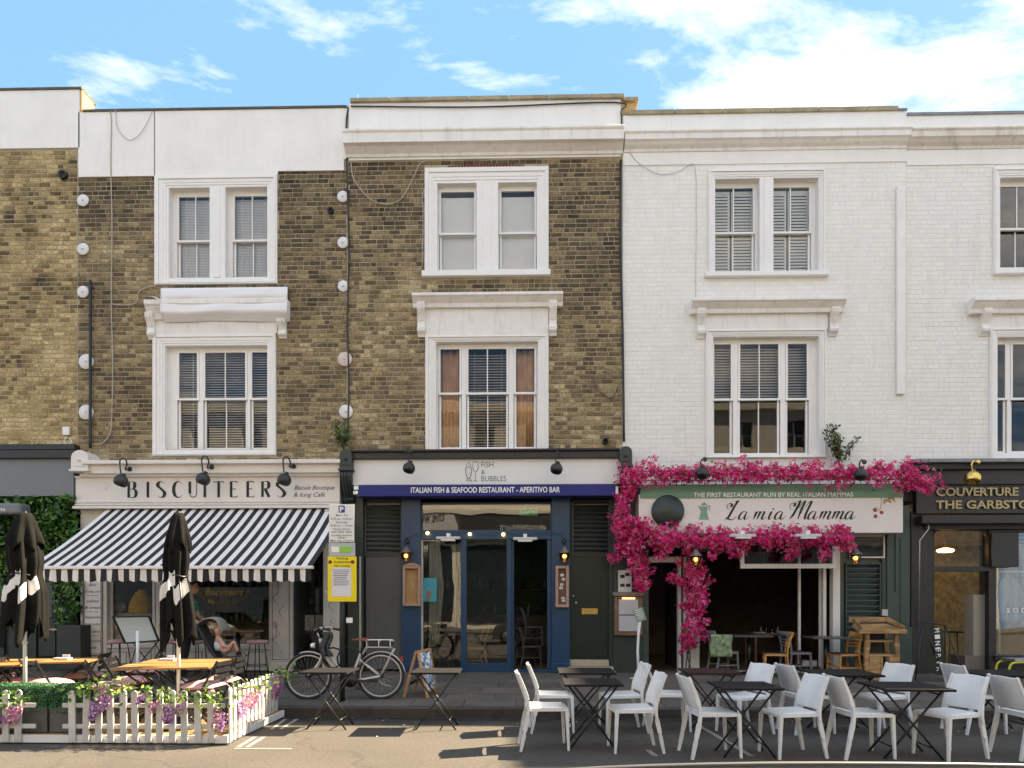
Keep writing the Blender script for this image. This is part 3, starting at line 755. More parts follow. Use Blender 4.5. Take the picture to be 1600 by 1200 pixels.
# hood wrapped in white sheeting, one end torn
hd2 = hood(h2, (224, 447, 0, 0)[:2], (466, 492), (240, 434), (0, 522), [(235, 488, 528), (440, 500, 528)], whitec)
sh = MB(); A = [(-.05, 449), (-.22, 452), (-.24, 466), (-.21, 472), (-.235, 480), (-.245, 490), (-.12, 497), (-.06, 500)]
def shf(i, j):
    k = j * (len(A) - 1); k0 = min(int(k), len(A) - 2); f_ = k - k0
    y = A[k0][0] * (1 - f_) + A[k0 + 1][0] * f_; v = A[k0][1] * (1 - f_) + A[k0 + 1][1] * f_
    x = XU(252 + (450 - 252) * i, -.2)
    return (x, y + .010 * math.sin(i * 13 + j * 9) * (j > .2), ZV(v, 340, -.15) + .012 * math.sin(i * 7 + j * 5) * (j > .3))
sh.grid(shf, 40, 21)
sh.build('sheeting', mat('white_sheeting', (0.80, 0.79, 0.79), 0.35, var=.02), hd2, solid=.004)
t_ = MB(); t_.grid(lambda i, j: (XU(222 + 30 * i, -.25), -.10 - .16 * j, ZV(460 + 9 * i + 5 * j - 4 * math.sin(i * 3), 240, -.2)), 6, 4); t_.build('torn_flap', MATS['white_sheeting'], hd2, solid=.004)
party_shell(h2, X_1, X_2, zt2)

# ---- house 3 : brown stock brick over the fish restaurant
h3 = thing('terraced_house', 'brown brick house in the middle with a white moulded cornice over a blue restaurant front', 'house', (XU(758), 0, 0.2))
zt3 = ZV(160, 758, -.0); zb3 = ZV(249, 758); z3b = ZV(706, 758)
H3 = [(XU(664), XU(857), ZV(434, 760), ZV(263, 760)), (XU(665), XU(857), ZV(708, 760), ZV(525, 760))]
op3 = [(XU(683), XU(745), ZV(424, 760), ZV(285, 760)), (XU(778), XU(839), ZV(424, 760), ZV(285, 760)), (XU(681), XU(841), ZV(702, 760), ZV(534, 760))]
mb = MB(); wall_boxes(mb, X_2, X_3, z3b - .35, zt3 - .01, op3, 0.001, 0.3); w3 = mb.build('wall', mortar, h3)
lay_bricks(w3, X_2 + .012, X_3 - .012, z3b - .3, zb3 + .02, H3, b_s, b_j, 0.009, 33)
MB().box(X_2 + .03, X_3 - .04, -0.03, 0.0, zb3, zt3).box(X_2, X_3, .302, .36, zt3 - 1, zt3).build('parapet', white, h3)
zc0, zc1 = ZV(229, 758, -.28), ZV(196, 758, -.28)
MB().prismx([(0, zc0 - .03), (-.06, zc0 - .03), (-.08, zc0 + .02), (-.20, zc0 + .10), (-.28, zc0 + .12), (-.28, zc0 + .30), (-.31, zc0 + .33), (-.31, zc0 + .37), (-.27, zc0 + .40), (0, zc0 + .47)], X_2 - .02, X_3 - .01).build('cornice', whitec, h3, bev=.006)
x = XU(548)
for k in range(7):
    xe = min(x + .79, XU(975)); MB().box(x + .004, xe - .004, -.09, .40, zt3 + random.uniform(-.004, .004), zt3 + .075).build('coping_stone', coping_m, h3, bev=.01); x = xe
    if x >= XU(975) - .01: break
MB().box(XU(966), XU(994), .06, 1.2, ZV(176, 980), zt3 - .005).build('party_wall_end', plaster, h3)
MB().box(XU(968), XU(998), .0, 1.3, zt3 - .002, zt3 + .07).build('coping_stone', coping_m, h3, bev=.01)
wc, *_ = window(h3, (664, 857, 263, 426), [(683, 745), (778, 839)], [(688, 740, 1), (783, 835, 1)], (286, 424), 360, whitew, whitew, sill=(660, 860, 425, 434), yb=.12)
for (a, b) in ((688, 740), (783, 835)):
    MB().box(XU(a) - .02, XU(b) + .02, .236, .24, ZV(422, 760), ZV(298, 760)).build('roller_blind', roller_m, wc)
wd, *_ = window(h3, (665, 857, 525, 706), [(681, 841)], [(687, 717, 1), (731, 791, 2), (806, 835, 1)], (534, 702), 612, whitew, whitew, yb=.12)
blind_mb(XU(726), XU(798), ZV(700, 760), ZV(545, 760), .26, .055, 0.75, depth=.05).build('blind', slat_dark, wd)
for (a, b) in ((683, 722), (801, 840)):
    cx0, cx1 = XU(a), XU(b)
    MB().grid(lambda i, j: (cx0 + (cx1 - cx0) * i, .30 + .03 * math.sin(i * 22 + .5 * j), ZV(700, 760) + (ZV(540, 760) - ZV(700, 760)) * j), 40, 3).build('curtain', curtain_m, wd, solid=.004)
hood(h3, (643, 880), (455, 473), (665, 857), (0, 526), [(658, 472, 524), (864, 472, 524)], whitec, proj=.26)
party_shell(h3, X_2, X_3, zt3)
# red relieving arch peeping over the top window
ra = MB(); rr = random.Random(2)
for k in range(24):
    a = XU(700 + k * 5)
    zz = ZV(263, 760) + .004; hgt = .05 + .03 * math.sin(math.pi * k / 23)
    ra.box(a, a + .05, -.014, .0, zz, zz + hgt, tone=rr.random())
ra.build('brick_arch', mat('red_brick', (0.16, 0.045, 0.03), .9, var=.3, vscale=12), h3)

# ---- house 4 and 5 : white painted brick
h4 = thing('terraced_house', 'white painted brick house with louvred shutters above the pink flowered restaurant', 'house', (XU(1200), 0, 0.2))
zt4 = ZV(178, 1200); z4b = ZV(725, 1200)
H4 = [(XU(1106), XU(1288), ZV(434, 1200), ZV(265, 1200)), (XU(1102), XU(1290), ZV(716, 1200), ZV(515, 1200))]
op4 = [(XU(1117), XU(1187), ZV(425, 1200), ZV(278, 1200)), (XU(1208), XU(1279), ZV(425, 1200), ZV(278, 1200)), (XU(1114), XU(1280), ZV(712, 1200), ZV(525, 1200))]
mb = MB(); wall_boxes(mb, X_3, X_4, z4b - .4, zt4 - .01, op4, 0.0005, 0.3); w4 = mb.build('wall', paint_mortar, h4)
lay_bricks(w4, X_3 + .005, X_4, z4b - .4, ZV(256, 1200) + .01, H4, bw_s, bw_j, 0.002, 44, jitter=.6)
MB().box(X_3 + .01, X_4, -0.02, 0.0, ZV(256, 1200), zt4).box(X_3, X_4, .302, .36, zt4 - 1, zt4).build('parapet', white, h4)
def corn(x0, x1, zc):
    return MB().prismx([(0, zc - .05), (-.04, zc - .05), (-.05, zc), (-.12, zc + .04), (-.16, zc + .08), (-.2, zc + .10), (-.2, zc + .2), (-.23, zc + .23), (-.23, zc + .26), (-.2, zc + .28), (-.02, zc + .33)], x0, x1)
corn(X_3 + .02, X_4, ZV(222, 1200, -.2)).build('cornice', whitec, h4, bev=.005)
x = XU(980)
while x < XU(1402) - .05:
    xe = min(x + .93, XU(1402)); MB().box(x + .004, xe - .004, -.06, .40, zt4, zt4 + .085).build('coping_stone', coping_m, h4, bev=.01); x = xe
MB().box(XU(1402), X_4, -.05, .40, zt4, zt4 + .04).build('lead_coping', lead_m, h4)
we, *_ = window(h4, (1106, 1288, 265, 427), [(1117, 1187), (1208, 1279)], [(1119, 1180, 2), (1210, 1269, 2)], (279, 425), 358, whitew, whitew, sill=(1100, 1293, 427, 434), yb=.14)
for (a, b) in ((1119, 1180), (1210, 1269)):
    s_ = MB(); x0, x1 = XU(a) - .03, XU(b) + .03; zz0, zz1, zm_ = ZV(424, 1200), ZV(288, 1200), ZV(360, 1200)
    for (p, q) in ((zz0, zm_ - .01), (zm_ + .01, zz1)):
        for (c, d) in ((x0, (x0 + x1) / 2 - .05), ((x0 + x1) / 2 - .02, x1)):
            s_.box(c, c + .035, .235, .262, p, q); s_.box(d - .035, d, .235, .262, p, q); s_.box(c + .035, d - .035, .235, .262, p, p + .05); s_.box(c + .035, d - .035, .235, .262, q - .05, q)
            z = p + .08
            while z < q - .07:
                s_._add([(c + .035, .232, z - .03), (d - .035, .232, z - .03), (d - .035, .262, z + .028), (c + .035, .262, z + .028)], [(0, 1, 2, 3)]); z += .062
    s_.build('shutter', shutter_m, we, solid=.004)
wf, *_ = window(h4, (1102, 1290, 515, 716), [(1114, 1280)], [(1119, 1145, 1), (1160, 1220, 2), (1235, 1265, 1)], (526, 711), 621, whitew, whitew, yb=.13)
blind_mb(XU(1116), XU(1270), ZV(617, 1200), ZV(535, 1200), .27, .055, 0.9, depth=.055).build('blind', slat_dark, wf)
hood(h4, (1082, 1324), (463, 482), (1100, 1292), (0, 516), [(1096, 482, 526), (1304, 482, 524)], whitec, proj=.26)
MB().box(XU(1399), XU(1411), -.075, -.008, ZV(617, 1405), ZV(293, 1405)).build('cable_trunking', white, h4, bev=.006)
party_shell(h4, X_3, X_4, zt4)

h5 = thing('terraced_house', 'white painted brick house at the right edge above the black clothes shop', 'house', (XU(1560), 0, 0.2))
zt5 = ZV(181, 1500); z5b = ZV(718, 1500)
H5 = [(XU(1551), XU(1740), ZV(430, 1600), ZV(262, 1600)), (XU(1545), XU(1745), ZV(722, 1600), ZV(512, 1600))]
op5 = [(XU(1562), XU(1635), ZV(420, 1600), ZV(276, 1600)), (XU(1655), XU(1728), ZV(420, 1600), ZV(276, 1600)), (XU(1558), XU(1732), ZV(708, 1600), ZV(524, 1600))]
mb = MB(); wall_boxes(mb, X_4, XR, z5b - .4, zt5 - .01, op5, 0.0015, 0.3); w5 = mb.build('wall', paint_mortar, h5)
lay_bricks(w5, X_4, 11.5, z5b - .4, ZV(258, 1500) + .01, H5, bw_s, bw_j, 0.002, 55, jitter=.6)
MB().box(X_4, XR, -0.021, 0.0, ZV(258, 1500), zt5).box(X_4, XR, .302, .36, zt5 - 1, zt5).build('parapet', white, h5)
corn(X_4, XR, ZV(220, 1500, -.2)).build('cornice', mat('stained_cornice', (0.70, 0.66, 0.60), 0.8, var=.1, vscale=2, bump=.3, streak=.75, dirt=(.2, .17, .12)), h5, bev=.005)
MB().box(X_4, XR, -.05, .40, zt5, zt5 + .05).build('lead_coping', lead_m, h5)
wg, *_ = window(h5, (1551, 1740, 262, 422), [(1562, 1635), (1655, 1728)], [(1565, 1628, 2), (1660, 1720, 2)], (277, 420), 352, whitew, whitew, sill=(1550, 1745, 421, 430), yb=.13)
wh, *_ = window(h5, (1545, 1745, 512, 720), [(1558, 1732)], [(1560, 1578, 1), (1590, 1654, 2), (1668, 1690, 1)], (526, 708), 620, whitew, whitew, yb=.13)
hood(h5, (1524, 1766), (462, 482), (1543, 1747), (0, 513), [(1541, 482, 522), (1749, 482, 522)], whitec, proj=.26)
party_shell(h5, X_4, XR, zt5)

# unseen tall house added past the right edge, height set to shade the road
h6 = thing('terraced_house', 'unseen tall plain house added off to the right to shade the road', 'house', (18.5, 0, 0.2))
MB().box(XR + .02, 25, 0, 9, -.1, 16.5).build('wall', white, h6)

MB().tube([(XU(553), .3, zt3 + .05), (XU(553), .3, zt3 + .42)], .008, 5).tube([(XU(549), .3, zt3 + .3), (XU(558), .3, zt3 + .34)], .005, 4).tube([(XU(551), .3, zt3 + .22), (XU(556), .3, zt3 + .24)], .005, 4).build('aerial', steel, h3)
# wall ties, pipes, cables
plate_m = mat('white_plate', (0.72, 0.70, 0.68), 0.5, var=.05, streak=.1)
for (hh, u, v, r, col) in ((h2, 129.5, 313, 9.5, 0), (h2, 129.5, 389, 9.5, 0), (h2, 129.5, 456, 9.5, 0), (h2, 134.5, 565, 12, 0), (h2, 134.5, 644, 12, 0),
                       (h2, 535.5, 307, 9, 0), (h2, 536, 379, 9, 0), (h2, 536.5, 447, 9, 0), (h2, 538.5, 561, 11.5, 1), (h2, 540.5, 643, 11, 0)):
    x, z = W(u, v, -.03); rr_ = r / 79
    MB().lathe([(rr_, -.018), (rr_, -.032), (rr_ * .93, -.04), (.02, -.045)], (x, 0, z), 'y', 24).lathe([(.022, -.045), (.022, -.06), (0, -.062)], (x, 0, z), 'y', 8).build('tie_plate', mat('pinkish_plate', (0.62, 0.50, 0.44), .6) if col else plate_m, hh)
def wire(parent, pts, r, m, name='cable', y=-.045):
    P = [(W(u, v, y)[0], y, W(u, v, y)[1]) for u, v in pts]
    return MB().tube([tuple(q) for q in smooth_path(P, 6)], r, 6).build(name, m, parent)
wire(h2, [(171, 172), (174, 190), (173, 260), (175, 350), (174, 475), (176, 560), (175, 640), (172, 676), (160, 692), (146, 694)], .012, cable_m)
wire(h2, [(174, 475), (195, 477), (212, 473), (218, 455), (232, 449), (243, 447)], .010, cable_m)
wire(h2, [(180, 172), (184, 200), (200, 218), (215, 213), (228, 195), (238, 174)], .006, cable_m, y=-.06)
wire(h2, [(141, 438), (141, 560), (141, 640), (141, 700)], .030, black_m, 'drainpipe', y=-.07)
wire(h2, [(544, 168), (541, 200), (543, 300), (545, 400), (543, 500), (545, 600), (543, 690)], .016, black_m, 'cable')
wire(h3, [(548, 252), (553, 280), (575, 308), (600, 319), (625, 312), (642, 285), (655, 258), (664, 252)], .010, cable_m)
wire(h3, [(660, 300), (661, 350), (660, 415)], .008, cable_m)
wire(h3, [(548, 166), (750, 167), (960, 160), (970, 175), (971, 200)], .013, black_m, y=-.06)
wire(h3, [(970, 250), (970, 400), (973, 520), (975, 690)], .022, black_m, y=-.05)
wire(h3, [(925, 590), (935, 610), (955, 622), (968, 600)], .006, black_m)
wire(h4, [(982, 236), (1000, 256), (1030, 272), (1060, 268), (1080, 256), (1087, 270), (1088, 330), (1087, 470)], .006, mat('white_cable', (.5, .48, .46), .6), y=-.03)
for (hh, u, v, rr_) in ((h1, 99, 274, 7), (h2, 517, 330, 5), (h3, 946, 690, 5)):
    x, z = W(u, v, -.02); MB().lathe([(rr_ / 79, -.0), (rr_ / 79, -.07), (rr_ / 110, -.075), (rr_ / 120, -.02), (0, -.015)], (x, 0, z), 'y', 14).build('pipe_stub', black_m, hh)
MB().box(XU(101), XU(111), -.07, -.014, ZV(681, 106), ZV(668, 106)).build('junction_box', whitew, h1, bev=.008)
wire(h1, [(104, 682), (100, 690), (106, 696), (112, 690), (108, 684)], .010, whitew, y=-.06)
# ============================================================ SHOPFRONTS
def ub(mb, u0, u1, v0, v1, y0, y1, uc=None, ref=None):
    """box surveyed from the photograph at its front face (smaller y)"""
    yy = min(y0, y1) if ref is None else ref; uc = uc or (u0 + u1) / 2
    mb.box(XU(u0, yy), XU(u1, yy), y0, y1, ZV(v1, uc, yy), ZV(v0, uc, yy)); return mb
def zbox(mb, u0, u1, z0, z1, y0, y1):
    yy = min(y0, y1); mb.box(XU(u0, yy), XU(u1, yy), y0, y1, z0, z1); return mb
def louvre(parent, x0, x1, z0, z1, y, m, pitch=.085, name='louvre_panel', depth=.06):
    f = MB(); f.box(x0 - .03, x0, y - .02, y + .05, z0, z1).box(x1, x1 + .03, y - .02, y + .05, z0, z1).box(x0 - .03, x1 + .03, y - .02, y + .05, z1, z1 + .03).box(x0 - .03, x1 + .03, y - .02, y + .05, z0 - .03, z0)
    f.box(x0, x1, y + .06, y + .08, z0, z1)
    p = f.build(name, m, parent); n = int((z1 - z0) / pitch); me = None
    for k in range(n):
        z = z0 + (k + .5) * (z1 - z0) / n
        if me is None:
            sl = MB(); sl._add([(x0, y - .012, -.03), (x1, y - .012, -.03), (x1, y - .008, -.018), (x0, y - .008, -.018), (x0, y + .04, .024), (x1, y + .04, .024), (x1, y + .044, .036), (x0, y + .044, .036)],
                               [(0, 1, 2, 3), (3, 2, 7, 6), (4, 5, 1, 0), (6, 7, 5, 4), (0, 3, 6, 4), (1, 5, 7, 2)])
            off = origin_of(p); me = sl.mesh('slat', Vector((off.x, off.y, 0))); me.materials.append(m)
        o = bpy.data.objects.new('slat', me); scene.collection.objects.link(o); o.parent = p; o.location = (0, 0, z - origin_of(p).z)
    return p
def room(house, x0, x1, back, wallm, floorm, ceilm, zt=3.52):
    mb = MB(); mb.box(x0 + .14, x1 - .14, back, back + .1, .2, zt).box(x0 + .14, x0 + .17, .3, back, .2, zt).box(x1 - .17, x1 - .14, .3, back, .2, zt)
    mb.build('room_wall', wallm, house)
    MB().box(x0 + .14, x1 - .14, .06, back, .12, .205).build('room_floor', floorm, house)
    MB().box(x0 + .14, x1 - .14, .06, back, zt, zt + .05).build('room_ceiling', ceilm, house)
    MB().box(x0, x1, .0, .30, 3.57, 4.20).build('bressummer', dark_room, house)
def pane(parent, u0, u1, v0, v1, y, m=None):
    mb = MB(); ub(mb, u0, u1, v0, v1, y, y + .008); return mb.build('pane', m or GLASS, parent)
ceil_m = mat('room_ceiling_paint', (0.30, 0.29, 0.27), .8)
GZ = 0.2

# ---- shop 1 (far left): grey fascia, leafy wall, dark doors
m = MB(); zbox(m, -420, 115, ZV(775, 60, -.22), ZV(716, 60, -.22), -.22, -.02); m.build('fascia', fascia_grey, h1)
m = MB(); zbox(m, -420, 116, ZV(716, 60, -.3) + .003, ZV(703, 60, -.3), -.30, .02); zbox(m, -420, 116, ZV(703, 60, -.16), ZV(694, 60, -.16), -.18, .02); m.build('fascia_cornice', charcoal, h1, bev=.01)
m = MB(); m.box(XL, XU(118), .02, .3, GZ, z1b + .02); m.build('shop_wall', mat('shopfront_green', (0.018, 0.026, 0.022), .6), h1)  # one even dark green over the whole wall
for (a, b, va, vb) in ((62, 88, 905, 1025), (15, 58, 905, 1035), (-45, 8, 905, 1035)):
    m = MB(); ub(m, a, b, va, vb, -.03, .02, ref=0); fr_ = m.build('door', dkgreen, h1, bev=.008)
    m = MB(); ub(m, a + 4, b - 4, va + 5, va + 60, -.045, -.03, ref=0); m.build('door_panel', mat('dark_glass_panel', (0.012, 0.018, 0.018), .12), fr_)
m = MB(); ub(m, -300, 31, 786, 804, -.62, -.30, ref=-.62); cas = m.build('awning_cassette', mat('cassette_grey', (0.16, 0.17, 0.18), .4), h1, bev=.05)
tm = text_mb('ms', XU(-6, -.63), XU(8, -.63), ZV(798, 0, -.63), .07, -.625, bold=.01); tm.build('lettering', whitew, cas)
m = MB(); ub(m, 88, 126, 977, 1046, -.42, -.02, ref=-.42); pl = tag(m.build('planter', mat('planter_dark', (0.035, 0.04, 0.038), .6), None, bev=.01), 'tall dark square planter under the leafy wall beside the lettered white panel', 'planter')

# ---- shop 2: the biscuit shop
zf = GZ
# upper cornice, blind box, sign board, lower cornice
m = MB(); ub(m, 127, 531, 718, 724, -.46, 0); ub(m, 130, 531, 723.5, 739, -.36, 0, ref=-.36); ub(m, 124, 531, 738.5, 744, -.28, 0, ref=-.28)
m.build('fascia_cornice', cream, h2, bev=.01)
sgn = thing('shop_sign', 'cream biscuit shop signboard with tall thin black serif lettering', 'sign', (XU(330), -.2, ZV(785, 330)))
m = MB(); ub(m, 118, 531, 743, 795, -.20, -.02, ref=-.2); m.build('board', cream, sgn, bev=.004)
m = MB(); 
for (v0, v1, p) in ((743.5, 746, .23), (782, 785, .225), (787, 789, .235), (791, 795, .30)): ub(m, 118, 531, v0, v1, -p, -.195, ref=-.2)
m.build('moulding', cream, sgn, bev=.003)
let = MB()
def glyph(ch, T, st):
    thin, thick = .05, .20
    S = dict(
        B=[([(.1, 1), (.1, 0)], 1), ([(.1, 1), (.45, .97), (.52, .76), (.42, .56), (.1, .53)], 0), ([(.1, .53), (.5, .5), (.62, .27), (.5, .03), (.1, 0)], 0)],
        I=[([(.1, 1), (.1, 0)], 1)],
        S=[([(.52, .86), (.42, .98), (.25, 1.), (.1, .88), (.1, .72), (.3, .55), (.5, .36), (.55, .2), (.42, .03), (.22, 0), (.06, .13)], 2)],
        C=[([(.62, .86), (.5, .98), (.36, 1), (.16, .86), (.07, .5), (.16, .14), (.36, 0), (.52, .03), (.64, .16)], 0)],
        U=[([(.08, 1), (.08, .25)], 1), ([(.08, .25), (.14, .06), (.3, 0), (.48, .07), (.55, .25)], 3), ([(.55, .25), (.55, 1)], 3)],
        T=[([(.35, 1), (.35, 0)], 1), ([(0, .99), (.7, .99)], 3), ([(0, .99), (0, .9)], 3), ([(.7, .99), (.7, .9)], 3)],
        E=[([(.1, 1), (.1, 0)], 1), ([(.1, .99), (.5, .99)], 3), ([(.1, .52), (.42, .52)], 3), ([(.1, .01), (.52, .01)], 3), ([(.5, .99), (.5, .9)], 3), ([(.52, .01), (.52, .1)], 3)],
        R=[([(.1, 1), (.1, 0)], 1), ([(.1, 1), (.45, .97), (.54, .76), (.44, .56), (.1, .53)], 0), ([(.28, .53), (.56, 0)], 1)])
    for pts, k in S[ch]:
        if k == 1: pen(let, pts, T, thin, thick * (.9 if ch != 'R' or pts[0][0] < .2 else 1), -.2035, straight=True)
        elif k == 3: pen(let, pts, T, thin, thin, -.2035, straight=True)
        elif k == 2: pen(let, pts, T, thin, thick * 1.3, -.2035)
        else: pen(let, pts, T, thin, thick * 1.15, -.2035)
us = [199, 229, 245, 270, 295, 318, 334, 359, 385, 408, 432]
zb_, zt_ = ZV(777, 320, -.2), ZV(752.5, 320, -.2)
zb_ -= .0; hL = zt_ - zb_
for ch, u in zip('BISCUITEERS', us):
    x0 = XU(u, -.2)
    glyph(ch, lambda a, b, yy, x0=x0: (x0 + a * hL * .93, yy, zb_ + b * hL), 0)
let.build('lettering', ink, sgn, fixn=False)
m = text_mb('Biscuit Boutique', XU(460, -.2), XU(523, -.2), ZV(765, 490, -.2), .085, -.204, shear=.35)
text_mb('& Icing Café', XU(459, -.2), XU(508, -.2), ZV(776, 490, -.2), .085, -.204, shear=.35, mb=m)
m.build('lettering', ink, sgn)
m = MB(); pen(m, [(0, .6), (.5, .9), (.7, .5), (1, .4), (.7, .2), (.6, -.2), (.4, .2), (0, .6)], lambda a, b, yy: (XU(156, -.2) + a * .22, yy, ZV(757, 165, -.2) - .08 + b * .13), .01, .02, -.203)
m.build('bird_motif', ink, sgn)
# console heads at the ends of the fascias
def console_head(house, u, v0, v1, mm, w=.24, dp=.42, body_v=None):
    x = XU(u, -dp); z1_, z0_ = ZV(v0, u, -dp), ZV(v1, u, -dp); hh = z1_ - z0_; m = MB()
    m.prism([(x - w / 2, z0_), (x + w / 2, z0_), (x + w / 2, z1_ - w * .45)] + [(x + w / 2 * math.cos(R(a)), z1_ - w * .45 + w * .45 * math.sin(R(a))) for a in range(15, 180, 15)] + [(x - w / 2, z1_ - w * .45)], -dp, -.0)
    m.ball((x, -dp - .005, z0_ + hh * .5), .035, 8); m.tube([(x - w * .3, -dp - .006, z0_ + hh * .2), (x + w * .3, -dp - .006, z0_ + hh * .2)], .012, 6)
    m.prism([(x - w * .58, z0_ - .03), (x + w * .58, z0_ - .03), (x + w * .58, z0_ + .01), (x - w * .58, z0_ + .01)], -dp - .03, 0)
    if body_v:
        zb = ZV(body_v, u, -.2)
        a = z0_ - .03
        m.prismx([(0, a), (-dp + .02, a), (-dp - .02, a - .1), (-dp + .04, a - .22), (-dp * .55, a - .38), (-dp * .4, zb + .12), (-dp * .5, zb + .05), (-dp * .35, zb), (0, zb)], x - w * .42, x + w * .42)
        for k in (-.25, 0, .25): m.tube([(x + w * k, -dp - .01, a - .03), (x + w * k, -dp - .02, a - .12), (x + w * k, -dp * .9, a - .22), (x + w * k, -dp * .55, a - .38), (x + w * k, -dp * .42, zb + .1)], .022, 6)
    return m.build('console_head', mm, house, bev=.006)
console_head(h2, 124, 703, 734, cream, w=.34)
console_head(h2, 540, 701, 733, dkgreen, w=.24, body_v=785)
console_head(h3, 978, 697, 727, dkgreen, w=.24, body_v=760)
# doodled piers, stallriser and windows
doodle = mat('doodle_line', (0.10, 0.095, 0.09), .6, var=0)
pier_m = mat('pier_paint', (0.66, 0.62, 0.56), .5, var=.05, streak=.15)
YF = -.04
def pier(u0, u1, v0=795, v1=1048, y=-.09, house=h2, mm=pier_m):
    m = MB(); ub(m, u0, u1, v0, v1, y, .12, ref=0); ub(m, u0 - 1, u1 + 1, v1 - 12, v1, y - .03, y, ref=0)
    p = m.build('pilaster', mm, house, bev=.006); return p
def frame_line(p, u0, u1, v0, v1, y, w=.012):
    m = MB(); x0, x1, z0, z1 = XU(u0), XU(u1), ZV(v1, u0), ZV(v0, u0)
    for (a, b, c, d) in ((x0, x1, z0, z0 + w), (x0, x1, z1 - w, z1), (x0, x0 + w, z0 + w, z1 - w), (x1 - w, x1, z0 + w, z1 - w)): m.box(a, b, y - .004, y + .002, c, d)
    m.build('line_border', doodle, p)
def doodles(p, u0, u1, v0, v1, y, n, seed):
    r = random.Random(seed); m = MB()
    for k in range(n):
        cu, cv = r.uniform(u0, u1), v0 + (v1 - v0) * (k + .5) / n
        x, z = XU(cu), ZV(cv, cu); s_ = r.uniform(.05, .10); t = r.choice([0, 1, 2])
        if t == 0:      # a flower head with stem
            for q in range(6):
                a = q * 1.05 + r.random(); P = [(x, z), (x + s_ * math.cos(a) * .7 - .02, z + s_ * math.sin(a)), (x + s_ * math.cos(a + .5), z + s_ * math.sin(a + .4) * .9), (x, z)]
                pen(m, P, lambda a_, b_, yy: (a_, yy, b_), .005, .009, y)
            pen(m, [(x, z), (x + .02, z - .12), (x - .02, z - .26)], lambda a_, b_, yy: (a_, yy, b_), .006, .01, y)
        elif t == 1:    # a curling ribbon
            P = [(x + s_ * math.sin(q * .9) * (1 - q * .06), z + .16 - q * .035) for q in range(10)]; pen(m, P, lambda a_, b_, yy: (a_, yy, b_), .005, .011, y)
        else:
            P = [(x + s_ * .6 * math.cos(q * .8), z + s_ * .6 * math.sin(q * .8)) for q in range(9)]; pen(m, P, lambda a_, b_, yy: (a_, yy, b_), .005, .009, y)
            pen(m, [(x - s_, z - .06), (x, z - .1), (x + s_, z - .05)], lambda a_, b_, yy: (a_, yy, b_), .005, .009, y)
    m.build('line_drawing', doodle, p, fixn=False)
p = pier(130, 171)
m = MB(); ub(m, 136, 164, 900, 1022, -.105, -.09, ref=0); bd = m.build('menu_panel', mat('menu_white', (0.78, 0.76, 0.73), .5, var=.02), p)
frame_line(p, 135, 165, 898, 1024, -.106); frame_line(p, 137, 163, 901, 1021, -.110, .006)
tm = MB()
for k, (t, v) in enumerate((('Bit', 916), ('of icing, yes?', 926), ('cakes', 941), ('& crisps', 951), ('bespoke', 966), ('biscuits', 977), ('and cakes', 988), ('afternoon', 1003), ('tea', 1013))):
    w = len(t) * 2.0
    text_mb(t, XU(150 - min(w, 12)), XU(150 + min(w, 12)), ZV(v, 150), .055, -.1085, shear=.3, mb=tm)
for v in (931, 956, 993): tm.box(XU(141), XU(159), -.1085, -.107, ZV(v, 150), ZV(v, 150) + .006)
tm.build('lettering', ink, bd)
p = pier(243, 284); doodles(p, 252, 276, 900, 1010, -.093, 5, 4); frame_line(p, 246, 281, 800, 1025, -.094, .008)
p = pier(425, 458); doodles(p, 432, 451, 900, 1030, -.093, 6, 8); frame_line(p, 428, 455, 800, 1030, -.094, .008)
p = pier(506, 531, y=-.05); doodles(p, 512, 526, 880, 1035, -.053, 6, 12)
m = MB(); ub(m, 171, 243, 1012, 1047, -.05, .10, ref=0); ub(m, 284, 425, 1014, 1047, -.05, .10, ref=0); ub(m, 171, 243, 1008, 1012, -.10, .10, ref=0); ub(m, 284, 425, 1010, 1014, -.10, .10, ref=0)
st_ = m.build('stallriser', pier_m, h2, bev=.005)
frame_line(st_, 176, 200, 1018, 1040, -.053, .01); frame_line(st_, 205, 239, 1018, 1040, -.053, .01)
for a in range(290, 420, 33): frame_line(st_, a, a + 28, 1018, 1042, -.053, .01)
def shopwin(house, u0, u1, v0, v1, y, fm, bars=(), t=5, depth=.06):
    m = MB(); ub(m, u0, u0 + t, v0, v1, y, y + depth, ref=y); ub(m, u1 - t, u1, v0, v1, y, y + depth, ref=y); ub(m, u0 + t, u1 - t, v0, v0 + t, y, y + depth, (u0 + u1) / 2, ref=y); ub(m, u0 + t, u1 - t, v1 - t, v1, y, y + depth, (u0 + u1) / 2, ref=y)
    for b in bars: ub(m, b - t / 2, b + t / 2, v0 + t, v1 - t, y + .001, y + depth, ref=y)
    w = m.build('shop_window', fm, house, bev=.004); e = [u0 + t] + [b for b in bars] + [u1 - t]
    for k in range(len(e) - 1): pane(w, e[k] + (t / 2 if k else 0), e[k + 1] - (t / 2 if k < len(e) - 2 else 0), v0 + t, v1 - t, y + depth * .5)
    return w
w_ = shopwin(h2, 171, 243, 860, 1009, .02, pier_m); w2b = shopwin(h2, 284, 425, 860, 1011, .02, pier_m)
m = MB(); ub(m, 130, 531, 795, 862, .0, .1, ref=0); m.build('transom_panel', pier_m, h2)
# gilt lettering and wreath on the glass
m = text_mb('Biscuiteers', XU(320), XU(380), ZV(930, 350), .14, .012, shear=.3)
for q in range(28):
    a = math.pi * (1 + q / 27); cx, cz = XU(350), ZV(925, 350)
    m.bar((cx + .45 * math.cos(a), .012, cz + .20 * math.sin(a)), (cx + .52 * math.cos(a + .1), .012, cz + .27 * math.sin(a + .1)), .02, .004)
m.build('gilt_lettering', mat('gilt', (0.55, 0.38, 0.10), .4, metal=.4), w2b)
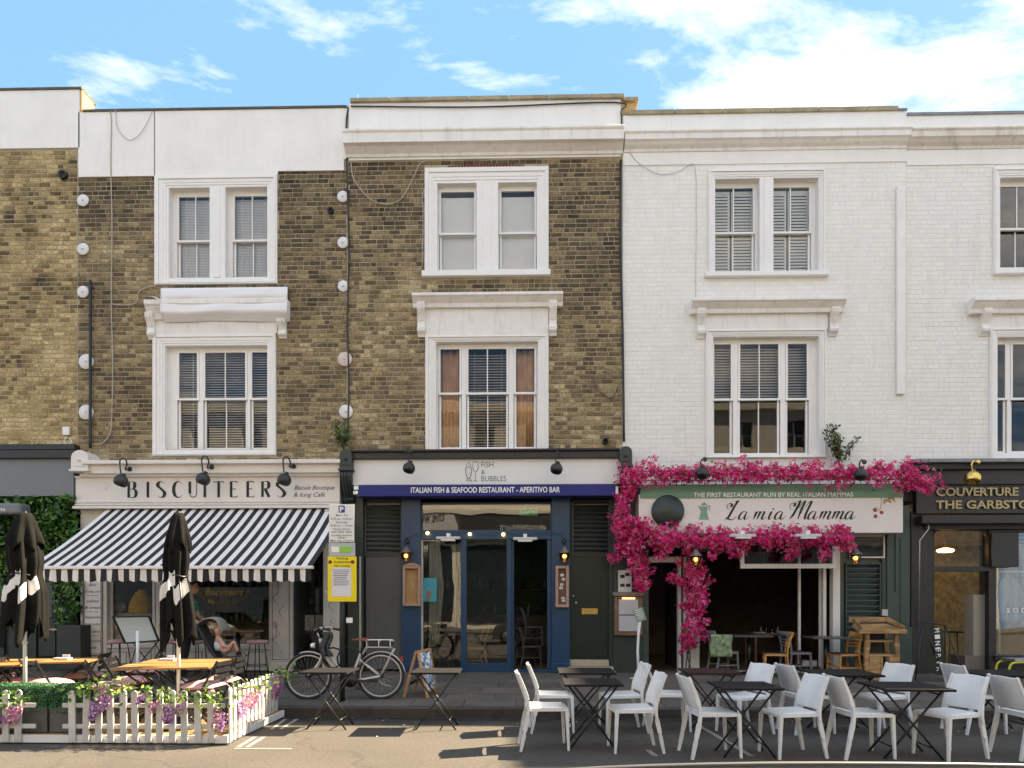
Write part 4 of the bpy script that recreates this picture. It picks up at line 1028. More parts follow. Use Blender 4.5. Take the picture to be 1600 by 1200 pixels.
# recessed entrance
YR = .9
m = MB(); ub(m, 455, 462, 860, 1047, .02, YR, ref=.02); zbox(m, 505, 509, .2, 2.9, .02, YR); m.build('entrance_side', mat('dark_frame', (.03, .035, .03), .5), h2)
w_ = shopwin(h2, 459, 507, 862, 1020, .62, mat('dark_frame2', (.03, .035, .03), .5), bars=(500,), t=3)
m = MB(); ub(m, 462, 506, 1015, 1046, .55, .62, ref=.55); m.build('stallriser', dkgreen, h2)
note_m = mat('paper_notice', (0.62, 0.66, 0.64), .7, var=.03); printm = mat('grey_print', (0.25, 0.27, 0.27), .7)
for (a, b, c, d) in ((457, 473, 958, 982), (457, 473, 984, 1008), (476, 491, 961, 985), (493, 506, 961, 985)):
    m = MB(); ub(m, a, b, c, d, .595, .60); o = m.build('notice', note_m, w_)
    m = MB()
    for k in range(5): ub(m, a + 3, b - 3 - (k * 7 % 4), c + 4 + k * 3.6, c + 5 + k * 3.6, .592, .595)
    m.build('print', printm, o)
room(h2, X_1, X_2, 4.6, mat('shop_wall_warm', (0.20, 0.17, 0.12), .7, var=.2), floor_wood, ceil_m)
# ---- striped awning
def awn():
    root = thing('awning', 'black and white striped fabric awning pulled out over the biscuit shop front', 'awning', (XU(330), -.1, ZV(795, 330)))
    Yt, Yb = -.16, -2.35
    xa, xb = XU(158, Yt), XU(538, Yt); zt_ = ZV(794, 330, Yt)
    xa2, xb2 = XU(58, Yb), XU(491, Yb); zb_ = ZV(886, 270, Yb)
    xl, xr = (xa + xa2) / 2, (xb + xb2) / 2
    n = 50; mb = MB()
    wh_m, bk_m = mat('awning_white', (0.78, 0.74, 0.70), .8, var=.03, vscale=8), mat('awning_black', (0.016, 0.015, 0.016), .75, var=.1)
    for k in range(n):
        mb.cur = k % 2
        f0, f1 = k / n, (k + 1) / n
        for j in range(6):
            t0, t1 = j / 6, (j + 1) / 6
            def P(f_, t):
                sag = -.045 * math.sin(math.pi * t)
                return (xl + (xr - xl) * f_, Yt + (Yb - Yt) * t, zt_ + (zb_ - zt_) * t + sag)
            mb._add([P(f0, t0), P(f1, t0), P(f1, t1), P(f0, t1)], [(0, 1, 2, 3)])
    mb.build('canopy', [wh_m, bk_m], root, solid=.004, fixn=False)
    mb = MB(); 
    for k in range(n):
        mb.cur = k % 2; f0, f1 = k / n, (k + 1) / n; q = 4
        for i in range(q):
            a, b = f0 + (f1 - f0) * i / q, f0 + (f1 - f0) * (i + 1) / q
            hz = lambda f_: .19 + .028 * abs(math.sin(math.pi * f_ * n / 2))
            yy = lambda f_, d: Yb - .02 + .022 * math.sin(f_ * 140) * d + .012 * math.sin(f_ * 61) * d
            mb._add([(xl + (xr - xl) * a, yy(a, 0), zb_ - .03), (xl + (xr - xl) * b, yy(b, 0), zb_ - .03), (xl + (xr - xl) * b, yy(b, 1), zb_ - .03 - hz(b)), (xl + (xr - xl) * a, yy(a, 1), zb_ - .03 - hz(a))], [(0, 1, 2, 3)])
    mb.build('valance', [wh_m, bk_m], root, solid=.003, fixn=False)
    MB().box(xl - .28, xr + .03, Yb - .05, Yb + .03, zb_ - .035, zb_ + .02).build('front_bar', whitew, root, bev=.01)
    for f_ in (.08, .92):
        x = xl + (xr - xl) * f_; MB().bar((x, Yt + .1, zt_ - .12), (x + .5 * (1 if f_ < .5 else -1), -1.2, zt_ - .8), .05, .03).bar((x + .5 * (1 if f_ < .5 else -1), -1.2, zt_ - .8), (x, Yb, zb_ - .02), .05, .03).build('arm', whitew, root)
    MB().tube([(xl, Yt, zt_ + .02), (xr, Yt, zt_ + .02)], .05, 10).build('roller', whitew, root)
    return xl, xr, Yt, Yb, zt_, zb_
AW = awn()

# ---- shop 3: the fish restaurant
YB = -.06
m = MB(); ub(m, 545, 569, 775, 1050, -.08, .12, ref=0); ub(m, 958, 1003, 775, 1052, -.08, .12, ref=0); m.build('pilaster', dkgreen, h3, bev=.01)
m = MB(); ub(m, 951, 961, 775, 1050, -.02, .12, ref=0); ub(m, 567, 631, 775, 1047, .10, .3, ref=0); ub(m, 888, 960, 775, 1050, .10, .3, ref=0); m.build('shop_wall', dkgreen, h3)
louvre(h3, XU(572), XU(626), ZV(866, 600), ZV(780, 600), .02, mat('louvre_green', (0.055, 0.060, 0.050), .5, var=.1), pitch=.085)
m = MB(); ub(m, 571, 628, 868, 1046, .03, .10, ref=0); m.build('panel', grey_panel, h3, bev=.006)
m = MB(); ub(m, 563, 566, 870, 1046, -.09, -.06, ref=0); m.build('pipe', steel, h3)
for (a, b) in ((628, 658), (862, 890)):
    m = MB(); ub(m, a, b, 775, 1050, -.06, .15, ref=0); ub(m, a - 1, b + 1, 1036, 1050, -.08, .1, ref=0); m.build('pilaster', blue_m, h3, bev=.008)
m = MB(); ub(m, 658, 862, 775, 786, -.0, .12, ref=0); ub(m, 658, 862, 830, 843, -.03, .12, ref=0); ub(m, 658, 862, 1046, 1052, -.02, .12, ref=0)
ub(m, 720, 729, 843, 1046, -.02, .08, ref=0); ub(m, 792, 799, 843, 1046, -.02, .08, ref=0); ub(m, 729, 792, 1036, 1046, -.01, .07, ref=0); ub(m, 855, 862, 843, 1046, -.01, .08, ref=0)
m.build('shop_frame', blue_m, h3, bev=.005)
sw = shopwin(h3, 658, 862, 786, 830, .02, blue_m, bars=(), t=2)
s2_ = MB(); ub(s2_, 658, 661, 843, 1046, .0, .05, ref=0); s2_ = s2_.build('shop_window', mat('inner_frame', (.5, .48, .42), .5), h3)
pane(s2_, 661, 720, 843, 1046, .03); pane(s2_, 729, 792, 843, 1036, .03)
dr = MB(); zbox(dr, 799, 803, .25, ZV(843, 800), .05, 1.0); dr = dr.build('open_door', blue_m, h3); 
dgl = MB().box(XU(803, .1) , XU(803, .1) + .01, .12, .95, .45, 2.8).build('pane', GLASS, dr)
m = MB(); ub(m, 546, 968, 704, 716, -.34, 0, 760, ref=-.34); m.tube([(XU(546, -.36), -.36, ZV(704, 760, -.36)), (XU(968, -.36), -.36, ZV(703, 760, -.36))], .03, 8)
m.build('fascia_cornice', charcoal, h3, bev=.01)
s3 = thing('shop_sign', 'white restaurant signboard with a fish and wine glass drawing in teal outline', 'sign', (XU(760), -.22, ZV(757, 760)))
m = MB(); ub(m, 551, 968, 716.5, 757, -.26, -.02, 760, ref=-.26); m.build('board', mat('sign_white', (0.76, 0.74, 0.70), .5, var=.02), s3, bev=.004)
inkt = mat('teal_ink', (0.05, 0.12, 0.14), .6, var=0)
ys = -.263; XS = lambda u: XU(u, ys); ZS = lambda v: ZV(v, 760, ys)
m = text_mb('FISH', XS(752), XS(771), ZS(730), .105, ys, bold=-.004); text_mb('&', XS(752), XS(757.5), ZS(741), .09, ys, mb=m); text_mb('BUBBLES', XS(752), XS(791), ZS(752), .105, ys, bold=-.004, mb=m)
m.build('lettering', inkt, s3)
m = MB(); T3 = lambda a, b, yy: (XS(a), yy, ZS(b))
def ln(pts): pen(m, pts, T3, 0.9, 1.1, ys)
ln([(732.5, 721), (729, 729), (727.5, 735), (729, 743), (732, 748), (735.5, 743), (737, 735), (735.5, 729), (732.5, 721)])
ln([(728, 751.5), (732.5, 747), (737, 751.5), (732.5, 751), (728, 751.5)]); ln([(729, 729), (732.5, 731), (736, 729)]); ln([(730, 735), (731, 736)]); ln([(733, 739), (735, 739)]); ln([(730.5, 741), (732, 742)])
ln([(739, 721.5), (739, 732), (743, 737.5), (747, 732), (747, 721.5)]); ln([(739, 721.7), (743, 721.7), (747, 721.7)]); ln([(743, 737.5), (743, 744), (743, 751)]); ln([(739.5, 751.7), (743, 751), (746.5, 751.7)])
m.build('fish_and_glass_logo', inkt, s3, fixn=False)
navy = mat('navy_canvas', (0.018, 0.022, 0.16), .7, var=.08)
aw3 = thing('awning', 'rolled up navy blue canvas awning strip with white capitals under the fish sign', 'awning', (XU(760), -.3, ZV(775, 760)))
m = MB(); ub(m, 560, 962, 757.5, 775, -.42, -.06, 760, ref=-.42); m.build('canvas', navy, aw3, bev=.01)
m = MB(); ub(m, 553, 560, 759, 765, -.42, -.1, ref=-.42); ub(m, 552, 559, 767, 772, -.42, -.1, ref=-.42); ub(m, 962, 966, 760, 772, -.42, -.1, ref=-.42); m.build('end_bracket', whitew, aw3)
yy3 = -.424
text_mb('ITALIAN FISH & SEAFOOD RESTAURANT - APERITIVO BAR', XU(642, yy3), XU(875, yy3), ZV(769.5, 760, yy3), .105, yy3, bold=.018).build('lettering', whitew, aw3)
# dark door, louvre over it, steps
louvre(h3, XU(896), XU(950), ZV(866, 925), ZV(781, 925), .02, mat('louvre_dark', (0.03, 0.036, 0.032), .5, var=.1), pitch=.085)
m = MB(); ub(m, 890, 951, 866, 1031, .04, .10, ref=0); d3 = m.build('door', mat('front_door_green', (0.012, 0.022, 0.016), .28, var=.1), h3, bev=.006)
m = MB(); ub(m, 909, 934, 951, 960, .02, .04, ref=0); m.build('letterbox', brass, d3, bev=.004)
x, z = W(900, 942, 0); MB().ball((x, .01, z), .028, 8).lathe([(.02, 0), (.012, .03)], (x, .01, z), 'y', 8).build('door_knob', brass, d3)
x, z = W(896, 931, 0); MB().lathe([(.022, 0), (.022, -.012)], (x, .04, z), 'y', 12).build('lock', steel, d3)
stone_step = mat('step_stone', (0.42, 0.35, 0.25), .85, var=.2, vscale=6, bump=.3)
m = MB(); ub(m, 890, 952, 1031, 1041, -.02, .10, ref=-.02); m.box(XU(888), XU(957), -.18, -.021, .15, ZV(1041, 920)).box(XU(888), XU(960), -.28, -.181, .15, ZV(1047, 920)); m.build('step', stone_step, h3, bev=.01)
room(h3, X_2, X_3, 5.2, green_room, floor_wood, ceil_m)

# ---- shop 4: pink flowered restaurant
m = MB(); ub(m, 1003, 1013, 772, 1052, -.05, .1, ref=0); ub(m, 1384, 1420, 790, 1064, -.05, .2, ref=0); m.build('pilaster', teal, h4, bev=.01)
m = MB(); ub(m, 1384, 1422, 980, 1064, -.065, -.05, ref=0); ub(m, 1396, 1400, 800, 925, -.075, -.05, ref=0); ub(m, 1404, 1419, 840, 975, -.065, -.05, ref=0); m.build('pilaster_panel', teal, h4, bev=.01)
cream_f = mat('white_frame', (0.72, 0.69, 0.64), .5, var=.05, streak=.15)
m = MB(); ub(m, 1060, 1064, 870, 1056, -.03, .15, ref=0); ub(m, 1068, 1092, 870, 1056, -.05, .12, ref=0); ub(m, 1010, 1064, 870, 879, -.04, .12, ref=0); ub(m, 1300, 1311, 840, 1058, -.05, .12, ref=0); ub(m, 1287, 1292, 880, 1056, .02, .14, ref=0)
ub(m, 1092, 1300, 1048, 1055, -.02, .12, ref=0); m.build('door_frame', cream_f, h4, bev=.006)
m = MB(); ub(m, 1010, 1066, 1052, 1058, -.1, .3, ref=-.1); m.build('threshold', mat('threshold', (.2, .18, .14), .8), h4)
m = MB(); ub(m, 1060, 1310, 826, 842, -.02, .2, ref=0); ub(m, 1092, 1160, 842, 862, .02, .1, ref=0); m.build('lintel', dkgreen, h4)
# top-hung transom sash swung outward
tw = MB(); ub(tw, 1157, 1163, 840, 888, -.30, -.26, ref=-.3); ub(tw, 1163, 1307, 881, 888, -.30, -.26, 1230, ref=-.3); ub(tw, 1301, 1307, 840, 881, -.30, -.26, ref=-.3); ub(tw, 1163, 1301, 834, 840, -.30, -.26, 1230, ref=-.3)
tw = tw.build('transom_window', cream_f, h4); pane(tw, 1163, 1194, 840, 881, -.28); pane(tw, 1195, 1301, 840, 881, -.28)
# folded glass leaves on the right of the opening
lf = MB(); lf.box(XU(1246, .4), XU(1246, .4) + .05, .35, .40, .3, 2.75).box(XU(1285), XU(1285) + .05, .14, .19, .3, 2.75).box(XU(1246, .4) + .05, XU(1285), .25, .3, .3, .42)
lf.build('folding_door', cream_f, h4, bev=.004)
# green panelled bay with louvre and top light
m = MB(); ub(m, 1311, 1386, 790, 1060, .05, .25, ref=.05); ub(m, 1311, 1318, 872, 1060, -.02, .05, ref=0); ub(m, 1378, 1386, 872, 1060, -.02, .05, ref=0); ub(m, 1318, 1378, 1002, 1060, .0, .05, ref=0); m.build('panelled_bay', teal, h4, bev=.006)
louvre(h4, XU(1323), XU(1374), ZV(1000, 1350), ZV(882, 1350), .0, mat('louvre_teal', (.04, .06, .055), .3), pitch=.10)
w_ = shopwin(h4, 1328, 1383, 836, 872, -.02, cream_f, t=2.4, depth=.05)
MB().box(XU(1330), XU(1381), .046, .049, ZV(870, 1350), ZV(838, 1350)).build('backing', dark_room, w_)
m = MB(); ub(m, 1376, 1385, 952, 962, -.06, -.02, ref=0); m.build('key_box', steel, h4)
s4 = thing('shop_sign', 'long white signboard with black brush script lettering and a green coffee pot', 'sign', (XU(1200), -.3, ZV(832, 1200)))
YS = -.46
m = MB(); ub(m, 998, 1411, 772, 833, YS, -.06, 1200, ref=YS); m.build('board', mat('sign_cream', (0.74, 0.69, 0.64), .5, var=.02), s4, bev=.006)
y4 = YS - .003; X4 = lambda u: XU(u, y4); Z4 = lambda v: ZV(v, 1200, y4)
sg = mat('sage_green', (0.13, 0.25, 0.15), .6, var=.05)
m = MB(); a0, a1, b0, b1 = X4(1000), X4(1411), X4(1003), X4(1399)
zz0, zz1, zz2 = Z4(772), ZV(758, 1200, YS + .1), ZV(757, 1200, -.08)
m._add([(a0, YS - .02, zz0 - .07), (a1, YS - .02, zz0 - .07), (a1, YS - .02, zz0 + .02), (a0, YS - .02, zz0 + .02), (b0, YS + .10, zz1), (b1, YS + .10, zz1), (b0, -.05, zz1), (b1, -.05, zz1), (a0, -.05, zz0), (a1, -.05, zz0)],
       [(0, 1, 2, 3), (3, 2, 5, 4), (4, 5, 7, 6), (3, 4, 6, 8), (2, 9, 7, 5)])
m.build('sloping_hood', sg, s4, fixn=True)
yh = YS - .021
text_mb('THE FIRST RESTAURANT RUN BY REAL ITALIAN MAMMAS', XU(1084, yh), XU(1333, yh), Z4(772) - .055, .085, yh - .001, bold=.008).build('lettering', whitew, s4)
# script lettering, stroke by stroke
sc_ = MB()
H_ = ZV(783, 1230, y4) - ZV(811.5, 1230, y4)
def scr(u, strokes, s=1.0, tk=.115):
    for P in strokes:
        pen(sc_, [(p[0], p[1]) for p in P], lambda a, b, yy, u=u: (X4(u) + (a + .28 * b) * H_, yy, Z4(811.5) + b * H_), .034, tk, y4)
def s_a(): return [[(.36, .36), (.26, .44), (.12, .38), (.03, .2), (.05, .04), (.14, .0), (.26, .1), (.36, .34)], [(.38, .42), (.34, .22), (.34, .05), (.42, .0), (.52, .1), (.58, .2)]]
def s_m(): return [[(.0, .3), (.08, .42), (.1, .38), (.07, .2), (.04, .0)], [(.06, .15), (.16, .36), (.26, .43), (.3, .36), (.26, .18), (.24, .0)], [(.26, .15), (.38, .37), (.48, .43), (.53, .36), (.49, .18), (.48, .06), (.54, .0), (.64, .08), (.7, .18)]]
def s_i(): return [[(.0, .28), (.1, .42), (.1, .36), (.06, .16), (.07, .03), (.14, .0), (.24, .1)], [(.13, .60), (.15, .56), (.145, .54)]]
def s_L(): return [[(.06, .55), (-.04, .62), (-.1, .78), (.02, .88), (.14, .82), (.12, .70), (.02, .72)], [(.22, .95), (.34, 1.0), (.42, 1.02), (.40, .96), (.3, .7), (.2, .3), (.1, .05), (-.02, .0)], [(-.04, .03), (.06, .09), (.22, .02), (.38, -.02), (.5, .08), (.56, .2)]]
def s_M(): return [[(.04, .5), (-.08, .6), (-.12, .78), (.0, .9), (.12, .84), (.1, .72), (.0, .74)], [(.12, .86), (.3, 1.), (.36, .96), (.28, .6), (.16, .2), (.02, .0)], [(.16, .2), (.34, .6), (.58, .98), (.62, .9), (.54, .5), (.5, .0)], [(.5, .1), (.66, .5), (.86, .92), (.98, .98), (.96, .8), (.88, .4), (.86, .1), (.94, .0), (1.06, .12)]]
scr(1133, s_L(), tk=.135)
for (u, f_) in ((1153, s_a), (1176, s_m), (1199, s_i), (1209, s_a)): scr(u, f_())
scr(1232, s_M(), tk=.135)
for (u, f_) in ((1261, s_a), (1279, s_m), (1299, s_m), (1319, s_a)): scr(u, f_())
sc_.build('script_lettering', ink, s4, fixn=False)
# moka pot, tomatoes, pasta
T4 = lambda a, b: (X4(a), Z4(b))
m = MB(); m.prism([T4(1094, 791), T4(1106, 791), T4(1104.5, 799), T4(1107.5, 811.5), T4(1092, 811.5), T4(1095, 799), T4(1093, 793), T4(1090.5, 790)], y4 - .006, y4 + .001)
m.prism([T4(1095, 789), T4(1105, 789), T4(1103, 786), T4(1097, 786)], y4 - .0055, y4 + .001); m.box(X4(1099), X4(1101), y4 - .005, y4, Z4(786), Z4(784))
m.tube([(X4(1105.5), y4 - .003, Z4(790.5)), (X4(1108.5), y4 - .003, Z4(789.5)), (X4(1109), y4 - .003, Z4(793)), (X4(1108), y4 - .003, Z4(796.5))], .007, 6)
m.build('coffee_pot_motif', mat('pot_green', (0.20, 0.36, 0.25), .6), s4)
m = MB()
for (a, b) in ((1367, 797), (1377.5, 801), (1368, 807)): m.lathe([(.035, 0), (.035, -.004), (0, -.006)], (X4(a), y4, Z4(b)), 'y', 12)
m.build('tomato_motif', mat('tomato_red', (0.42, 0.06, 0.04), .6), s4)
m = MB(); 
for P in ([(1377, 773), (1377, 785), (1376, 797)], [(1376, 795), (1372, 799), (1368, 800)], [(1374, 797), (1370, 793), (1367, 795)]): m.tube([(X4(a), y4 - .004, Z4(b)) for a, b in P], .004, 5)
for (a, b, c, d) in ((1380, 784, 1391, 782), (1387, 776, 1397, 781)):
    m.prism([T4(a, b - 3), T4(c, d - 3), T4(c + 2, d + 5), T4((a + c) / 2, (b + d) / 2 + 1), T4(a + 1, b + 5)], y4 - .005, y4)
m.build('pasta_motif', mat('pasta_ochre', (0.38, 0.28, 0.12), .6), s4)
x, z = W(1043, 799, YS); MB().lathe([(.31, .0), (.31, -.04), (.30, -.06), (0, -.06)], (x, YS, z), 'y', 40).build('round_board', dkgreen, s4)
room(h4, X_3, X_4, 4.8, mat('restaurant_wall', (0.13, 0.10, 0.07), .8, var=.3), floor_wood, mat('dark_ceiling', (.06, .055, .05), .8))
MB().box(XU(1066, .2), XU(1066, .2) + .1, .13, 1.9, .2, 3.0).build('inner_partition', dark_room, h4)
# menu case, notices
mc = thing('menu_case', 'wooden lit menu case with two white menu sheets beside the flowered doorway', 'menu case', (XU(981), -.1, ZV(993, 981)))
m = MB(); ub(m, 960, 1004, 926, 993, -.18, -.08, ref=-.18); m.build('case', wood_mat('case_wood', (.12, .06, .035), (.24, .13, .08)), mc, bev=.008)
m = MB(); ub(m, 958, 1006, 925, 931, -.24, -.08, ref=-.24); m.build('case_roof', mat('case_roof', (.2, .17, .14), .7), mc, bev=.005)
m = MB(); ub(m, 967, 997, 937, 960, -.188, -.181, ref=-.18); ub(m, 967, 997, 962, 986, -.188, -.181, ref=-.18); m.build('menu_sheet', mat('menu_paper', (0.46, 0.45, 0.46), .6), mc)
m = MB(); ub(m, 972, 992, 934, 936, -.20, -.181, ref=-.18); m.build('strip_lamp', lamp_glow, mc)
pn = MB(); ub(pn, 966, 987, 891, 925, -.12, -.09, ref=-.12); pn = tag(pn.build('notice_board', mat('notice_white', (.62, .6, .57), .5), None), 'small white notice with dark pictures standing on the wooden menu case', 'notice')
m = MB()
for (a, b) in ((969, 898), (977, 895), (969, 912), (978, 912)): ub(m, a, a + 7, b, b + 5, -.124, -.12, ref=-.12)
m.build('print', ink, pn)
# lectern style menu stand
ms = thing('menu_stand', 'slim white metal stand holding a tilted green menu beside the flowered doorway', 'menu stand', (XU(1000, -.9), -.9, pz(-.9)))
x = XU(998, -.9)
MB().tube([(x, -.9, .17), (x - .02, -.9, .7), (x - .005, -.9, 1.0), (x + .02, -.93, 1.28)], .025, 8).lathe([(.17, .17), (.17, .185), (.02, .2)], (x, -.9, 0), 'z', 20).build('stand', whitew, ms)
m = MB(); m._add([(x - .14, -1.0, 1.45), (x + .05, -1.04, 1.50), (x + .13, -.98, 1.27), (x - .04, -.94, 1.22)], [(0, 1, 2, 3)]); m.build('menu', mat('menu_green', (.30, .42, .36), .5), ms, solid=.012)
tb = MB()
for k in range(6):
    t = .12 + k * .14; p0 = Vector((x - .14, -1.0, 1.45)).lerp(Vector((x - .04, -.94, 1.22)), t); p1 = Vector((x + .05, -1.04, 1.50)).lerp(Vector((x + .13, -.98, 1.27)), t)
    tb.bar(p0.lerp(p1, .18) + Vector((0, -.012, 0)), p0.lerp(p1, .8) + Vector((0, -.012, 0)), .002, .012)
tb.build('print', whitew, ms)

# ---- shop 5: clothes shop
m = MB(); ub(m, 1421, 1446, 800, 1064, -.06, .2, ref=0); ub(m, 1446, 1458, 810, 1062, .0, .2, ref=0); m.build('pilaster', charcoal, h5, bev=.01)
m = MB(); zbox(m, 1419, 1900, ZV(757, 1500, -.2), ZV(733, 1500, -.2), -.2, 0); zbox(m, 1419, 1900, ZV(733, 1500, -.3), ZV(722, 1500, -.3), -.3, 0); m.build('fascia_cornice', charcoal, h5, bev=.01)
m = MB(); zbox(m, 1430, 1900, ZV(722, 1500, -.42) , ZV(716, 1500, -.42), -.42, 0); m.build('lead_flashing', lead_m, h5, bev=.01)
s5 = thing('shop_sign', 'black shop fascia with two lines of raised pale gold capitals at the right edge', 'sign', (XU(1530), -.2, ZV(800, 1500)))
m = MB(); zbox(m, 1432, 1900, ZV(802, 1500, -.14), ZV(757, 1500, -.14) - .002, -.14, -.0); m.build('board', charcoal, s5)
gold = mat('gold_letter', (0.42, 0.33, 0.17), .45, metal=.2)
y5 = -.165; m = text_mb('COUVERTURE', XU(1463, y5), XU(1591, y5), ZV(774.5, 1530, y5), .155, y5, bold=.022); text_mb('THE GARBSTORE', XU(1462, y5), XU(1634, y5), ZV(794.5, 1550, y5), .155, y5, bold=.022, mb=m)
m.build('lettering', gold, s5, solid=.02, fixn=False)
m = MB(); zbox(m, 1441, 1900, ZV(818, 1500, -.3), ZV(805, 1500, -.3), -.3, .1); zbox(m, 1446, 1900, ZV(828, 1500, 0), ZV(818, 1500, -.1), -.1, .2); m.build('awning_box', charcoal, h5, bev=.012)
m = MB(); zbox(m, 1545, 1557, GZ, ZV(826, 1500), .0, .12); zbox(m, 1458, 1546, ZV(893, 1500), ZV(885, 1500), .0, .1); zbox(m, 1458, 1460, GZ, ZV(826, 1500), .03, .12); zbox(m, 1460, 1545, ZV(829, 1500), ZV(826, 1500), .02, .1)
zbox(m, 1557, 1900, ZV(832, 1500), ZV(826, 1500), .0, .1); zbox(m, 1557, 1900, GZ, ZV(1040, 1500), .02, .12); zbox(m, 1555, 1900, ZV(1032, 1500), ZV(1024, 1500), -.05, .12); zbox(m, 1557, 1900, ZV(1040, 1500), ZV(1032, 1500), .0, .1)
fr5 = m.build('shop_frame', charcoal, h5, bev=.006)
cor = MB()
for (u_, s_) in ((1460, 1), (1543, -1)):
    x, z = XU(u_), ZV(829, 1500); cor.prism([(x, z), (x, z - .13)] + [(x + s_ * (.13 - .13 * math.cos(R(a))), z - .13 + .13 * math.sin(R(a))) for a in range(15, 90, 15)] + [(x + s_ * .13, z)], .03, .09)
cor.build('corner_spandrel', charcoal, h5)
pane(fr5, 1460, 1545, 829, 885, .06); pane(fr5, 1557, 1720, 832, 1024, .06)
ds = MB(); ub(ds, 1550, 1592, 832, 886, -.09, -.05, ref=-.09); ds.build('open_shutter', charcoal, h5, bev=.005)
m = MB(); m.tube([(XU(1451, -.2), -.2, ZV(810, 1450)), (XU(1451, -.2), -.2, ZV(828, 1450)), (XU(1437, -.2), -.2, ZV(846, 1450)), (XU(1436, -.1), -.1, ZV(985, 1450))], .012, 6); m.build('awning_crank', steel, h5)
room(h5, X_4, XR, 4.0, mat('clothes_shop_wall', (.10, .08, .05), .8), floor_wood, mat('pale_ceiling', (.5, .47, .4), .8))
rsc = MB(); rsc.box(XU(1440, 1.6), XU(1530, 1.6), 1.6, 1.7, .2, 3.5); rsc.build('patterned_wall', mat('patterned_wallpaper', (.42, .31, .14), .7, var=.5, vscale=9, bump=.3), h5)
m = MB(); ub(m, 1521, 1543, 929, 1030, .25, .55, ref=.25); m.build('pale_panel', mat('pale_plinth', (.46, .41, .34), .6, var=.03), h5)
m = MB(); ub(m, 1508, 1543, 1025, 1062, .12, .6, ref=.12); m.build('plinth_box', mat('taupe_box', (.17, .14, .12), .6, var=.04), h5)

# ============================================================ THE OTHER SIDE OF THE STREET (seen mirrored in the glass)
OY = -25.0; OPP = {}
struct(MB().box(-40, 40, -25.2, -19.6, -.2, .13).build('far_pavement', slab_m))
cream_r = mat('cream_render', (0.82, 0.74, 0.60), .8, var=.05, vscale=1, streak=.2)
for (nm, xa, xb, col, lab, sign) in (('a', -26, -3.92, cream_r, 'cream rendered terrace across the street mirrored in the shop glass', 'the wine store'), ('b', -3.9, 26, cream_r, 'buff rendered terrace with pediments across the street mirrored in the shop glass', 'PROVENANCE')):
    hb = thing('terraced_house', lab, 'house', ((xa + xb) / 2, OY, 0.13))
    OPP[nm] = hb; hs_ = []; x = xa + .9
    while x < xb - 1.6: hs_.append((x, x + 1.15)); x += 2.9
    holes = [(p, q, 7.4, 9.3) for p, q in hs_] + [(p, q, 10.3, 11.7) for p, q in hs_]
    m = MB(); wall_boxes(m, xa, xb, .13, 12.9, holes, OY - .35, OY); m.build('wall', col, hb)
    m = MB(); m.box(xa, xb, OY, OY + .35, 12.3, 12.7).box(xa, xb, OY, OY + .18, 9.85, 10.0).box(xa, xb, OY, OY + .3, 6.5, 6.75)
    for (p, q) in hs_:
        m.box(p - .18, p, OY, OY + .09, 7.3, 9.3); m.box(q, q + .18, OY, OY + .09, 7.3, 9.3)
        m.prism([(p - .35, 9.4), (q + .35, 9.4), ((p + q) / 2, 9.8)] if xa < -5 else [(p - .35, 9.4)] + [((p + q) / 2 - (.95) * math.cos(R(a)), 9.4 + .42 * math.sin(R(a))) for a in range(0, 181, 20)], OY, OY + .22)
    m.build('cornice', col, hb)
    m = MB()
    for (p, q) in hs_:
        for (za, zb2) in ((7.4, 9.3), (10.3, 11.7)): m.box(p, q, OY - .3, OY - .25, za, zb2)
    m.build('window', mat('far_glass', (.03, .04, .05), .05), hb)
    m = MB()
    for (p, q) in hs_:
        for (za, zb2) in ((7.4, 9.3), (10.3, 11.7)): m.box((p + q) / 2 - .03, (p + q) / 2 + .03, OY - .25, OY - .22, za, zb2); m.box(p, q, OY - .25, OY - .22, (za + zb2) / 2 - .03, (za + zb2) / 2 + .03)
    m.build('glazing_bar', whitew, hb)
    fz0 = 4.9
    fm_ = mat('far_fascia_' + ('pale' if nm == 'a' else 'dark'), (.62, .6, .55) if nm == 'a' else (.05, .05, .05), .6)
    fas = MB().box(xa + .1, xb - .1, OY, OY + .25, fz0, 6.5).build('fascia', fm_, hb)
    MB().box(xa + .3, xb - .3, OY + .001, OY + .05, .5, fz0 - .2).build('shop_window', mat('far_glass', (.03, .04, .05), .05), hb)
ZM = lambda v: 1.6 + (940 - v) * (13.7 + 25) / F
XM = lambda u: (u - 825) * (13.7 + 25) / F
# (the mirrored street lies 25 m behind the glass)
text_mb('PROVENANCE', XM(782), XM(855), ZM(830), .32, OY + .26, mirror=True).build('lettering', whitew, OPP['b'])
text_mb('the wine store', XM(610), XM(697), ZM(817), .55, OY + .26, mirror=True).build('lettering', ink, OPP['a'])
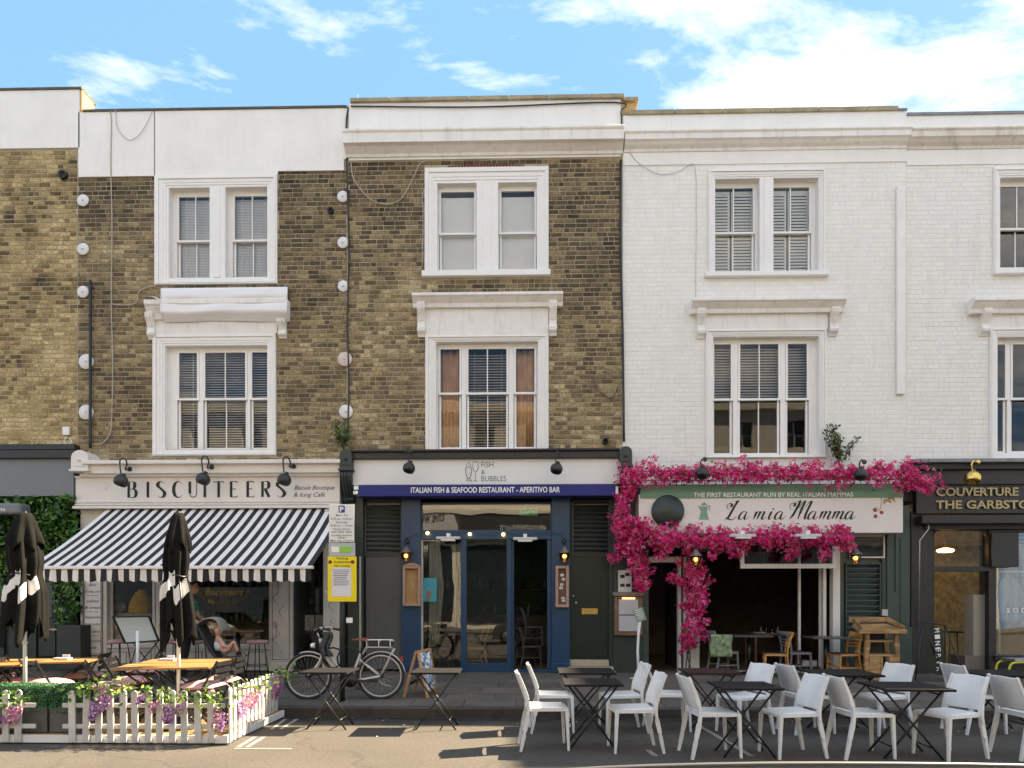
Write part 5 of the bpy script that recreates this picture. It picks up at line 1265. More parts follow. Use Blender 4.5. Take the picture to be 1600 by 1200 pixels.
# ============================================================ LAMPS
def gooseneck(name, label, u_base, v_base, u_sh, v_sh, yb, ysh, m, group, r=.135, cat='lamp', sc=1.0):
    bx, bz = W(u_base, v_base, yb); sx, sz = W(u_sh, v_sh, ysh)
    t = thing(name, label, cat, (bx, yb, bz), group=group)
    top = sz + .42 * sc
    P = [(bx, yb, bz), (bx - .06 * sc, yb - .06, bz - .02), ((bx + sx) / 2 + .02, (yb + ysh) / 2, (bz + top) / 2 - .02), (sx + .06, ysh + .03, top - .02), (sx + .015, ysh, top), (sx - .03, ysh - .01, top - .07), (sx - .015, ysh, sz + r * .9)]
    MB().tube([tuple(q) for q in smooth_path(P, 5)], .014, 7).build('arm', m, t)
    MB().lathe([(.045, 0), (.045, -.02), (.02, -.03)], (bx, yb, bz), 'y', 14).build('wall_plate', m, t)
    sh = MB(); prof = [(0, r * 1.05), (.035, r * 1.0), (.04, r * .75), (r * .62, r * .55), (r * .93, r * .12), (r, -r * .2), (r * .9, -r * .62), (r * .78, -r * .8), (r * .70, -r * .78), (r * .5, -r * .4), (0, -r * .3)]
    sh.lathe(prof, (0, 0, 0), 'z', 20); sh.xform(Matrix.Translation((sx, ysh, sz)) @ Matrix.Rotation(R(14), 4, 'Y') @ Matrix.Rotation(R(-14), 4, 'X'))
    sh.build('shade', m, t)
    return t
lampbk = mat('lamp_black', (0.020, 0.020, 0.020), .35, var=.1)
G1 = 'black gooseneck lamps over the biscuit shop sign'
gooseneck('wall_lamp', 'black gooseneck sign lamp above the letter B, leftmost of three', 203, 733, 190, 750, -.36, -.62, lampbk, G1)
gooseneck('wall_lamp', 'black gooseneck sign lamp above the middle of the biscuit shop lettering', 331, 730, 318, 747, -.36, -.62, lampbk, G1)
gooseneck('wall_lamp', 'black gooseneck sign lamp beside the handwritten lettering, rightmost of three', 459, 729, 445, 748, -.36, -.62, lampbk, G1)
G2 = 'black sign lamps over the fish restaurant'
gooseneck('wall_lamp', 'black sign lamp left of the fish and glass logo', 638, 705, 639.5, 730, -.34, -.66, lampbk, G2, r=.12, sc=.7)
gooseneck('wall_lamp', 'black sign lamp right of the fish and glass logo', 873, 704, 870, 731, -.34, -.66, lampbk, G2, r=.12, sc=.7)
G3 = 'round dark sign lamps among the pink flowers'
gooseneck('wall_lamp', 'round dark sign lamp poking through the pink flowers above the coffee pot sign', 1101, 718, 1097, 738, -.2, -.88, lampbk, G3, r=.125, sc=.6)
gooseneck('wall_lamp', 'round dark sign lamp among the pink flowers toward the right end of the garland', 1350, 722, 1345, 740, -.2, -.88, lampbk, G3, r=.125, sc=.6)
gooseneck('wall_lamp', 'shiny brass gooseneck lamp over the black clothes shop fascia', 1528, 722, 1520, 745, -.42, -.66, brass, None, r=.145, sc=.7)

def lantern(label, u, v0, v1, y, group):
    x, zt = W(u, v0, y); zb = ZV(v1, u, y); h = zt - zb
    t = thing('wall_lantern', label, 'lantern', (x, y, zb), group=group)
    MB().tube([(x, -.06, zt + .1), (x, y * .6, zt + .16), (x, y, zt + .1), (x, y, zt)], .012, 6).lathe([(.05, -.06), (.05, -.08), (.02, -.09)], (x, 0, zt + .1), 'y', 12).build('bracket', lampbk, t)
    MB().lathe([(0, zt), (.03, zt), (.045, zt - h * .12), (.115, zt - h * .36), (.125, zt - h * .42), (.10, zt - h * .42), (0, zt - h * .38)], (x, y, 0), 'z', 16).build('hood', mat('lantern_metal', (.16, .13, .12), .45, metal=.4, var=.3, vscale=20), t)
    MB().lathe([(.092, zt - h * .43), (.098, zt - h * .55), (.085, zt - h * .8), (.05, zt - h * .95), (0, zb)], (x, y, 0), 'z', 16).build('glass', glass_mat('lantern_glass', 1.5, (.95, .85, .7)) if 'lg' not in MATS else MATS['lg'], t)
    c = MB()
    for k in range(6):
        a = k * math.pi / 3; c.tube([(x + .1 * math.cos(a), y + .1 * math.sin(a), zt - h * .42), (x + .104 * math.cos(a), y + .104 * math.sin(a), zt - h * .6), (x + .07 * math.cos(a), y + .07 * math.sin(a), zt - h * .92), (x, y, zb - .01)], .005, 4)
    c.build('cage', lampbk, t)
    MB().ball((x, y, zt - h * .62), .038, 8).build('bulb', bulb_m, t)
GL = 'caged wall lanterns beside the restaurant fronts'
lantern('lit caged lantern on the left blue pilaster above the blank notice case', 634.5, 853, 878, -.2, GL)
lantern('lit caged lantern on the right blue pilaster above the case with pale notices', 882, 853, 879, -.2, GL)
lantern('lit caged lantern hanging in front of the pink flower column', 1087, 858, 884, -.75, GL)
lantern('lit caged lantern beside the green louvred bay', 1337, 856, 882, -.35, GL)
fl = thing('string_lights', 'three glowing bulbs strung on a thin cable under the transom glass', 'string lights', (XU(760, -.1), -.1, ZV(835, 760)))
P = [W(u, v, -.12) for u, v in ((628, 850), (640, 838), (668, 831), (700, 834), (734, 832), (760, 836), (786, 832), (820, 836), (862, 832), (880, 838))]
MB().tube([tuple(q) for q in smooth_path([(a, -.12, b) for a, b in P], 4)], .005, 5).build('cable', lampbk, fl)
for (u, v) in ((668, 833), (734, 834.5), (786.5, 835)):
    x, z = W(u, v, -.12); MB().ball((x, -.12, z), .032, 8).build('bulb', mat('bright_bulb', (1, .8, .5), .5, var=0, emit=(1, .5, .15), estr=3), fl)
def floodlight(label, u, v, y, group):
    x, z = W(u, v, y); t = thing('strip_light', label, 'light', (x, -.05, z + .06), group=group)
    m = MB(); m.box(x - .235, x + .235, y, y + .10, z - .02, z + .035); m.build('housing', mat('light_housing', (.55, .54, .53), .4), t, bev=.01)
    MB().box(x - .14, x + .14, y - .01, y + .06, z - .055, z - .02).build('diffuser', mat('light_diffuser', (.7, .68, .66), .3), t, bev=.005)
    MB().box(x - .035, x + .035, y + .03, -.03, z + .035, z + .1).build('mount', whitew, t)
GF = 'white strip lights over the restaurant fronts'
floodlight('white strip light over the left glass of the blue shopfront', 700, 841, -.3, GF)
floodlight('white strip light over the open side of the blue shopfront', 820.5, 842, -.3, GF)
floodlight('white strip light in the pink garland below the word La', 1161.5, 837, -1.05, GF)
floodlight('white strip light in the pink garland below the word Mamma', 1264, 837, -1.05, GF)

# notice cases on the blue pilasters
def notice_case(label, u0, u1, v0, v1, kind):
    t = thing('notice_case', label, 'notice case', (XU((u0 + u1) / 2, -.1), -.06, ZV(v1, u0, -.14)), group='wooden notice cases on the blue pilasters')
    wm = mat('pinkish_case_wood', (.40, .24, .18), .6, var=.2, vscale=12)
    y = -.15; x0, x1, z0, z1 = XU(u0, y), XU(u1, y), ZV(v1, u0, y), ZV(v0, u0, y); w = .055
    m = MB(); m.box(x0, x0 + w, y, -.06, z0, z1).box(x1 - w, x1, y, -.06, z0, z1).box(x0 + w, x1 - w, y, -.06, z0, z0 + w).box(x0 + w, x1 - w, y, -.06, z1 - w, z1)
    if kind == 0: m.prism([(x0 - .01, z1), (x1 + .01, z1), (x1 - .08, z1 + .035), ((x0 + x1) / 2, z1 + .06), (x0 + .08, z1 + .035)], y - .01, -.06)
    m.build('frame', wm, t, bev=.006)
    MB().box(x0 + w, x1 - w, -.075, -.065, z0 + w, z1 - w).build('backing', mat('plywood', (.42, .24, .085), .6, var=.12, vscale=8) if kind == 0 else mat('brown_felt', (.17, .09, .06), .8), t)
    m = MB()
    if kind == 0: m.tube([((x0 + x1) / 2, -.078, z1 - .3), ((x0 + x1) / 2 + .02, -.078, z1 - .42), ((x0 + x1) / 2 - .01, -.078, z1 - .5)], .005, 5)
    else:
        for (a, b, r_) in ((.0, .78, .5), (.03, .68, -.5), (-.01, .55, .1), (-.02, .47, .05), (.02, .22, .6), (.03, .16, -.3)):
            cx, cz = (x0 + x1) / 2 + a, z0 + (z1 - z0) * b; c, s_ = math.cos(r_), math.sin(r_)
            m._add([(cx + (i * c - j * s_) * .036, -.08, cz + (i * s_ + j * c) * .026) for i, j in ((-1, -1), (1, -1), (1, 1), (-1, 1))], [(0, 1, 2, 3)])
    m.build('paper', mat('card', (.68, .66, .62), .6), t)
notice_case('wooden notice case with an empty orange board under the left lantern', 629, 657, 884, 947, 0)
notice_case('wooden notice case pinned with small white cards under the right lantern', 868, 889, 884, 949, 1)
m = MB(); ub(m, 658.5, 682, 903, 940, .015, .02, ref=0); ps = tag(m.build('poster', mat('turquoise_poster', (.02, .30, .36), .4, var=.25, vscale=6), None), 'turquoise poster with a small brown figure stuck inside the restaurant window', 'poster')
m = MB(); x, z = W(670, 928, .01); m.ball((x, .012, z), .06, 8, (.8, .05, 1.3)); m.ball((x - .01, .01, z - .09), .04, 8, (.8, .05, 1.3)); m.build('figure_print', mat('print_brown', (.25, .12, .05), .6), ps)

# ============================================================ BOUGAINVILLEA
rb = random.Random(21)
petal_m = attr_mat('bougainvillea_petal', [(.48, .008, .11), (.82, .025, .23), (.90, .08, .34), (.93, .40, .58)], .55, trans=.35)
bleaf_m = attr_mat('bougainvillea_leaf', [(.02, .06, .012), (.05, .12, .025), (.11, .20, .05)], .5)
fl_mb = MB(); lf_mb = MB()
def bract(c, s_, r):
    n = Vector((r.gauss(0, .55), -abs(r.gauss(.7, .5)), r.gauss(.15, .6))).normalized(); a = n.orthogonal().normalized(); b = n.cross(a)
    k0 = r.random() * 6.28; t = min(1, max(0, r.gauss(.5, .28)))
    for k in range(3):
        th = k0 + k * 2.09; d = a * math.cos(th) + b * math.sin(th); e = n.cross(d)
        tip = c + d * s_ + n * s_ * .45; m1 = c + d * s_ * .55 + e * s_ * .42 + n * s_ * .38; m2 = c + d * s_ * .55 - e * s_ * .42 + n * s_ * .38
        fl_mb._add([c, m2, tip, m1], [(0, 1, 2), (0, 2, 3)], tone=min(1, max(0, t + r.uniform(-.12, .12))))
def leaf(mb, c, s_, r, n=None):
    n = n or Vector((r.gauss(0, .6), -abs(r.gauss(.6, .5)), r.gauss(.3, .6))).normalized(); a = n.orthogonal().normalized(); b = n.cross(a); th = r.random() * 6.28
    d = a * math.cos(th) + b * math.sin(th); e = n.cross(d)
    mb._add([c, c + d * s_ * .5 - e * s_ * .3 + n * s_ * .08, c + d * s_, c + d * s_ * .5 + e * s_ * .3 + n * s_ * .08], [(0, 1, 2), (0, 2, 3)], tone=r.random())
def garland(path, n, ybase=-.5, ydep=.22):
    """path: (u, v, half width px); flowers gather in clumps along it"""
    seg = [(math.hypot(path[i + 1][0] - path[i][0], path[i + 1][1] - path[i][1])) for i in range(len(path) - 1)]; tot = sum(seg)
    clumps = []
    for _ in range(int(n / 14)):
        t = rb.random() * tot; i = 0
        while i < len(seg) - 1 and t > seg[i]: t -= seg[i]; i += 1
        f_ = min(1, t / seg[i]); u, v, w = [path[i][k] * (1 - f_) + path[i + 1][k] * f_ for k in range(3)]
        a = rb.random() * 6.28; q = min(1.15, abs(rb.gauss(0, .55))) * w
        clumps.append((u + q * math.cos(a), v + q * math.sin(a), w))
    for (u, v, w) in clumps:
        cy = ybase - abs(rb.gauss(0, ydep * .5)); x, z = W(u, v, cy); rr_ = rb.uniform(.06, .13)
        for _ in range(14):
            d = Vector((rb.gauss(0, 1), rb.gauss(0, .8), rb.gauss(0, .8))); d = d.normalized() * rr_ * rb.random() ** .4
            c = Vector((x, cy, z)) + d
            if rb.random() < .86: bract(c, rb.uniform(.028, .045), rb)
            else: leaf(lf_mb, c, rb.uniform(.05, .08), rb)
TOP = [(985, 742, 24), (1020, 736, 18), (1060, 741, 17), (1110, 740, 15), (1150, 738, 19), (1200, 741, 18), (1250, 741, 19), (1300, 743, 17), (1340, 741, 15), (1380, 738, 19), (1425, 742, 21), (1452, 752, 18), (1462, 750, 14)]
garland(TOP, 5200, -.5)
garland([(990, 738, 20), (980, 765, 15), (972, 790, 15), (970, 820, 12), (978, 845, 16), (990, 862, 20)], 2300, -.35)
garland([(985, 860, 18), (994, 880, 18), (1002, 900, 12), (1004, 920, 7)], 900, -.3)
garland([(962, 870, 9), (952, 878, 6)], 60, -.3)
garland([(985, 815, 24), (1010, 832, 22), (1040, 846, 25), (1080, 845, 26), (1120, 846, 19)], 2700, -.55)
garland([(1120, 846, 20), (1150, 844, 20), (1190, 843, 18), (1230, 841, 19), (1270, 843, 20), (1310, 838, 19), (1328, 845, 15)], 3400, -.62)
garland([(1235, 860, 12), (1235, 872, 7)], 110, -.6); garland([(1285, 862, 10), (1287, 872, 7)], 90, -.6); garland([(1160, 858, 10), (1155, 872, 5)], 50, -.6)
garland([(1040, 862, 20), (1030, 868, 10)], 160, -.4)
garland([(1085, 870, 26), (1082, 900, 24), (1084, 930, 22), (1088, 955, 20), (1082, 975, 15), (1078, 995, 12), (1072, 1010, 9)], 3000, -.28)
garland([(1060, 905, 14), (1050, 902, 8)], 130, -.25); garland([(1093, 965, 10), (1100, 998, 6)], 110, -.25)
garland([(1452, 755, 12), (1450, 770, 6)], 70, -.5)
bg = thing('bougainvillea', 'magenta bougainvillea garland framing the doorway and signboard of the white fronted restaurant', 'flowering plant', (XU(1076, -.2), -.2, pz(-.2)))
o = fl_mb.build('flowers', petal_m, bg, tones=True, kind='stuff', fixn=False)
lf_mb.build('leaves', bleaf_m, bg, tones=True, kind='stuff', fixn=False)
tw_m = mat('twisted_stem', (.10, .06, .045), .8, var=.3, vscale=15)
m = MB()
for (off_, ph) in ((-4, 0), (3, 2.2), (0, 4)):
    pts = []
    for k in range(26):
        v = 1054 - k * 8; u = 1076 + off_ * .5 + 4 * math.sin(k * .55 + ph) + (k > 20) * 1; pts.append((W(u, v, -.18)[0], -.18 + .04 * math.cos(k * .6 + ph), W(u, v, -.18)[1]))
    m.tube(pts, .013, 6)
for P in ([(1080, 862), (1040, 848), (1000, 830), (972, 800), (975, 760), (1000, 742), (1100, 742), (1250, 744), (1400, 742), (1458, 752)], [(1085, 855), (1150, 846), (1240, 846), (1325, 846)]):
    m.tube([tuple(q) for q in smooth_path([(W(u, v, -.42)[0], -.42, W(u, v, -.42)[1]) for u, v in P], 5)], .012, 5)
m.build('stem', tw_m, bg)

# shrub growing from the ledge; weeds
def shrub(label, u, v, hh, ww, n, y=-.15, name='shrub', seed=1):
    r = random.Random(seed); x, z = W(u, v, y); t = thing(name, label, 'plant', (x, y, z))
    st, lv = MB(), MB()
    for k in range(n):
        tip = Vector((x + r.uniform(-1, 1) * ww, y - r.random() * .25, z + hh * r.uniform(.45, 1))); a = Vector((x, y, z)); mid = a.lerp(tip, .5) + Vector((r.uniform(-.05, .05), 0, .05))
        P = smooth_path([tuple(a), tuple(mid), tuple(tip)], 5); st.tube([tuple(q) for q in P], .006, 4)
        for q in P[3:]:
            for _ in range(4): leaf(lv, q + Vector((r.gauss(0, .035), r.gauss(0, .03), r.gauss(0, .035))), r.uniform(.05, .095), r)
    st.build('stem', tw_m, t); lv.build('leaves', attr_mat('shrub_leaf', [(.03, .05, .02), (.09, .12, .045), (.22, .22, .10)], .5) if name == 'shrub' else attr_mat('weed_leaf', [(.03, .06, .015), (.08, .13, .03), (.14, .2, .05)], .5), t, tones=True, kind='stuff', fixn=False)
shrub('small leafy shrub sprouting from the ledge beside the tall white window', 1312, 730, .92, .36, 13, seed=3)
shrub('green weeds growing on the wall above the console beside the biscuit shop', 537, 703, .55, .22, 7, name='weed', seed=5)
# leafy wall of shop 1
lw = thing('ivy_wall', 'glossy green leafy wall covering the far left shopfront', 'climbing plant', (XU(60), -.1, 2.0))
rv_ = random.Random(8); lv = MB(); bk_ = MB(); 
for _ in range(7200):
    u = rv_.uniform(-140, 122); v = 776 + (rv_.random() ** 1.1) * 205
    if v > 905 and not (u > 84 or 4 < u < 22 or u < -40) : continue
    y = -.12 - .14 * rv_.random() - .06 * math.sin(u * .1 + v * .07); x, z = W(u, v, y)
    leaf(lv, Vector((x, y, z)), rv_.uniform(.07, .15), rv_)
lv.build('leaves', attr_mat('ivy_leaf', [(.012, .045, .010), (.03, .10, .018), (.06, .18, .025), (.13, .28, .05)], .32, spec=.5), lw, tones=True, kind='stuff', fixn=False)
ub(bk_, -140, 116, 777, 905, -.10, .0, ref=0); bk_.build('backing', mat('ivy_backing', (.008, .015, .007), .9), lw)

# ============================================================ FURNITURE PROTOTYPES (built at the origin facing +x)
pl_white = mat('white_plastic', (.73, .74, .74), .42, var=.07, vscale=9, spec=.5, objrand=.04)
def white_chair(label):
    t = thing('plastic_chair', label, 'chair', group='white plastic chairs set out in the road')
    def seat(i, j):
        x = -.20 + .43 * i; w = .195 + .025 * i; y = -w + 2 * w * j
        z = .455 - .012 * math.sin(math.pi * j) * math.sin(math.pi * min(1, i * 1.2)) - .03 * max(0, i - .82) / .18 * .7 + .012 * (1 - i)
        return (x, y, z)
    MB().grid(seat, 12, 8).build('seat', pl_white, t, solid=.022, sub=1)
    def back(i, j):
        z = .49 + .335 * i; w = .205 - .012 * i; y = -w + 2 * w * j
        x = -.205 - .105 * i ** 1.1 - .035 * math.sin(math.pi * j) * (.4 + .6 * i); z += .012 * math.sin(math.pi * j) * i
        return (x, y, z)
    MB().grid(back, 10, 8).build('backrest', pl_white, t, solid=.014, sub=1)
    for s_ in (-1, 1):
        MB().bar((.205, .195 * s_, .45), (.225, .205 * s_, 0), .040, .046, w2=.026, h2=.028).build('leg', pl_white, t, bev=.006)
        m = MB(); P = [(-.29, .215 * s_, 0), (-.245, .212 * s_, .22), (-.205, .207 * s_, .44), (-.235, .203 * s_, .62), (-.315, .195 * s_, .83)]
        P = smooth_path(P, 5); W_ = lambda k: .026 + .02 * math.sin(math.pi * min(1, k / (len(P) - 1) * 1.1))
        for k in range(len(P) - 1): m.bar(P[k], P[k + 1] + (P[k + 1] - P[k]) * .06, .028, W_(k), w2=.028, h2=W_(k + 1))
        m.build('leg', pl_white, t)
        MB().bar((-.19, .2 * s_, .445), (.2, .21 * s_, .445), .022, .035).build('side_rail', pl_white, t)
    MB().bar((.212, -.18, .437), (.212, .18, .437), .022, .03).bar((-.2, -.19, .44), (-.2, .19, .44), .022, .03).build('cross_rail', pl_white, t)
    return t
def bistro_table(label, m_top, sx=.62, sy=.62, h=.73, slats=0, name='folding_table', leg_m=None, group=None):
    t = thing(name, label, 'table', group=group); lm = leg_m or black_m
    if slats:
        w = sy / slats
        for k in range(slats): MB().box(-sx / 2, sx / 2, -sy / 2 + k * w + .004, -sy / 2 + (k + 1) * w - .004, h - .022, h).build('slat', m_top, t, bev=.003)
        MB().box(-sx / 2 + .06, -sx / 2 + .10, -sy / 2 + .01, sy / 2 - .01, h - .045, h - .0225).box(sx / 2 - .10, sx / 2 - .06, -sy / 2 + .01, sy / 2 - .01, h - .045, h - .0225).build('batten', lm, t)
    else: MB().box(-sx / 2, sx / 2, -sy / 2, sy / 2, h - .025, h).build('tabletop', m_top, t, bev=.006)
    m = MB(); m.tube([(-sx * .42, -sy * .3, h - .04), (sx * .42, -sy * .3, 0.0)], .011, 6).tube([(-sx * .42, sy * .3, h - .04), (sx * .42, sy * .3, 0.0)], .011, 6)
    m.tube([(sx * .28, -sy * .3, h * .16), (sx * .28, sy * .3, h * .16)], .008, 6).tube([(-sx * .38, -sy * .3, h - .07), (-sx * .38, sy * .3, h - .07)], .008, 6); m.build('leg_frame', lm, t)
    m = MB(); m.tube([(sx * .42, -sy * .26, h - .04), (-sx * .42, -sy * .26, 0.0)], .011, 6).tube([(sx * .42, sy * .26, h - .04), (-sx * .42, sy * .26, 0.0)], .011, 6)
    m.tube([(-sx * .28, -sy * .26, h * .16), (-sx * .28, sy * .26, h * .16)], .008, 6).tube([(sx * .38, -sy * .26, h - .07), (sx * .38, sy * .26, h - .07)], .008, 6); m.build('leg_frame', lm, t)
    return t
def cafe_chair(label, m, seatm=None, name='wooden_chair', group=None):
    t = thing(name, label, 'chair', group=group); sm = seatm or m
    MB().grid(lambda i, j: (-.19 + .40 * i, (-.18 - .03 * i) + (.36 + .06 * i) * j, .455 - .01 * math.sin(math.pi * i) * math.sin(math.pi * j)), 6, 6).build('seat', sm, t, solid=.022)
    MB().bar((-.19, -.19, .435), (.2, -.2, .435), .02, .04).bar((-.19, .19, .435), (.2, .2, .435), .02, .04).bar((.2, -.19, .435), (.2, .19, .435), .02, .04).bar((-.19, -.17, .435), (-.19, .17, .435), .02, .04).build('seat_frame', m, t)
    for s_ in (-1, 1):
        MB().bar((.19, .185 * s_, .45), (.21, .195 * s_, 0), .034, .034, w2=.024, h2=.024).build('leg', m, t)
        P = smooth_path([(-.27, .20 * s_, 0), (-.205, .19 * s_, .25), (-.185, .185 * s_, .46), (-.21, .18 * s_, .66), (-.275, .175 * s_, .85)], 5)
        k_ = MB()
        for k in range(len(P) - 1): k_.bar(P[k], P[k + 1] + (P[k + 1] - P[k]) * .05, .024, .034)
        k_.build('leg', m, t)
        MB().bar((-.225, .19 * s_, .2), (.2, .19 * s_, .2), .018, .022).build('stretcher', m, t)
    MB().bar((.05, -.185, .2), (.05, .185, .2), .018, .022).bar((.2, -.18, .3), (.2, .18, .3), .018, .022).build('stretcher', m, t)
    for (z, hh, nm) in ((.80, .10, 'top_rail'), (.70, .028, 'back_slat'), (.64, .028, 'back_slat'), (.575, .028, 'back_slat')):
        x = -.185 - .09 * ((z - .46) / .39) ** 1.3
        MB().grid(lambda i, j: (x - .035 * math.sin(math.pi * i) - .012 * (j if nm == 'top_rail' else 0), -.185 + .37 * i, z + (j - .5) * hh + .04 * 0), 8, 1).build(nm, m, t, solid=.016)
    return t
FRONT = 'front row'
wc0 = None
WCH = [
 (853, -6.10, 4, 'white plastic chair facing right at the near left end of the front row of tables'),
 (865, -5.10, 3, 'white plastic chair facing right directly behind the leftmost chair, in the back row'),
 (988, -6.20, 184, 'white plastic chair facing left at the right side of the leftmost front table'),
 (970, -5.10, 187, 'white plastic chair facing left at the right side of the leftmost back table'),
 (1045, -4.98, 0, 'white plastic chair facing right at the reddish brown back table, by the flowered doorway'),
 (1113, -6.42, 6, 'white plastic chair facing right at the left side of the middle front table'),
 (1160, -5.20, 203, 'white plastic chair turned half toward the street behind the middle front table'),
 (1262, -5.10, 10, 'white plastic chair facing right behind the middle front table, near the orange wooden chair outside'),
 (1233, -6.42, 190, 'white plastic chair facing left at the right side of the middle front table'),
 (1347, -6.42, 4, 'white plastic chair facing right at the left side of the right front table'),
 (1375, -5.15, 199, 'white plastic chair facing left in front of the tall wooden host stand'),
 (1480, -6.45, 199, 'white plastic chair showing its broad back at the right side of the right front table'),
 (1525, -5.05, 6, 'white plastic chair facing right in the back row in front of the clothes shop plinth'),
 (1612, -6.42, 4, 'white plastic chair cut off by the right edge of the picture in the front row')]
for k, (u, y, rz, lab) in enumerate(WCH):
    loc = (XU(u, y), y, 0)
    if wc0 is None: wc0 = white_chair(lab); wc0.location = loc; wc0.rotation_euler = (0, 0, R(rz))
    else: copy_tree(wc0, loc, R(rz), lab)
tabtop = mat('black_tabletop', (.013, .012, .012), .75, var=.3, vscale=5, spec=.2)
tabtop_b = mat('brown_tabletop', (.035, .015, .014), .7, var=.2, vscale=5, spec=.2)
BT = [(924, -6.12, 'black folding table at the left end of the front row between two white chairs', .62),
 (1163, -6.40, 'black folding table in the middle of the front row', .62),
 (1413, -6.42, 'black folding table with a white cable clip at the right of the front row', .68),
 (915, -4.9, 'black folding table on the back row in front of the stone step', .70),
 (1312, -5.05, 'black folding table on the back row in front of the orange wooden chair', .76),
 (1560, -5.05, 'black folding table on the back row in front of the clothes shop window', .72),
 (516, -4.95, 'small black folding table standing alone in front of the bicycle', .60),
 (683, -4.95, 'small black folding table standing alone in front of the wooden sandwich board', .60)]
bt0 = bistro_table(BT[0][2], tabtop, group='black folding tables'); bt0.location = (XU(924, -6.12), -6.12, 0)
for (u, y, lab, s_) in BT[1:]:
    c = copy_tree(bt0, (XU(u, y), y, 0), R(random.uniform(-3, 3)), lab); c.scale = (s_ / .62, s_ / .62, 1)
b2 = bistro_table('reddish brown folding table on the back row in front of the flower column', tabtop_b, sx=.66, group='black folding tables'); b2.location = (XU(1108, -4.9), -4.9, 0)

orange_w = wood_mat('orange_wood', (.42, .19, .05), (.62, .32, .10)); grey_w = mat('grey_painted_wood', (.15, .16, .165), .5, var=.1, vscale=10); dark_seat = mat('dark_seat', (.03, .025, .022), .5)
oc = cafe_chair('orange wooden chair outside left of the black pedestal table, facing into the restaurant opening', orange_w, dark_seat, group='wooden cafe chairs'); yo = -.75
oc.location = (XU(1212, yo), yo, pz(yo)); oc.rotation_euler = (0, 0, R(166))
copy_tree(oc, (XU(1318, yo), yo, pz(yo)), R(190), 'orange wooden chair outside right of the black pedestal table beside the host stand')
gc = cafe_chair('grey painted wooden chair in the restaurant opening draped with a leafy print cloth', grey_w, dark_seat, group='wooden cafe chairs'); gc.location = (XU(1130, -.35), -.35, pz(-.3)); gc.rotation_euler = (0, 0, R(12))
copy_tree(gc, (XU(1243, -.45), -.45, pz(-.4)), R(8), 'grey painted wooden chair back to back with the orange chair outside')
pale_w = wood_mat('pale_beech', (.40, .24, .12), (.56, .36, .20))
pc = cafe_chair('pale beech chair just inside the blue shopfront glass', pale_w, pale_w, group='wooden cafe chairs'); pc.location = (XU(740, .55), .55, GZ); pc.rotation_euler = (0, 0, R(200))
gc2 = copy_tree(gc, (XU(690, .55), .55, GZ), R(-10), 'grey painted chair just inside the blue shopfront glass, left of the beech chair')
for (u, y, z_, rz, lab) in ((702, 1.8, .2, 90, 'grey painted chair deeper inside the fish restaurant behind the window table'), (745, 2.2, .2, 85, 'grey painted chair deepest inside the fish restaurant near the counter'), (826, 1.3, .2, 20, 'grey painted chair at the bottom of the stack inside the open restaurant door'), (828, 1.32, .62, 24, 'grey painted chair at the top of the stack inside the open restaurant door')):
    copy_tree(gc, (XU(u, y), y, z_), R(rz), lab)
def small_table(label, u, y, z0, topm, sx=.7, sy=.6, h=.75, ped=True):
    t = thing('cafe_table', label, 'table', (XU(u, y), y, z0)); x = XU(u, y)
    MB().box(x - sx / 2, x + sx / 2, y - sy / 2, y + sy / 2, z0 + h - .035, z0 + h).build('tabletop', topm, t, bev=.006)
    if ped:
        MB().tube([(x, y, z0 + .02), (x, y, z0 + h - .035)], .04, 12).build('column', black_m, t); MB().lathe([(.24, 0), (.24, .015), (.05, .04), (.05, .06)], (x, y, z0), 'z', 20).build('base', black_m, t)
    else:
        for i in (-1, 1):
            for j in (-1, 1): MB().box(x + i * (sx / 2 - .05) - .025, x + i * (sx / 2 - .05) + .025, y + j * (sy / 2 - .05) - .025, y + j * (sy / 2 - .05) + .025, z0, z0 + h - .036).build('leg', topm, t)
    return t
small_table('black pedestal table outside between the orange chairs', 1290, -.55, pz(-.5), mat('grey_top', (.07, .07, .07), .35), .72, .6)
small_table('black pedestal table in the restaurant opening beside the leafy print chair', 1170, -.1, pz(0), mat('grey_top', (.07, .07, .07), .35), .75, .6)
small_table('dark wooden table set with glasses inside the flowered restaurant', 1205, .9, .2, mat('dark_red_wood', (.12, .045, .025), .45, var=.2), .95, .7, ped=False)
small_table('dark table in the window of the fish restaurant', 712, .65, .2, mat('grey_top2', (.16, .15, .14), .4), .8, .6)
cl = MB(); cl.grid(lambda i, j: (XU(1124, -.5) - .2 + .40 * i + .012 * math.sin(j * 9), -.62 + .02 * math.sin(i * 12), .98 - .42 * j), 12, 10)
tag(cl.build('patterned_cloth', mat('leaf_print_cloth', (.20, .27, .15), .8, var=.75, vscale=14), None, solid=.006), 'pale green leafy print cloth hung over the grey chair back', 'cloth')
glm = glass_mat('drink_glass', 1.45, (.93, .95, .95))
for k, (u, lab) in enumerate(((1189, 'drinking glass at the left of the set table inside the flowered restaurant'), (1197, 'tall drinking glass second from the left on the set table'), (1206, 'short drinking glass in the middle of the set table'), (1215, 'drinking glass at the right of the set table'))):
    x = XU(u, .75); h_ = .13 + .03 * (k % 2)
    tag(MB().lathe([(.03, 0), (.034, .01), (.038, h_), (.034, h_), (.03, .015), (0, .012)], (x, .75, .952), 'z', 14).build('drinking_glass', glm, None), lab, 'glass', 'drinking glasses on the set table')
for k, (u, lab) in enumerate(((1186, 'white plate at the left end of the set table'), (1222, 'white plate at the right end of the set table'))):
    tag(MB().lathe([(.06, 0), (.13, .015), (.13, .02), (.06, .008), (0, .006)], (XU(u, .68), .68, .952), 'z', 20).build('plate', whitew, None), lab, 'plate', 'plates on the set table')

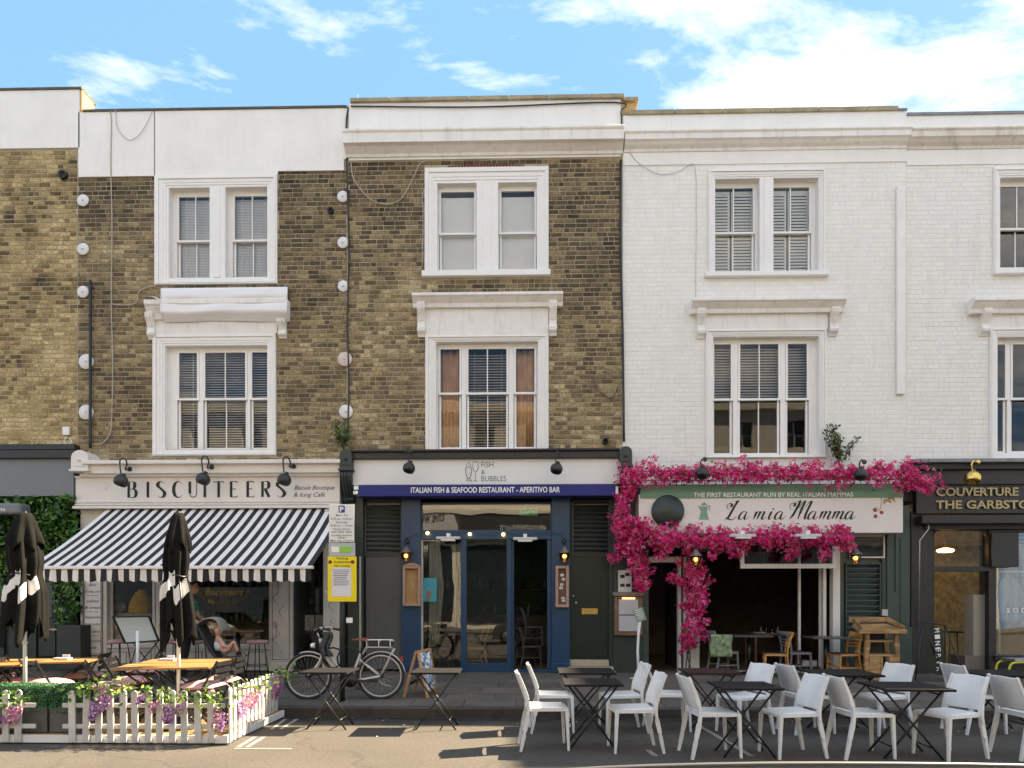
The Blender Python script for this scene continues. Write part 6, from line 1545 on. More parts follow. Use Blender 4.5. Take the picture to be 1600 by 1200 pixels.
# host stand of rough timber
rough_w = wood_mat('rough_timber', (.20, .10, .035), (.52, .31, .13), .6, (3, 3, 14))
hs = thing('host_stand', 'tall rough timber host stand with sloping top and two shelves beside the green bay', 'host stand', (XU(1378, -.9), -.9, pz(-.9)))
yh0, yh1 = -1.05, -.62; z0 = pz(-.9)
HX = lambda u: XU(u, yh0); HZ = lambda v: ZV(v, 1378, yh0)
for (a, b) in ((1352, 1359), (1399, 1406)):
    m = MB()
    for (ya, yb2) in ((yh0, yh0 + .06), (yh1 - .06, yh1)):
        P = [(HX((a + b) / 2) + .012 * math.sin(k * 1.3 + a), (ya + yb2) / 2, z0 + (HZ(990) - z0) * k / 6) for k in range(7)]
        for k in range(6): m.bar(P[k], Vector(P[k + 1]) + (Vector(P[k + 1]) - Vector(P[k])) * .04, .075 + .012 * math.sin(k * 2.1), .06)
    m.build('post', rough_w, hs)
m = MB(); m._add([(HX(1341), yh0 - .06, HZ(990)), (HX(1415), yh0 - .06, HZ(990)), (HX(1405), yh1 + .03, HZ(990) + .10), (HX(1350), yh1 + .03, HZ(990) + .10),
                  (HX(1341), yh0 - .06, HZ(984)), (HX(1415), yh0 - .06, HZ(984)), (HX(1405), yh1 + .03, HZ(984) + .10), (HX(1350), yh1 + .03, HZ(984) + .10)], [(0, 3, 2, 1), (4, 5, 6, 7), (0, 1, 5, 4), (1, 2, 6, 5), (2, 3, 7, 6), (3, 0, 4, 7)])
m.build('sloping_top', rough_w, hs, bev=.008)
MB().bar((HX(1345), yh1 + .03, HZ(978) + .10), (HX(1410), yh1 + .03, HZ(978) + .10), .03, .09).bar((HX(1345), yh0 - .02, HZ(981)), (HX(1352), yh1 + .03, HZ(976) + .1), .03, .07).bar((HX(1412), yh0 - .02, HZ(981)), (HX(1405), yh1 + .03, HZ(976) + .1), .03, .07).build('lip', rough_w, hs, bev=.006)
for v in (1002, 1024): MB().box(HX(1358), HX(1400), yh0 + .01, yh1 - .01, HZ(v + 1.5), HZ(v - 1.5)).build('shelf', rough_w, hs)
MB().box(HX(1358), HX(1400), yh1 - .04, yh1 - .02, z0 + .05, HZ(992)).build('back_panel', mat('stand_dark', (.015, .02, .017), .6), hs)
for (a, b) in ((1358, 1379), (1390, 1400)):
    MB().box(HX(a), HX(b), yh0 + .005, yh0 + .03, z0 + .05, HZ(1026)).build('door_panel', rough_w, hs, bev=.004)
    m = MB(); x0, x1 = HX(a), HX(b); m.box(x0, x0 + .03, yh0 - .01, yh0 + .004, z0 + .05, HZ(1026)).box(x1 - .03, x1, yh0 - .01, yh0 + .004, z0 + .05, HZ(1026)).box(x0 + .03, x1 - .03, yh0 - .01, yh0 + .004, z0 + .05, z0 + .09).build('door_frame', rough_w, hs)
MB().box(HX(1356), HX(1402), yh0, yh1, z0 - .005, z0 + .05).build('plinth', rough_w, hs)
# black sandwich board of the clothes shop
sb = thing('sandwich_board', 'black metal framed sandwich board with white vertical lettering by the clothes shop', 'sandwich board', (XU(1455, -.9), -.9, pz(-.8)))
z0 = pz(-.9)
pA, pB, pC, pD = Vector((XU(1430, -1.2), -1.2, z0)), Vector((XU(1441, -.95), -.95, z0 + 1.05)), Vector((XU(1474, -.8), -.85, z0 + .98)), Vector((XU(1484, -.5), -.5, z0))
m = MB(); m.tube([pA, pB], .013, 6).tube([pB, pC], .013, 6).tube([pC, pC + Vector((.18, .3, -.98))], .013, 6).tube([pB, pB + Vector((.30, -.3, -1.05))], .013, 6).tube([pA, pB + Vector((.30, -.3, -1.05))], .013, 6).tube([pC, pC + Vector((.16, -.35, -.98))], .013, 6).tube([pB + Vector((.30, -.3, -1.05)), pC + Vector((.18, .3, -.98))], .013, 6)
m.build('frame', black_m, sb)
x0, x1 = XU(1446, -1.02), XU(1470, -1.02)
bp_ = MB(); bp_._add([(x0, -1.0, z0 + .98), (x1, -1.06, z0 + .93), (x1 + .05, -1.12, z0 + .08), (x0 + .03, -1.06, z0 + .13)], [(0, 1, 2, 3)]); bp_ = bp_.build('panel', mat('board_green_black', (.010, .022, .016), .35), sb, solid=.012)
m = MB(); lt = 'MINERVA'; 
for k, ch in enumerate(lt):
    t_mb = text_mb(ch, 0, .085, 0, .10, 0, bold=.02); s0 = Matrix.Translation(((x0 + x1) / 2 - .01 + .004 * k, -1.075 - .003 * k, z0 + .93 - k * .115)) @ Matrix.Rotation(R(84), 4, 'Y') @ Matrix.Scale(.9, 4); t_mb.xform(s0); m._add(t_mb.v, t_mb.f)
m.build('lettering', whitew, bp_)
# wooden sandwich board of the fish restaurant
sw_ = thing('sandwich_board', 'wooden sandwich board with blue and white picture panel beside the bicycle', 'sandwich board', (XU(655, -3.0), -3.0, pz(-3)))
z0 = pz(-3.3); Ya = -3.3
def pt(u, v, y): a, b = W(u, v, y); return Vector((a, y, b))
A1, A2, B1, B2 = pt(631, 1098, Ya), pt(650, 1019, Ya + .25), pt(668, 1102, Ya), pt(653, 1019, Ya + .22)
C1, C2, D1, D2 = pt(648, 1092, Ya + .7), pt(662, 1016, Ya + .5), pt(681, 1092, Ya + .55), pt(672, 1014, Ya + .45)
for z_ in (A1, B1, C1, D1): z_.z = pz(z_.y)
sww = wood_mat('board_wood', (.30, .14, .045), (.48, .26, .10))
for (p, q) in ((A1, A2), (B1, B2), (C1, C2), (D1, D2)): MB().bar(p, q, .045, .03).build('leg', sww, sw_, bev=.003)
MB().bar(A1.lerp(A2, .28), C1.lerp(C2, .28), .03, .04).build('rail', mat('dark_rail', (.03, .025, .02), .6), sw_)
MB().bar(B2, D2, .04, .03).bar(B1.lerp(B2, .12), D1.lerp(D2, .12), .03, .03).bar(A2, C2, .04, .03).build('rail', sww, sw_)
pm = bpy.data.materials.new('sea_picture'); pm.use_nodes = True; N = pm.node_tree.nodes; L = pm.node_tree.links
tcn = N.new('ShaderNodeTexCoord'); nz = N.new('ShaderNodeTexNoise'); nz.inputs['Scale'].default_value = 9; nz.inputs['Distortion'].default_value = 1.5; L.new(tcn.outputs['Object'], nz.inputs['Vector'])
cr = N.new('ShaderNodeValToRGB'); cr.color_ramp.elements[0].position = .4; cr.color_ramp.elements[1].position = .58; cr.color_ramp.elements[0].color = (.02, .09, .19, 1); cr.color_ramp.elements[1].color = (.75, .78, .8, 1); L.new(nz.outputs['Fac'], cr.inputs[0]); L.new(cr.outputs[0], N['Principled BSDF'].inputs['Base Color'])
P_ = [B1.lerp(B2, .12), D1.lerp(D2, .12), D1.lerp(D2, .97), B1.lerp(B2, .97)]
m = MB(); m._add(P_, [(0, 1, 2, 3)]); m.build('picture_panel', pm, sw_, solid=.01)
# ============================================================ BICYCLE
def bicycle():
    t = thing('bicycle', 'white step through electric bicycle with brown saddle leaning behind the parking sign post', 'bicycle')
    fm = mat('bike_white', (.66, .62, .58), .3, var=.04, coat=.3); rub = mat('tyre_rubber', (.03, .026, .024), .8, var=.2); rimm = mat('rim_metal', (.55, .53, .50), .3, metal=.6)
    bk = mat('bike_black', (.015, .015, .016), .45); R_ = .335
    def wheel(cx):
        w = MB(); w.tube([(cx + R_ * math.cos(a), 0, R_ + .01 + R_ * math.sin(a)) for a in [k * math.pi / 24 for k in range(48)]], .022, 8, closed=True); w = w.build('wheel', rub, t)
        MB().tube([(cx + (R_ - .03) * math.cos(a), 0, R_ + .01 + (R_ - .03) * math.sin(a)) for a in [k * math.pi / 24 for k in range(48)]], .014, 6, closed=True).build('rim', rimm, w)
        s = MB()
        for k in range(28):
            a = k * 2 * math.pi / 28; b = a + (.5 if k % 2 else -.5); s.tube([(cx + .03 * math.cos(b), .03 * (1 if k % 4 < 2 else -1), R_ + .01 + .03 * math.sin(b)), (cx + (R_ - .035) * math.cos(a), 0, R_ + .01 + (R_ - .035) * math.sin(a))], .0014, 3)
        s.build('spokes', rimm, w); MB().tube([(cx, -.05, R_ + .01), (cx, .05, R_ + .01)], .035, 12).build('hub', bk, w)
        f = MB(); 
        rng = (15, 175) if cx > 0 else (-12, 140)
        a0, a1 = (R(8), R(150)) if cx > 0 else (R(30), R(172))
        P = [(cx + (R_ + .035) * math.cos(a0 + (a1 - a0) * k / 20), R_ + .01 + (R_ + .035) * math.sin(a0 + (a1 - a0) * k / 20)) for k in range(21)]
        if cx < 0: P = [(cx + (R_ + .035) * math.cos(R(-5) + R(115) * k / 20), R_ + .01 + (R_ + .035) * math.sin(R(-5) + R(115) * k / 20)) for k in range(21)]
        f.grid(lambda i, j: (P[min(20, int(round(i * 20)))][0], -.028 + .056 * j, P[min(20, int(round(i * 20)))][1] - .012 * abs(2 * j - 1) ** 2), 20, 4); f.build('mudguard', fm, t, solid=.004)
    fx, rx = -.54, .54                                       # front wheel to the left
    wheel(fx); wheel(rx)
    m = MB(); hd = (-.335, 0, .80); hl = (-.30, 0, .66); bb = (.10, 0, .29); st = (.235, 0, .68)
    m.tube([tuple(q) for q in smooth_path([hd, (-.22, 0, .66), (-.08, 0, .46), (.07, 0, .32)], 6)], .024, 10)
    m.tube([tuple(q) for q in smooth_path([hl, (-.18, 0, .50), (-.02, 0, .33), (.09, 0, .28)], 6)], .027, 10)
    m.tube([bb, st], .019, 10); m.tube([(-.37, 0, .90), (-.30, 0, .64)], .024, 10)
    for s_ in (-1, 1):
        m.tube([(.10, .03 * s_, .28), (.30, .05 * s_, .30), (rx, .065 * s_, R_ + .01)], .014, 8); m.tube([(.21, .02 * s_, .60), (rx, .065 * s_, R_ + .01)], .010, 8)
        m.tube([(rx, .07 * s_, R_ + .01), (.74, .07 * s_, .755), (.62, .07 * s_, .775), (.33, .07 * s_, .775), (.24, .03 * s_, .62)], .008, 6)
    m.build('frame', fm, t)
    m = MB()
    for s_ in (-1, 1): m.tube([tuple(q) for q in smooth_path([(-.315, .05 * s_, .66), (-.40, .055 * s_, .50), (fx, .055 * s_, R_ + .01)], 5)], [.019] * 3 + [.017] * 4 + [.013] * 4, 8)
    m.tube([(-.315, -.055, .66), (-.315, .055, .66)], .02, 8); m.build('fork', fm, t)
    m = MB(); m.tube([(-.37, 0, .88), (-.42, 0, 1.02)], .014, 8); m.tube([tuple(q) for q in smooth_path([(-.20, -.31, 1.04), (-.32, -.22, 1.07), (-.43, -.06, 1.03), (-.43, .06, 1.03), (-.32, .22, 1.07), (-.20, .31, 1.04)], 5)], .012, 8); m.build('handlebar', mat('bar_silver', (.5, .5, .5), .3, metal=.7), t)
    m = MB(); m.tube([(-.25, -.28, 1.055), (-.14, -.33, 1.03)], .019, 8).tube([(-.25, .28, 1.055), (-.14, .33, 1.03)], .019, 8); m.tube([(-.30, -.22, 1.07), (-.42, -.26, 1.06), (-.50, -.28, .98)], .008, 5).tube([(-.30, .22, 1.07), (-.42, .26, 1.06), (-.50, .28, .98)], .008, 5); m.build('grip', bk, t)
    m = MB()
    for k in range(5): m.tube([tuple(q) for q in smooth_path([(-.43 + .01 * k, -.03 + .02 * k, 1.03), (-.52 + .02 * k, -.06 + .03 * k, 1.0 + .02 * k), (-.46, 0, .84), (-.36, .02, .74)], 4)], .004, 4)
    m.box(-.47, -.38, -.05, .05, 1.01, 1.10); m.build('cables', bk, t)
    MB().lathe([(.0, -.05), (.03, -.05), (.042, 0), (.04, .01), (0, .012)], (-.455, 0, .80), 'x', 12).build('headlight', whitew, t)
    MB().tube([(.235, 0, .66), (.265, 0, .85)], .013, 8).build('seat_post', bk, t)
    s = MB(); s.grid(lambda i, j: (.10 + .27 * i, (-.5 + j) * (.05 + .16 * i ** 1.6), .885 + .02 * i - .035 * abs(2 * j - 1) ** 2.2 * (.4 + i) + .012 * math.sin(i * 3)), 12, 8); s.build('saddle', mat('brown_leather', (.20, .055, .03), .45, var=.2), t, solid=.012, sub=1)
    m = MB()
    for s_ in (-1, 1): m.tube([(.32, .075 * s_, .86), (.36, .075 * s_, .885), (.70, .075 * s_, .885), (.73, .075 * s_, .86)], .008, 6); m.tube([(.34, .07 * s_, .775), (.34, .075 * s_, .87)], .008, 6).tube([(.52, .07 * s_, .775), (.52, .075 * s_, .88)], .008, 6).tube([(.69, .07 * s_, .77), (.69, .075 * s_, .88)], .008, 6)
    for x in (.36, .48, .60, .70): m.tube([(x, -.075, .885), (x, .075, .885)], .007, 6)
    m.build('rear_rack', mat('rack_white', (.7, .7, .7), .35), t)
    MB().box(.36, .72, -.055, .055, .795, .865).build('battery', bk, t, bev=.01)
    m = MB(); m.lathe([(.10, -.05), (.10, .0), (.03, .01)], (.10, -.02, .28), 'y', 20); m.box(.10, .52, -.06, -.045, .255, .30); m.bar((.10, -.08, .28), (.23, -.09, .17), .02, .012); m.bar((.10, .08, .28), (-.03, .09, .39), .02, .012); m.box(.19, .28, -.16, -.08, .155, .175); m.box(-.07, .02, .08, .16, .38, .40)
    m.build('crank', bk, t)
    m = MB(); m.tube([(.52, -.09, .28), (.62, -.12, .22), (.72, -.12, .20)], .006, 5); m.build('kickstand', rimm, t)
    m = MB(); P = [(-.16 + .0 + .17 * math.cos(k * .5) * .9, -.07 + .01 * math.sin(k), .62 + .15 * math.sin(k * .5)) for k in range(13)]; m.tube(P, .013, 6, closed=False)
    P = [(.10 + .19 * math.cos(k * .5), -.09 + .01 * math.sin(k * 2), .60 + .17 * math.sin(k * .5)) for k in range(13)]; m.tube(P, .013, 6); m.build('lock_cable', bk, t)
    m = MB(); rr_ = random.Random(4)
    m.grid(lambda i, j: (-.31 + .13 * i + .02 * math.sin(j * 8), -.13 + .03 * math.sin(i * 9 + j * 4), 1.0 - .36 * j), 6, 10); m.build('bag', mat('dark_pattern_bag', (.04, .045, .045), .6, var=.95, vscale=28), t, solid=.05)
    MB().box(.83, .87, -.02, .02, .56, .63).build('rear_reflector', mat('reflector_red', (.4, .03, .02), .3), t)
    return t
bk = bicycle(); yb_ = -3.45
bk.location = (XU(538, yb_), yb_, pz(yb_) + .002); bk.rotation_euler = (R(-2), 0, R(2))

# ============================================================ PARKING SIGN POST
yp = -3.62; sp = thing('sign_post', 'dark post carrying a white parking sign above a yellow suspension notice', 'sign post', (XU(535, yp), yp, pz(yp)))
xp = XU(535, yp)
MB().tube([(xp, yp, pz(yp)), (xp, yp, 2.95)], .038, 14).build('post', mat('post_dark', (.022, .028, .026), .5), sp)
MB().lathe([(.06, 0), (.05, .06), (.038, .08)], (xp, yp, pz(yp)), 'z', 14).build('base_collar', mat('post_dark'), sp) if False else None
ysn = yp - .07
def plate(u0, u1, v0, v1, y, m, name='plate'):
    mb = MB(); ub(mb, u0, u1, v0, v1, y, y + .01, ref=y); return mb.build(name, m, sp, bev=.004)
XP = lambda u: XU(u, ysn); ZP = lambda v: ZV(v, 535, ysn)
p1 = plate(514, 553.5, 788, 847, ysn, mat('sign_plate_white', (.72, .74, .72), .35, var=.02))
p2 = plate(513.5, 555, 848, 869, ysn + .005, mat('sign_plate_grey', (.42, .44, .46), .4, var=.02))
p3 = plate(512, 557, 869.5, 940, ysn - .004, mat('sign_plate_yellow', (.80, .66, .02), .35, var=.03))
m = MB(); m.box(XP(529), XP(538.8), ysn - .004, ysn - .0005, ZP(801), ZP(790)); ps_ = m.build('parking_symbol', mat('sign_blue', (.01, .04, .25), .4), p1)
text_mb('P', XP(531), XP(537), ZP(799.5), .072, ysn - .0052, bold=.03).build('lettering', whitew, ps_)
tm = MB()
for (s, v, w, h) in (('Mon - Fri', 806.5, 9, .028), ('8.30 am - 6.30 pm', 812, 17, .028), ('Saturday', 817.5, 9, .030), ('8.30 am - 1.30 pm', 822.5, 17, .028), ('Pay by phone', 828, 13, .028), ('020 7005 0055', 832.5, 16, .026), ('quoting location', 837.5, 16, .026), ('60501', 841.5, 6, .026), ('Max stay 2 hours', 845.8, 17.5, .024)):
    text_mb(s, XP(534 - w), XP(534 + w), ZP(v), h, ysn - .002, bold=.004, mb=tm)
tm.build('lettering', ink, p1)
m = MB(); m.box(XP(518), XP(530), ysn - .001, ysn + .004, ZP(863), ZP(854)); m.build('label', whitew, p2); m = MB(); m.box(XP(530.5), XP(549), ysn - .001, ysn + .004, ZP(863), ZP(854)); m.build('label', mat('label_green', (.25, .6, .08), .5), p2)
m = MB(); m.box(XP(518.5), XP(549), ysn - .007, ysn - .0045, ZP(932), ZP(887)); m.build('paper', mat('paper_lilac', (.66, .66, .70), .5, var=.02), p3)
tm = MB()
for (s, v, w, h) in (('Parking', 874, 9, .032), ('Suspension', 879.5, 13, .032), ('No Loading', 885.5, 12, .032)): text_mb(s, XP(535 - w), XP(535 + w), ZP(v), h, ysn - .006, bold=.01, mb=tm)
for k in range(9): tm.box(XP(520 + (k * 5) % 3), XP(546 - (k * 7) % 6), ysn - .0085, ysn - .0075, ZP(891 + k * 2.9), ZP(890.2 + k * 2.9))
tm.build('lettering', ink, p3)
for u in (516, 551):
    MB().lathe([(.028, 0), (.028, -.002), (0, -.003)], (XP(u), ysn - .004, ZP(878)), 'y', 16).build('no_stopping_symbol', mat('symbol_red', (.25, .02, .04), .4), p3)
MB().bar((xp - .25, ysn + .03, ZP(797)), (xp + .02, ysn + .03, ZP(797)), .01, .03).bar((xp - .25, ysn + .03, ZP(925)), (xp + .02, ysn + .03, ZP(925)), .01, .03).build('clip', steel, sp)
m = MB(); x, z = W(541, 970, ysn); m.box(x, x + .09, ysn, ysn + .02, z - .03, z + .045); m.build('torn_sticker', whitew, sp)

# ============================================================ THE CAFE TERRACE OF THE BISCUIT SHOP
YFN = -6.05
XFE = XU(357, YFN)
deck_w = wood_mat('deck_board', (.24, .13, .05), (.40, .25, .10), .6, (2, 14, 14))
dk = thing('deck', 'low timber terrace platform in the road with white edge boards', 'deck', (XU(150, -5), -5.1, 0))
y = YFN + .03; DX0 = -9.5
while y < KY - .03:
    y1 = min(y + .14, KY - .02); MB().box(DX0, XFE - .05, y + .004, y1 - .004, .075, .10).build('board', deck_w, dk); y = y1
MB().box(DX0, XFE - .06, YFN + .05, KY - .03, .0, .07).build('joists', mat('deck_dark', (.05, .04, .03), .9), dk)
MB().box(DX0, XFE - .02, YFN - .0, YFN + .028, .015, .10).build('edge_board', whitew, dk)
MB().box(XFE - .048, XFE - .02, YFN + .03, KY - .02, .015, .10).build('edge_board', whitew, dk)
fw = mat('fence_white', (.60, .585, .55), .5, var=.10, vscale=9, objrand=.08, streak=.3, dirt=(.5, .45, .38))
pk_mesh = {}
def picket_fence(label, pts, rails, h=.61, w=.072, y_or_x=0):
    """pts: list of (x, y) picket centres; rails end to end"""
    t = thing('picket_fence', label, 'fence', (pts[0][0], pts[0][1], 0), group='white picket fence round the cafe terrace')
    (ax, ay), (bx, by) = rails; d = Vector((bx - ax, by - ay, 0)).normalized(); n = Vector((-d.y, d.x, 0))
    for z in (.20, .435): MB().bar((ax, ay, z), (bx, by, z), .02, .05).build('rail', fw, t, bev=.004)
    for i, (x, y) in enumerate(pts):
        hh = h + random.uniform(-.008, .008); tl = random.uniform(-.02, .02)
        mb = MB(); prof = [(-w / 2, .03), (w / 2, .03), (w / 2, hh - .03)] + [(w / 2 * math.cos(R(a)), hh - .035 + .035 * math.sin(R(a))) for a in range(20, 170, 20)] + [(-w / 2, hh - .03)]
        vs = []
        for off_ in (.012, .03):
            for (a, z) in prof: vs.append(Vector((x, y, z)) + d * (a + tl * z) - n * off_)
        k = len(prof); mb._add(vs, [tuple(range(k)), tuple(range(2 * k - 1, k - 1, -1))] + [(q, k + q, k + (q + 1) % k, (q + 1) % k) for q in range(k)])
        mb.build('picket', fw, t)
us = [115, 136, 156, 175, 195, 213, 233, 251, 271, 290, 311, 331]
picket_fence('white picket fence with hanging wisteria along the road in front of the cafe terrace', [(XU(u, YFN), YFN) for u in us], ((XU(98, YFN), YFN), (XU(352, YFN), YFN)))
picket_fence('short white picket fence at the left edge of the picture', [(XU(u, YFN), YFN) for u in (-48, -28, -8, 11, 30)], ((XU(-60, YFN), YFN), (XU(56, YFN), YFN)))
xe1 = XU(430, -4.25)
n_ = 13; pts = [(XFE + .0 + (xe1 - XFE) * k / (n_ - 1), YFN + (1.78) * k / (n_ - 1)) for k in range(n_)]
picket_fence('white picket fence running back from the road to the kerb beside the bicycle', pts, (pts[0], pts[-1]), h=.64)
# hedge boxes
hedge_m = attr_mat('boxwood_leaf', [(.008, .035, .012), (.02, .09, .03), (.04, .16, .06), (.07, .24, .10)], .45)
for (a, b, lab) in ((-40, 73, 'artificial box hedge trough behind the short picket fence at the left edge'), (77, 128, 'artificial box hedge trough showing in the gap between the picket fences')):
    yh_ = YFN + .10; x0, x1 = XU(a, yh_), XU(b, yh_); t = thing('hedge_planter', lab, 'hedge', ((x0 + x1) / 2, yh_ + .12, .1), group='hedge troughs behind the picket fence')
    MB().box(x0, x1, yh_, yh_ + .26, .11, .40).build('trough', mat('trough_grey', (.10, .10, .095), .6, var=.1), t, bev=.006)
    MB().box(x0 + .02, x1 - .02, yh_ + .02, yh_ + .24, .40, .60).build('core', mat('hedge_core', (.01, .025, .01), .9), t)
    r = random.Random(int(a)); lv = MB()
    for _ in range(int(9000 * (x1 - x0) / 1.2)):
        f_ = r.random(); x = r.uniform(x0 - .01, x1 + .01)
        if f_ < .5: c = Vector((x, yh_ + .01 - r.random() * .015, r.uniform(.33, .63))); n = Vector((r.gauss(0, .5), -1, r.gauss(.3, .5))).normalized()
        else: c = Vector((x, yh_ + r.uniform(0, .26), .625 + r.random() * .025)); n = Vector((r.gauss(0, .5), r.gauss(-.2, .5), 1)).normalized()
        leaf(lv, c, r.uniform(.012, .024), r, n)
    lv.build('leaves', hedge_m, t, tones=True, kind='stuff', fixn=False)
# wisteria swags
wis_m = attr_mat('wisteria_petal', [(.22, .06, .28), (.42, .18, .45), (.58, .34, .58), (.70, .52, .68)], .6, trans=.2); wis_p = attr_mat('pink_petal', [(.5, .12, .3), (.66, .28, .46), (.75, .5, .62)], .6, trans=.2)
wl_m = attr_mat('lime_leaf', [(.06, .13, .025), (.16, .28, .05), (.32, .44, .10)], .5, trans=.2)
def swag(label, items, y, seed, raceme):
    r = random.Random(seed); t = thing('wisteria_garland', label, 'flower garland', (items[0][0], items[0][1], .4), group='artificial wisteria on the picket fence')
    lv, fa, fb, st = MB(), MB(), MB(), MB()
    for (x, yy, z) in items:
        for _ in range(17):
            leaf(lv, Vector((x + r.gauss(0, .08), yy - .05 + r.gauss(0, .03), z + .035 + r.gauss(0, .055))), r.uniform(.045, .08), r)
    st.tube([tuple(q) for q in smooth_path([(x, yy, z + .05) for x, yy, z in items], 4)], .006, 5) if len(items) > 1 else st.tube([(items[0][0], items[0][1], items[0][2] + .1), (items[0][0], items[0][1], items[0][2])], .006, 5)
    for (x, yy, z, ln_, pk) in raceme:
        mbx = fb if pk else fa
        for _ in range(int(ln_ * 420)):
            q = r.random(); rad = .045 * (1 - q * .75) + .008; a = r.random() * 6.28
            c = Vector((x + rad * math.cos(a) + .02 * math.sin(q * 5), yy - .05 + rad * math.sin(a) * .8, z + .04 - q * ln_)); s_ = r.uniform(.010, .018); n = Vector((math.cos(a), math.sin(a) - .5, r.gauss(0, .4))).normalized(); u_ = n.orthogonal().normalized(); w_ = n.cross(u_)
            mbx._add([c - u_ * s_, c - w_ * s_, c + u_ * s_, c + w_ * s_ + n * s_ * .5], [(0, 1, 2, 3)], tone=r.random())
    lv.build('leaves', wl_m, t, tones=True, kind='stuff', fixn=False); st.build('vine', tw_m, t)
    if fa.v: fa.build('flowers', wis_m, t, tones=True, kind='stuff', fixn=False)
    if fb.v: fb.build('flowers', wis_p, t, tones=True, kind='stuff', fixn=False)
Q = lambda u, v, y=YFN - .02: (XU(u, y), y, ZV(v, u, y))
swag('wisteria swag with lilac tails on the left half of the long picket fence', [Q(u, v) for u, v in ((122, 1085), (135, 1080), (150, 1082), (165, 1078), (180, 1080), (200, 1078), (215, 1082))], 0, 1, [(*Q(148, 1100), .20, 0), (*Q(157, 1092), .22, 0), (*Q(168, 1090), .18, 0), (*Q(150, 1110), .15, 0), (*Q(165, 1075), .10, 1), (*Q(222, 1088), .12, 0)])
swag('wisteria swag with purple clusters on the right half of the long picket fence', [Q(u, v) for u, v in ((240, 1090), (255, 1086), (270, 1092), (290, 1096), (310, 1092), (330, 1096), (345, 1100))], 0, 2, [(*Q(262, 1104), .22, 0), (*Q(272, 1106), .20, 0), (*Q(285, 1100), .16, 0), (*Q(242, 1100), .12, 1), (*Q(340, 1112), .22, 1), (*Q(350, 1118), .2, 0)])
swag('pink wisteria cluster on the short picket fence at the left edge', [Q(28, 1100), Q(36, 1096), Q(2, 1108)], 0, 3, [(*Q(30, 1108), .20, 1), (*Q(24, 1108), .16, 1), (*Q(0, 1120), .2, 0), (*Q(19, 1112), .18, 1)])
def QF(k, v): x, y = pts[k]; return (x + .03, y, ZV(v, 380, y))
swag('pink and lilac wisteria on the picket fence running back to the kerb', [(pts[k][0] + .04, pts[k][1], .56 - .01 * k) for k in (1, 3, 5, 7, 9)] , 0, 4, [(pts[k][0] + .06, pts[k][1], z, l, p) for k, z, l, p in ((3, .48, .25, 1), (4, .5, .22, 1), (5, .45, .2, 1), (2, .4, .2, 0), (6, .5, .15, 1))])
swag('dark lilac wisteria bunch at the kerb end of the picket fence', [(pts[k][0] + .05, pts[k][1], .58) for k in (11, 12)] + [(pts[12][0] + .15, pts[12][1], .55)], 0, 5, [(pts[11][0] + .06, pts[11][1], .55, .28, 1), (pts[12][0] + .08, pts[12][1], .55, .32, 0), (pts[12][0] + .02, pts[12][1], .48, .28, 0)])

# wooden tables, folding slat chairs with pink cushions
top_w = wood_mat('table_slat_wood', (.28, .125, .035), (.40, .21, .075), .45, (2, 12, 12))
pink = mat('pink_cushion', (.56, .33, .33), .85, var=.06, vscale=6, bump=.3, bscale=20)
TZ = .10
wt = bistro_table('orange slatted table at the front of the terrace pierced by the middle parasol pole', top_w, sx=1.05, sy=.66, h=.73, slats=7, name='wooden_table', group='orange slatted tables on the terrace')
wt.location = (XU(262, -5.45), -5.45, TZ); wt.rotation_euler = (0, 0, R(14))
copy_tree(wt, (XU(296, -4.72), -4.72, TZ), R(12), 'orange slatted table just behind the front one, nearer the pushchair')
c = copy_tree(wt, (XU(70, -4.75), -4.75, TZ), R(16), 'orange slatted table at the left with its pointed corner under the white lettered panel'); c.scale = (1.15, 1.0, 1)
c = copy_tree(wt, (XU(-20, -5.2), -5.2, TZ), R(10), 'orange slatted table cut by the left edge of the picture')
def slat_chair(label):
    t = thing('slat_chair', label, 'chair', group='folding slat chairs with pink cushions')
    for k in range(6): MB().box(-.18 + .065 * k, -.18 + .065 * k + .045, -.19, .19, .44, .452).build('slat', black_m, t)
    for (z, x) in ((.60, -.225), (.68, -.242), (.76, -.26)): MB().bar((x, -.19, z), (x, .19, z), .012, .05).build('back_slat', black_m, t)
    for s_ in (-1, 1):
        MB().bar((-.27, .2 * s_, .80), (.18, .2 * s_, 0), .010, .024).build('leg', black_m, t); MB().bar((.20, .185 * s_, .44), (-.22, .185 * s_, 0), .010, .024).build('leg', black_m, t)
    MB().tube([(.12, -.2, .09), (.12, .2, .09)], .006, 5).tube([(-.17, -.185, .06), (-.17, .185, .06)], .006, 5).build('stretcher', black_m, t)
    cu = MB()
    def cf(i, j, s_): e = (1 - abs(2 * i - 1) ** 3) * (1 - abs(2 * j - 1) ** 3); return (-.20 + .40 * i, -.21 + .42 * j, .485 + s_ * .062 * max(0, e) ** .5 - .012 * math.exp(-((i - .5) ** 2 + (j - .5) ** 2) * 60))
    cu.grid(lambda i, j: cf(i, j, 1), 12, 12).grid(lambda i, j: cf(1 - i, j, -.7), 12, 12); cu.build('cushion', pink, t)
    ti = MB(); ti.tube([(-.2, -.19, .48), (-.24, -.2, .44), (-.23, -.21, .36)], .006, 4).tube([(-.2, .19, .48), (-.24, .2, .44), (-.25, .21, .37)], .006, 4).tube([(-.22, -.2, .45), (-.26, -.21, .40)], .008, 4); ti.build('cushion_tie', pink, t)
    return t
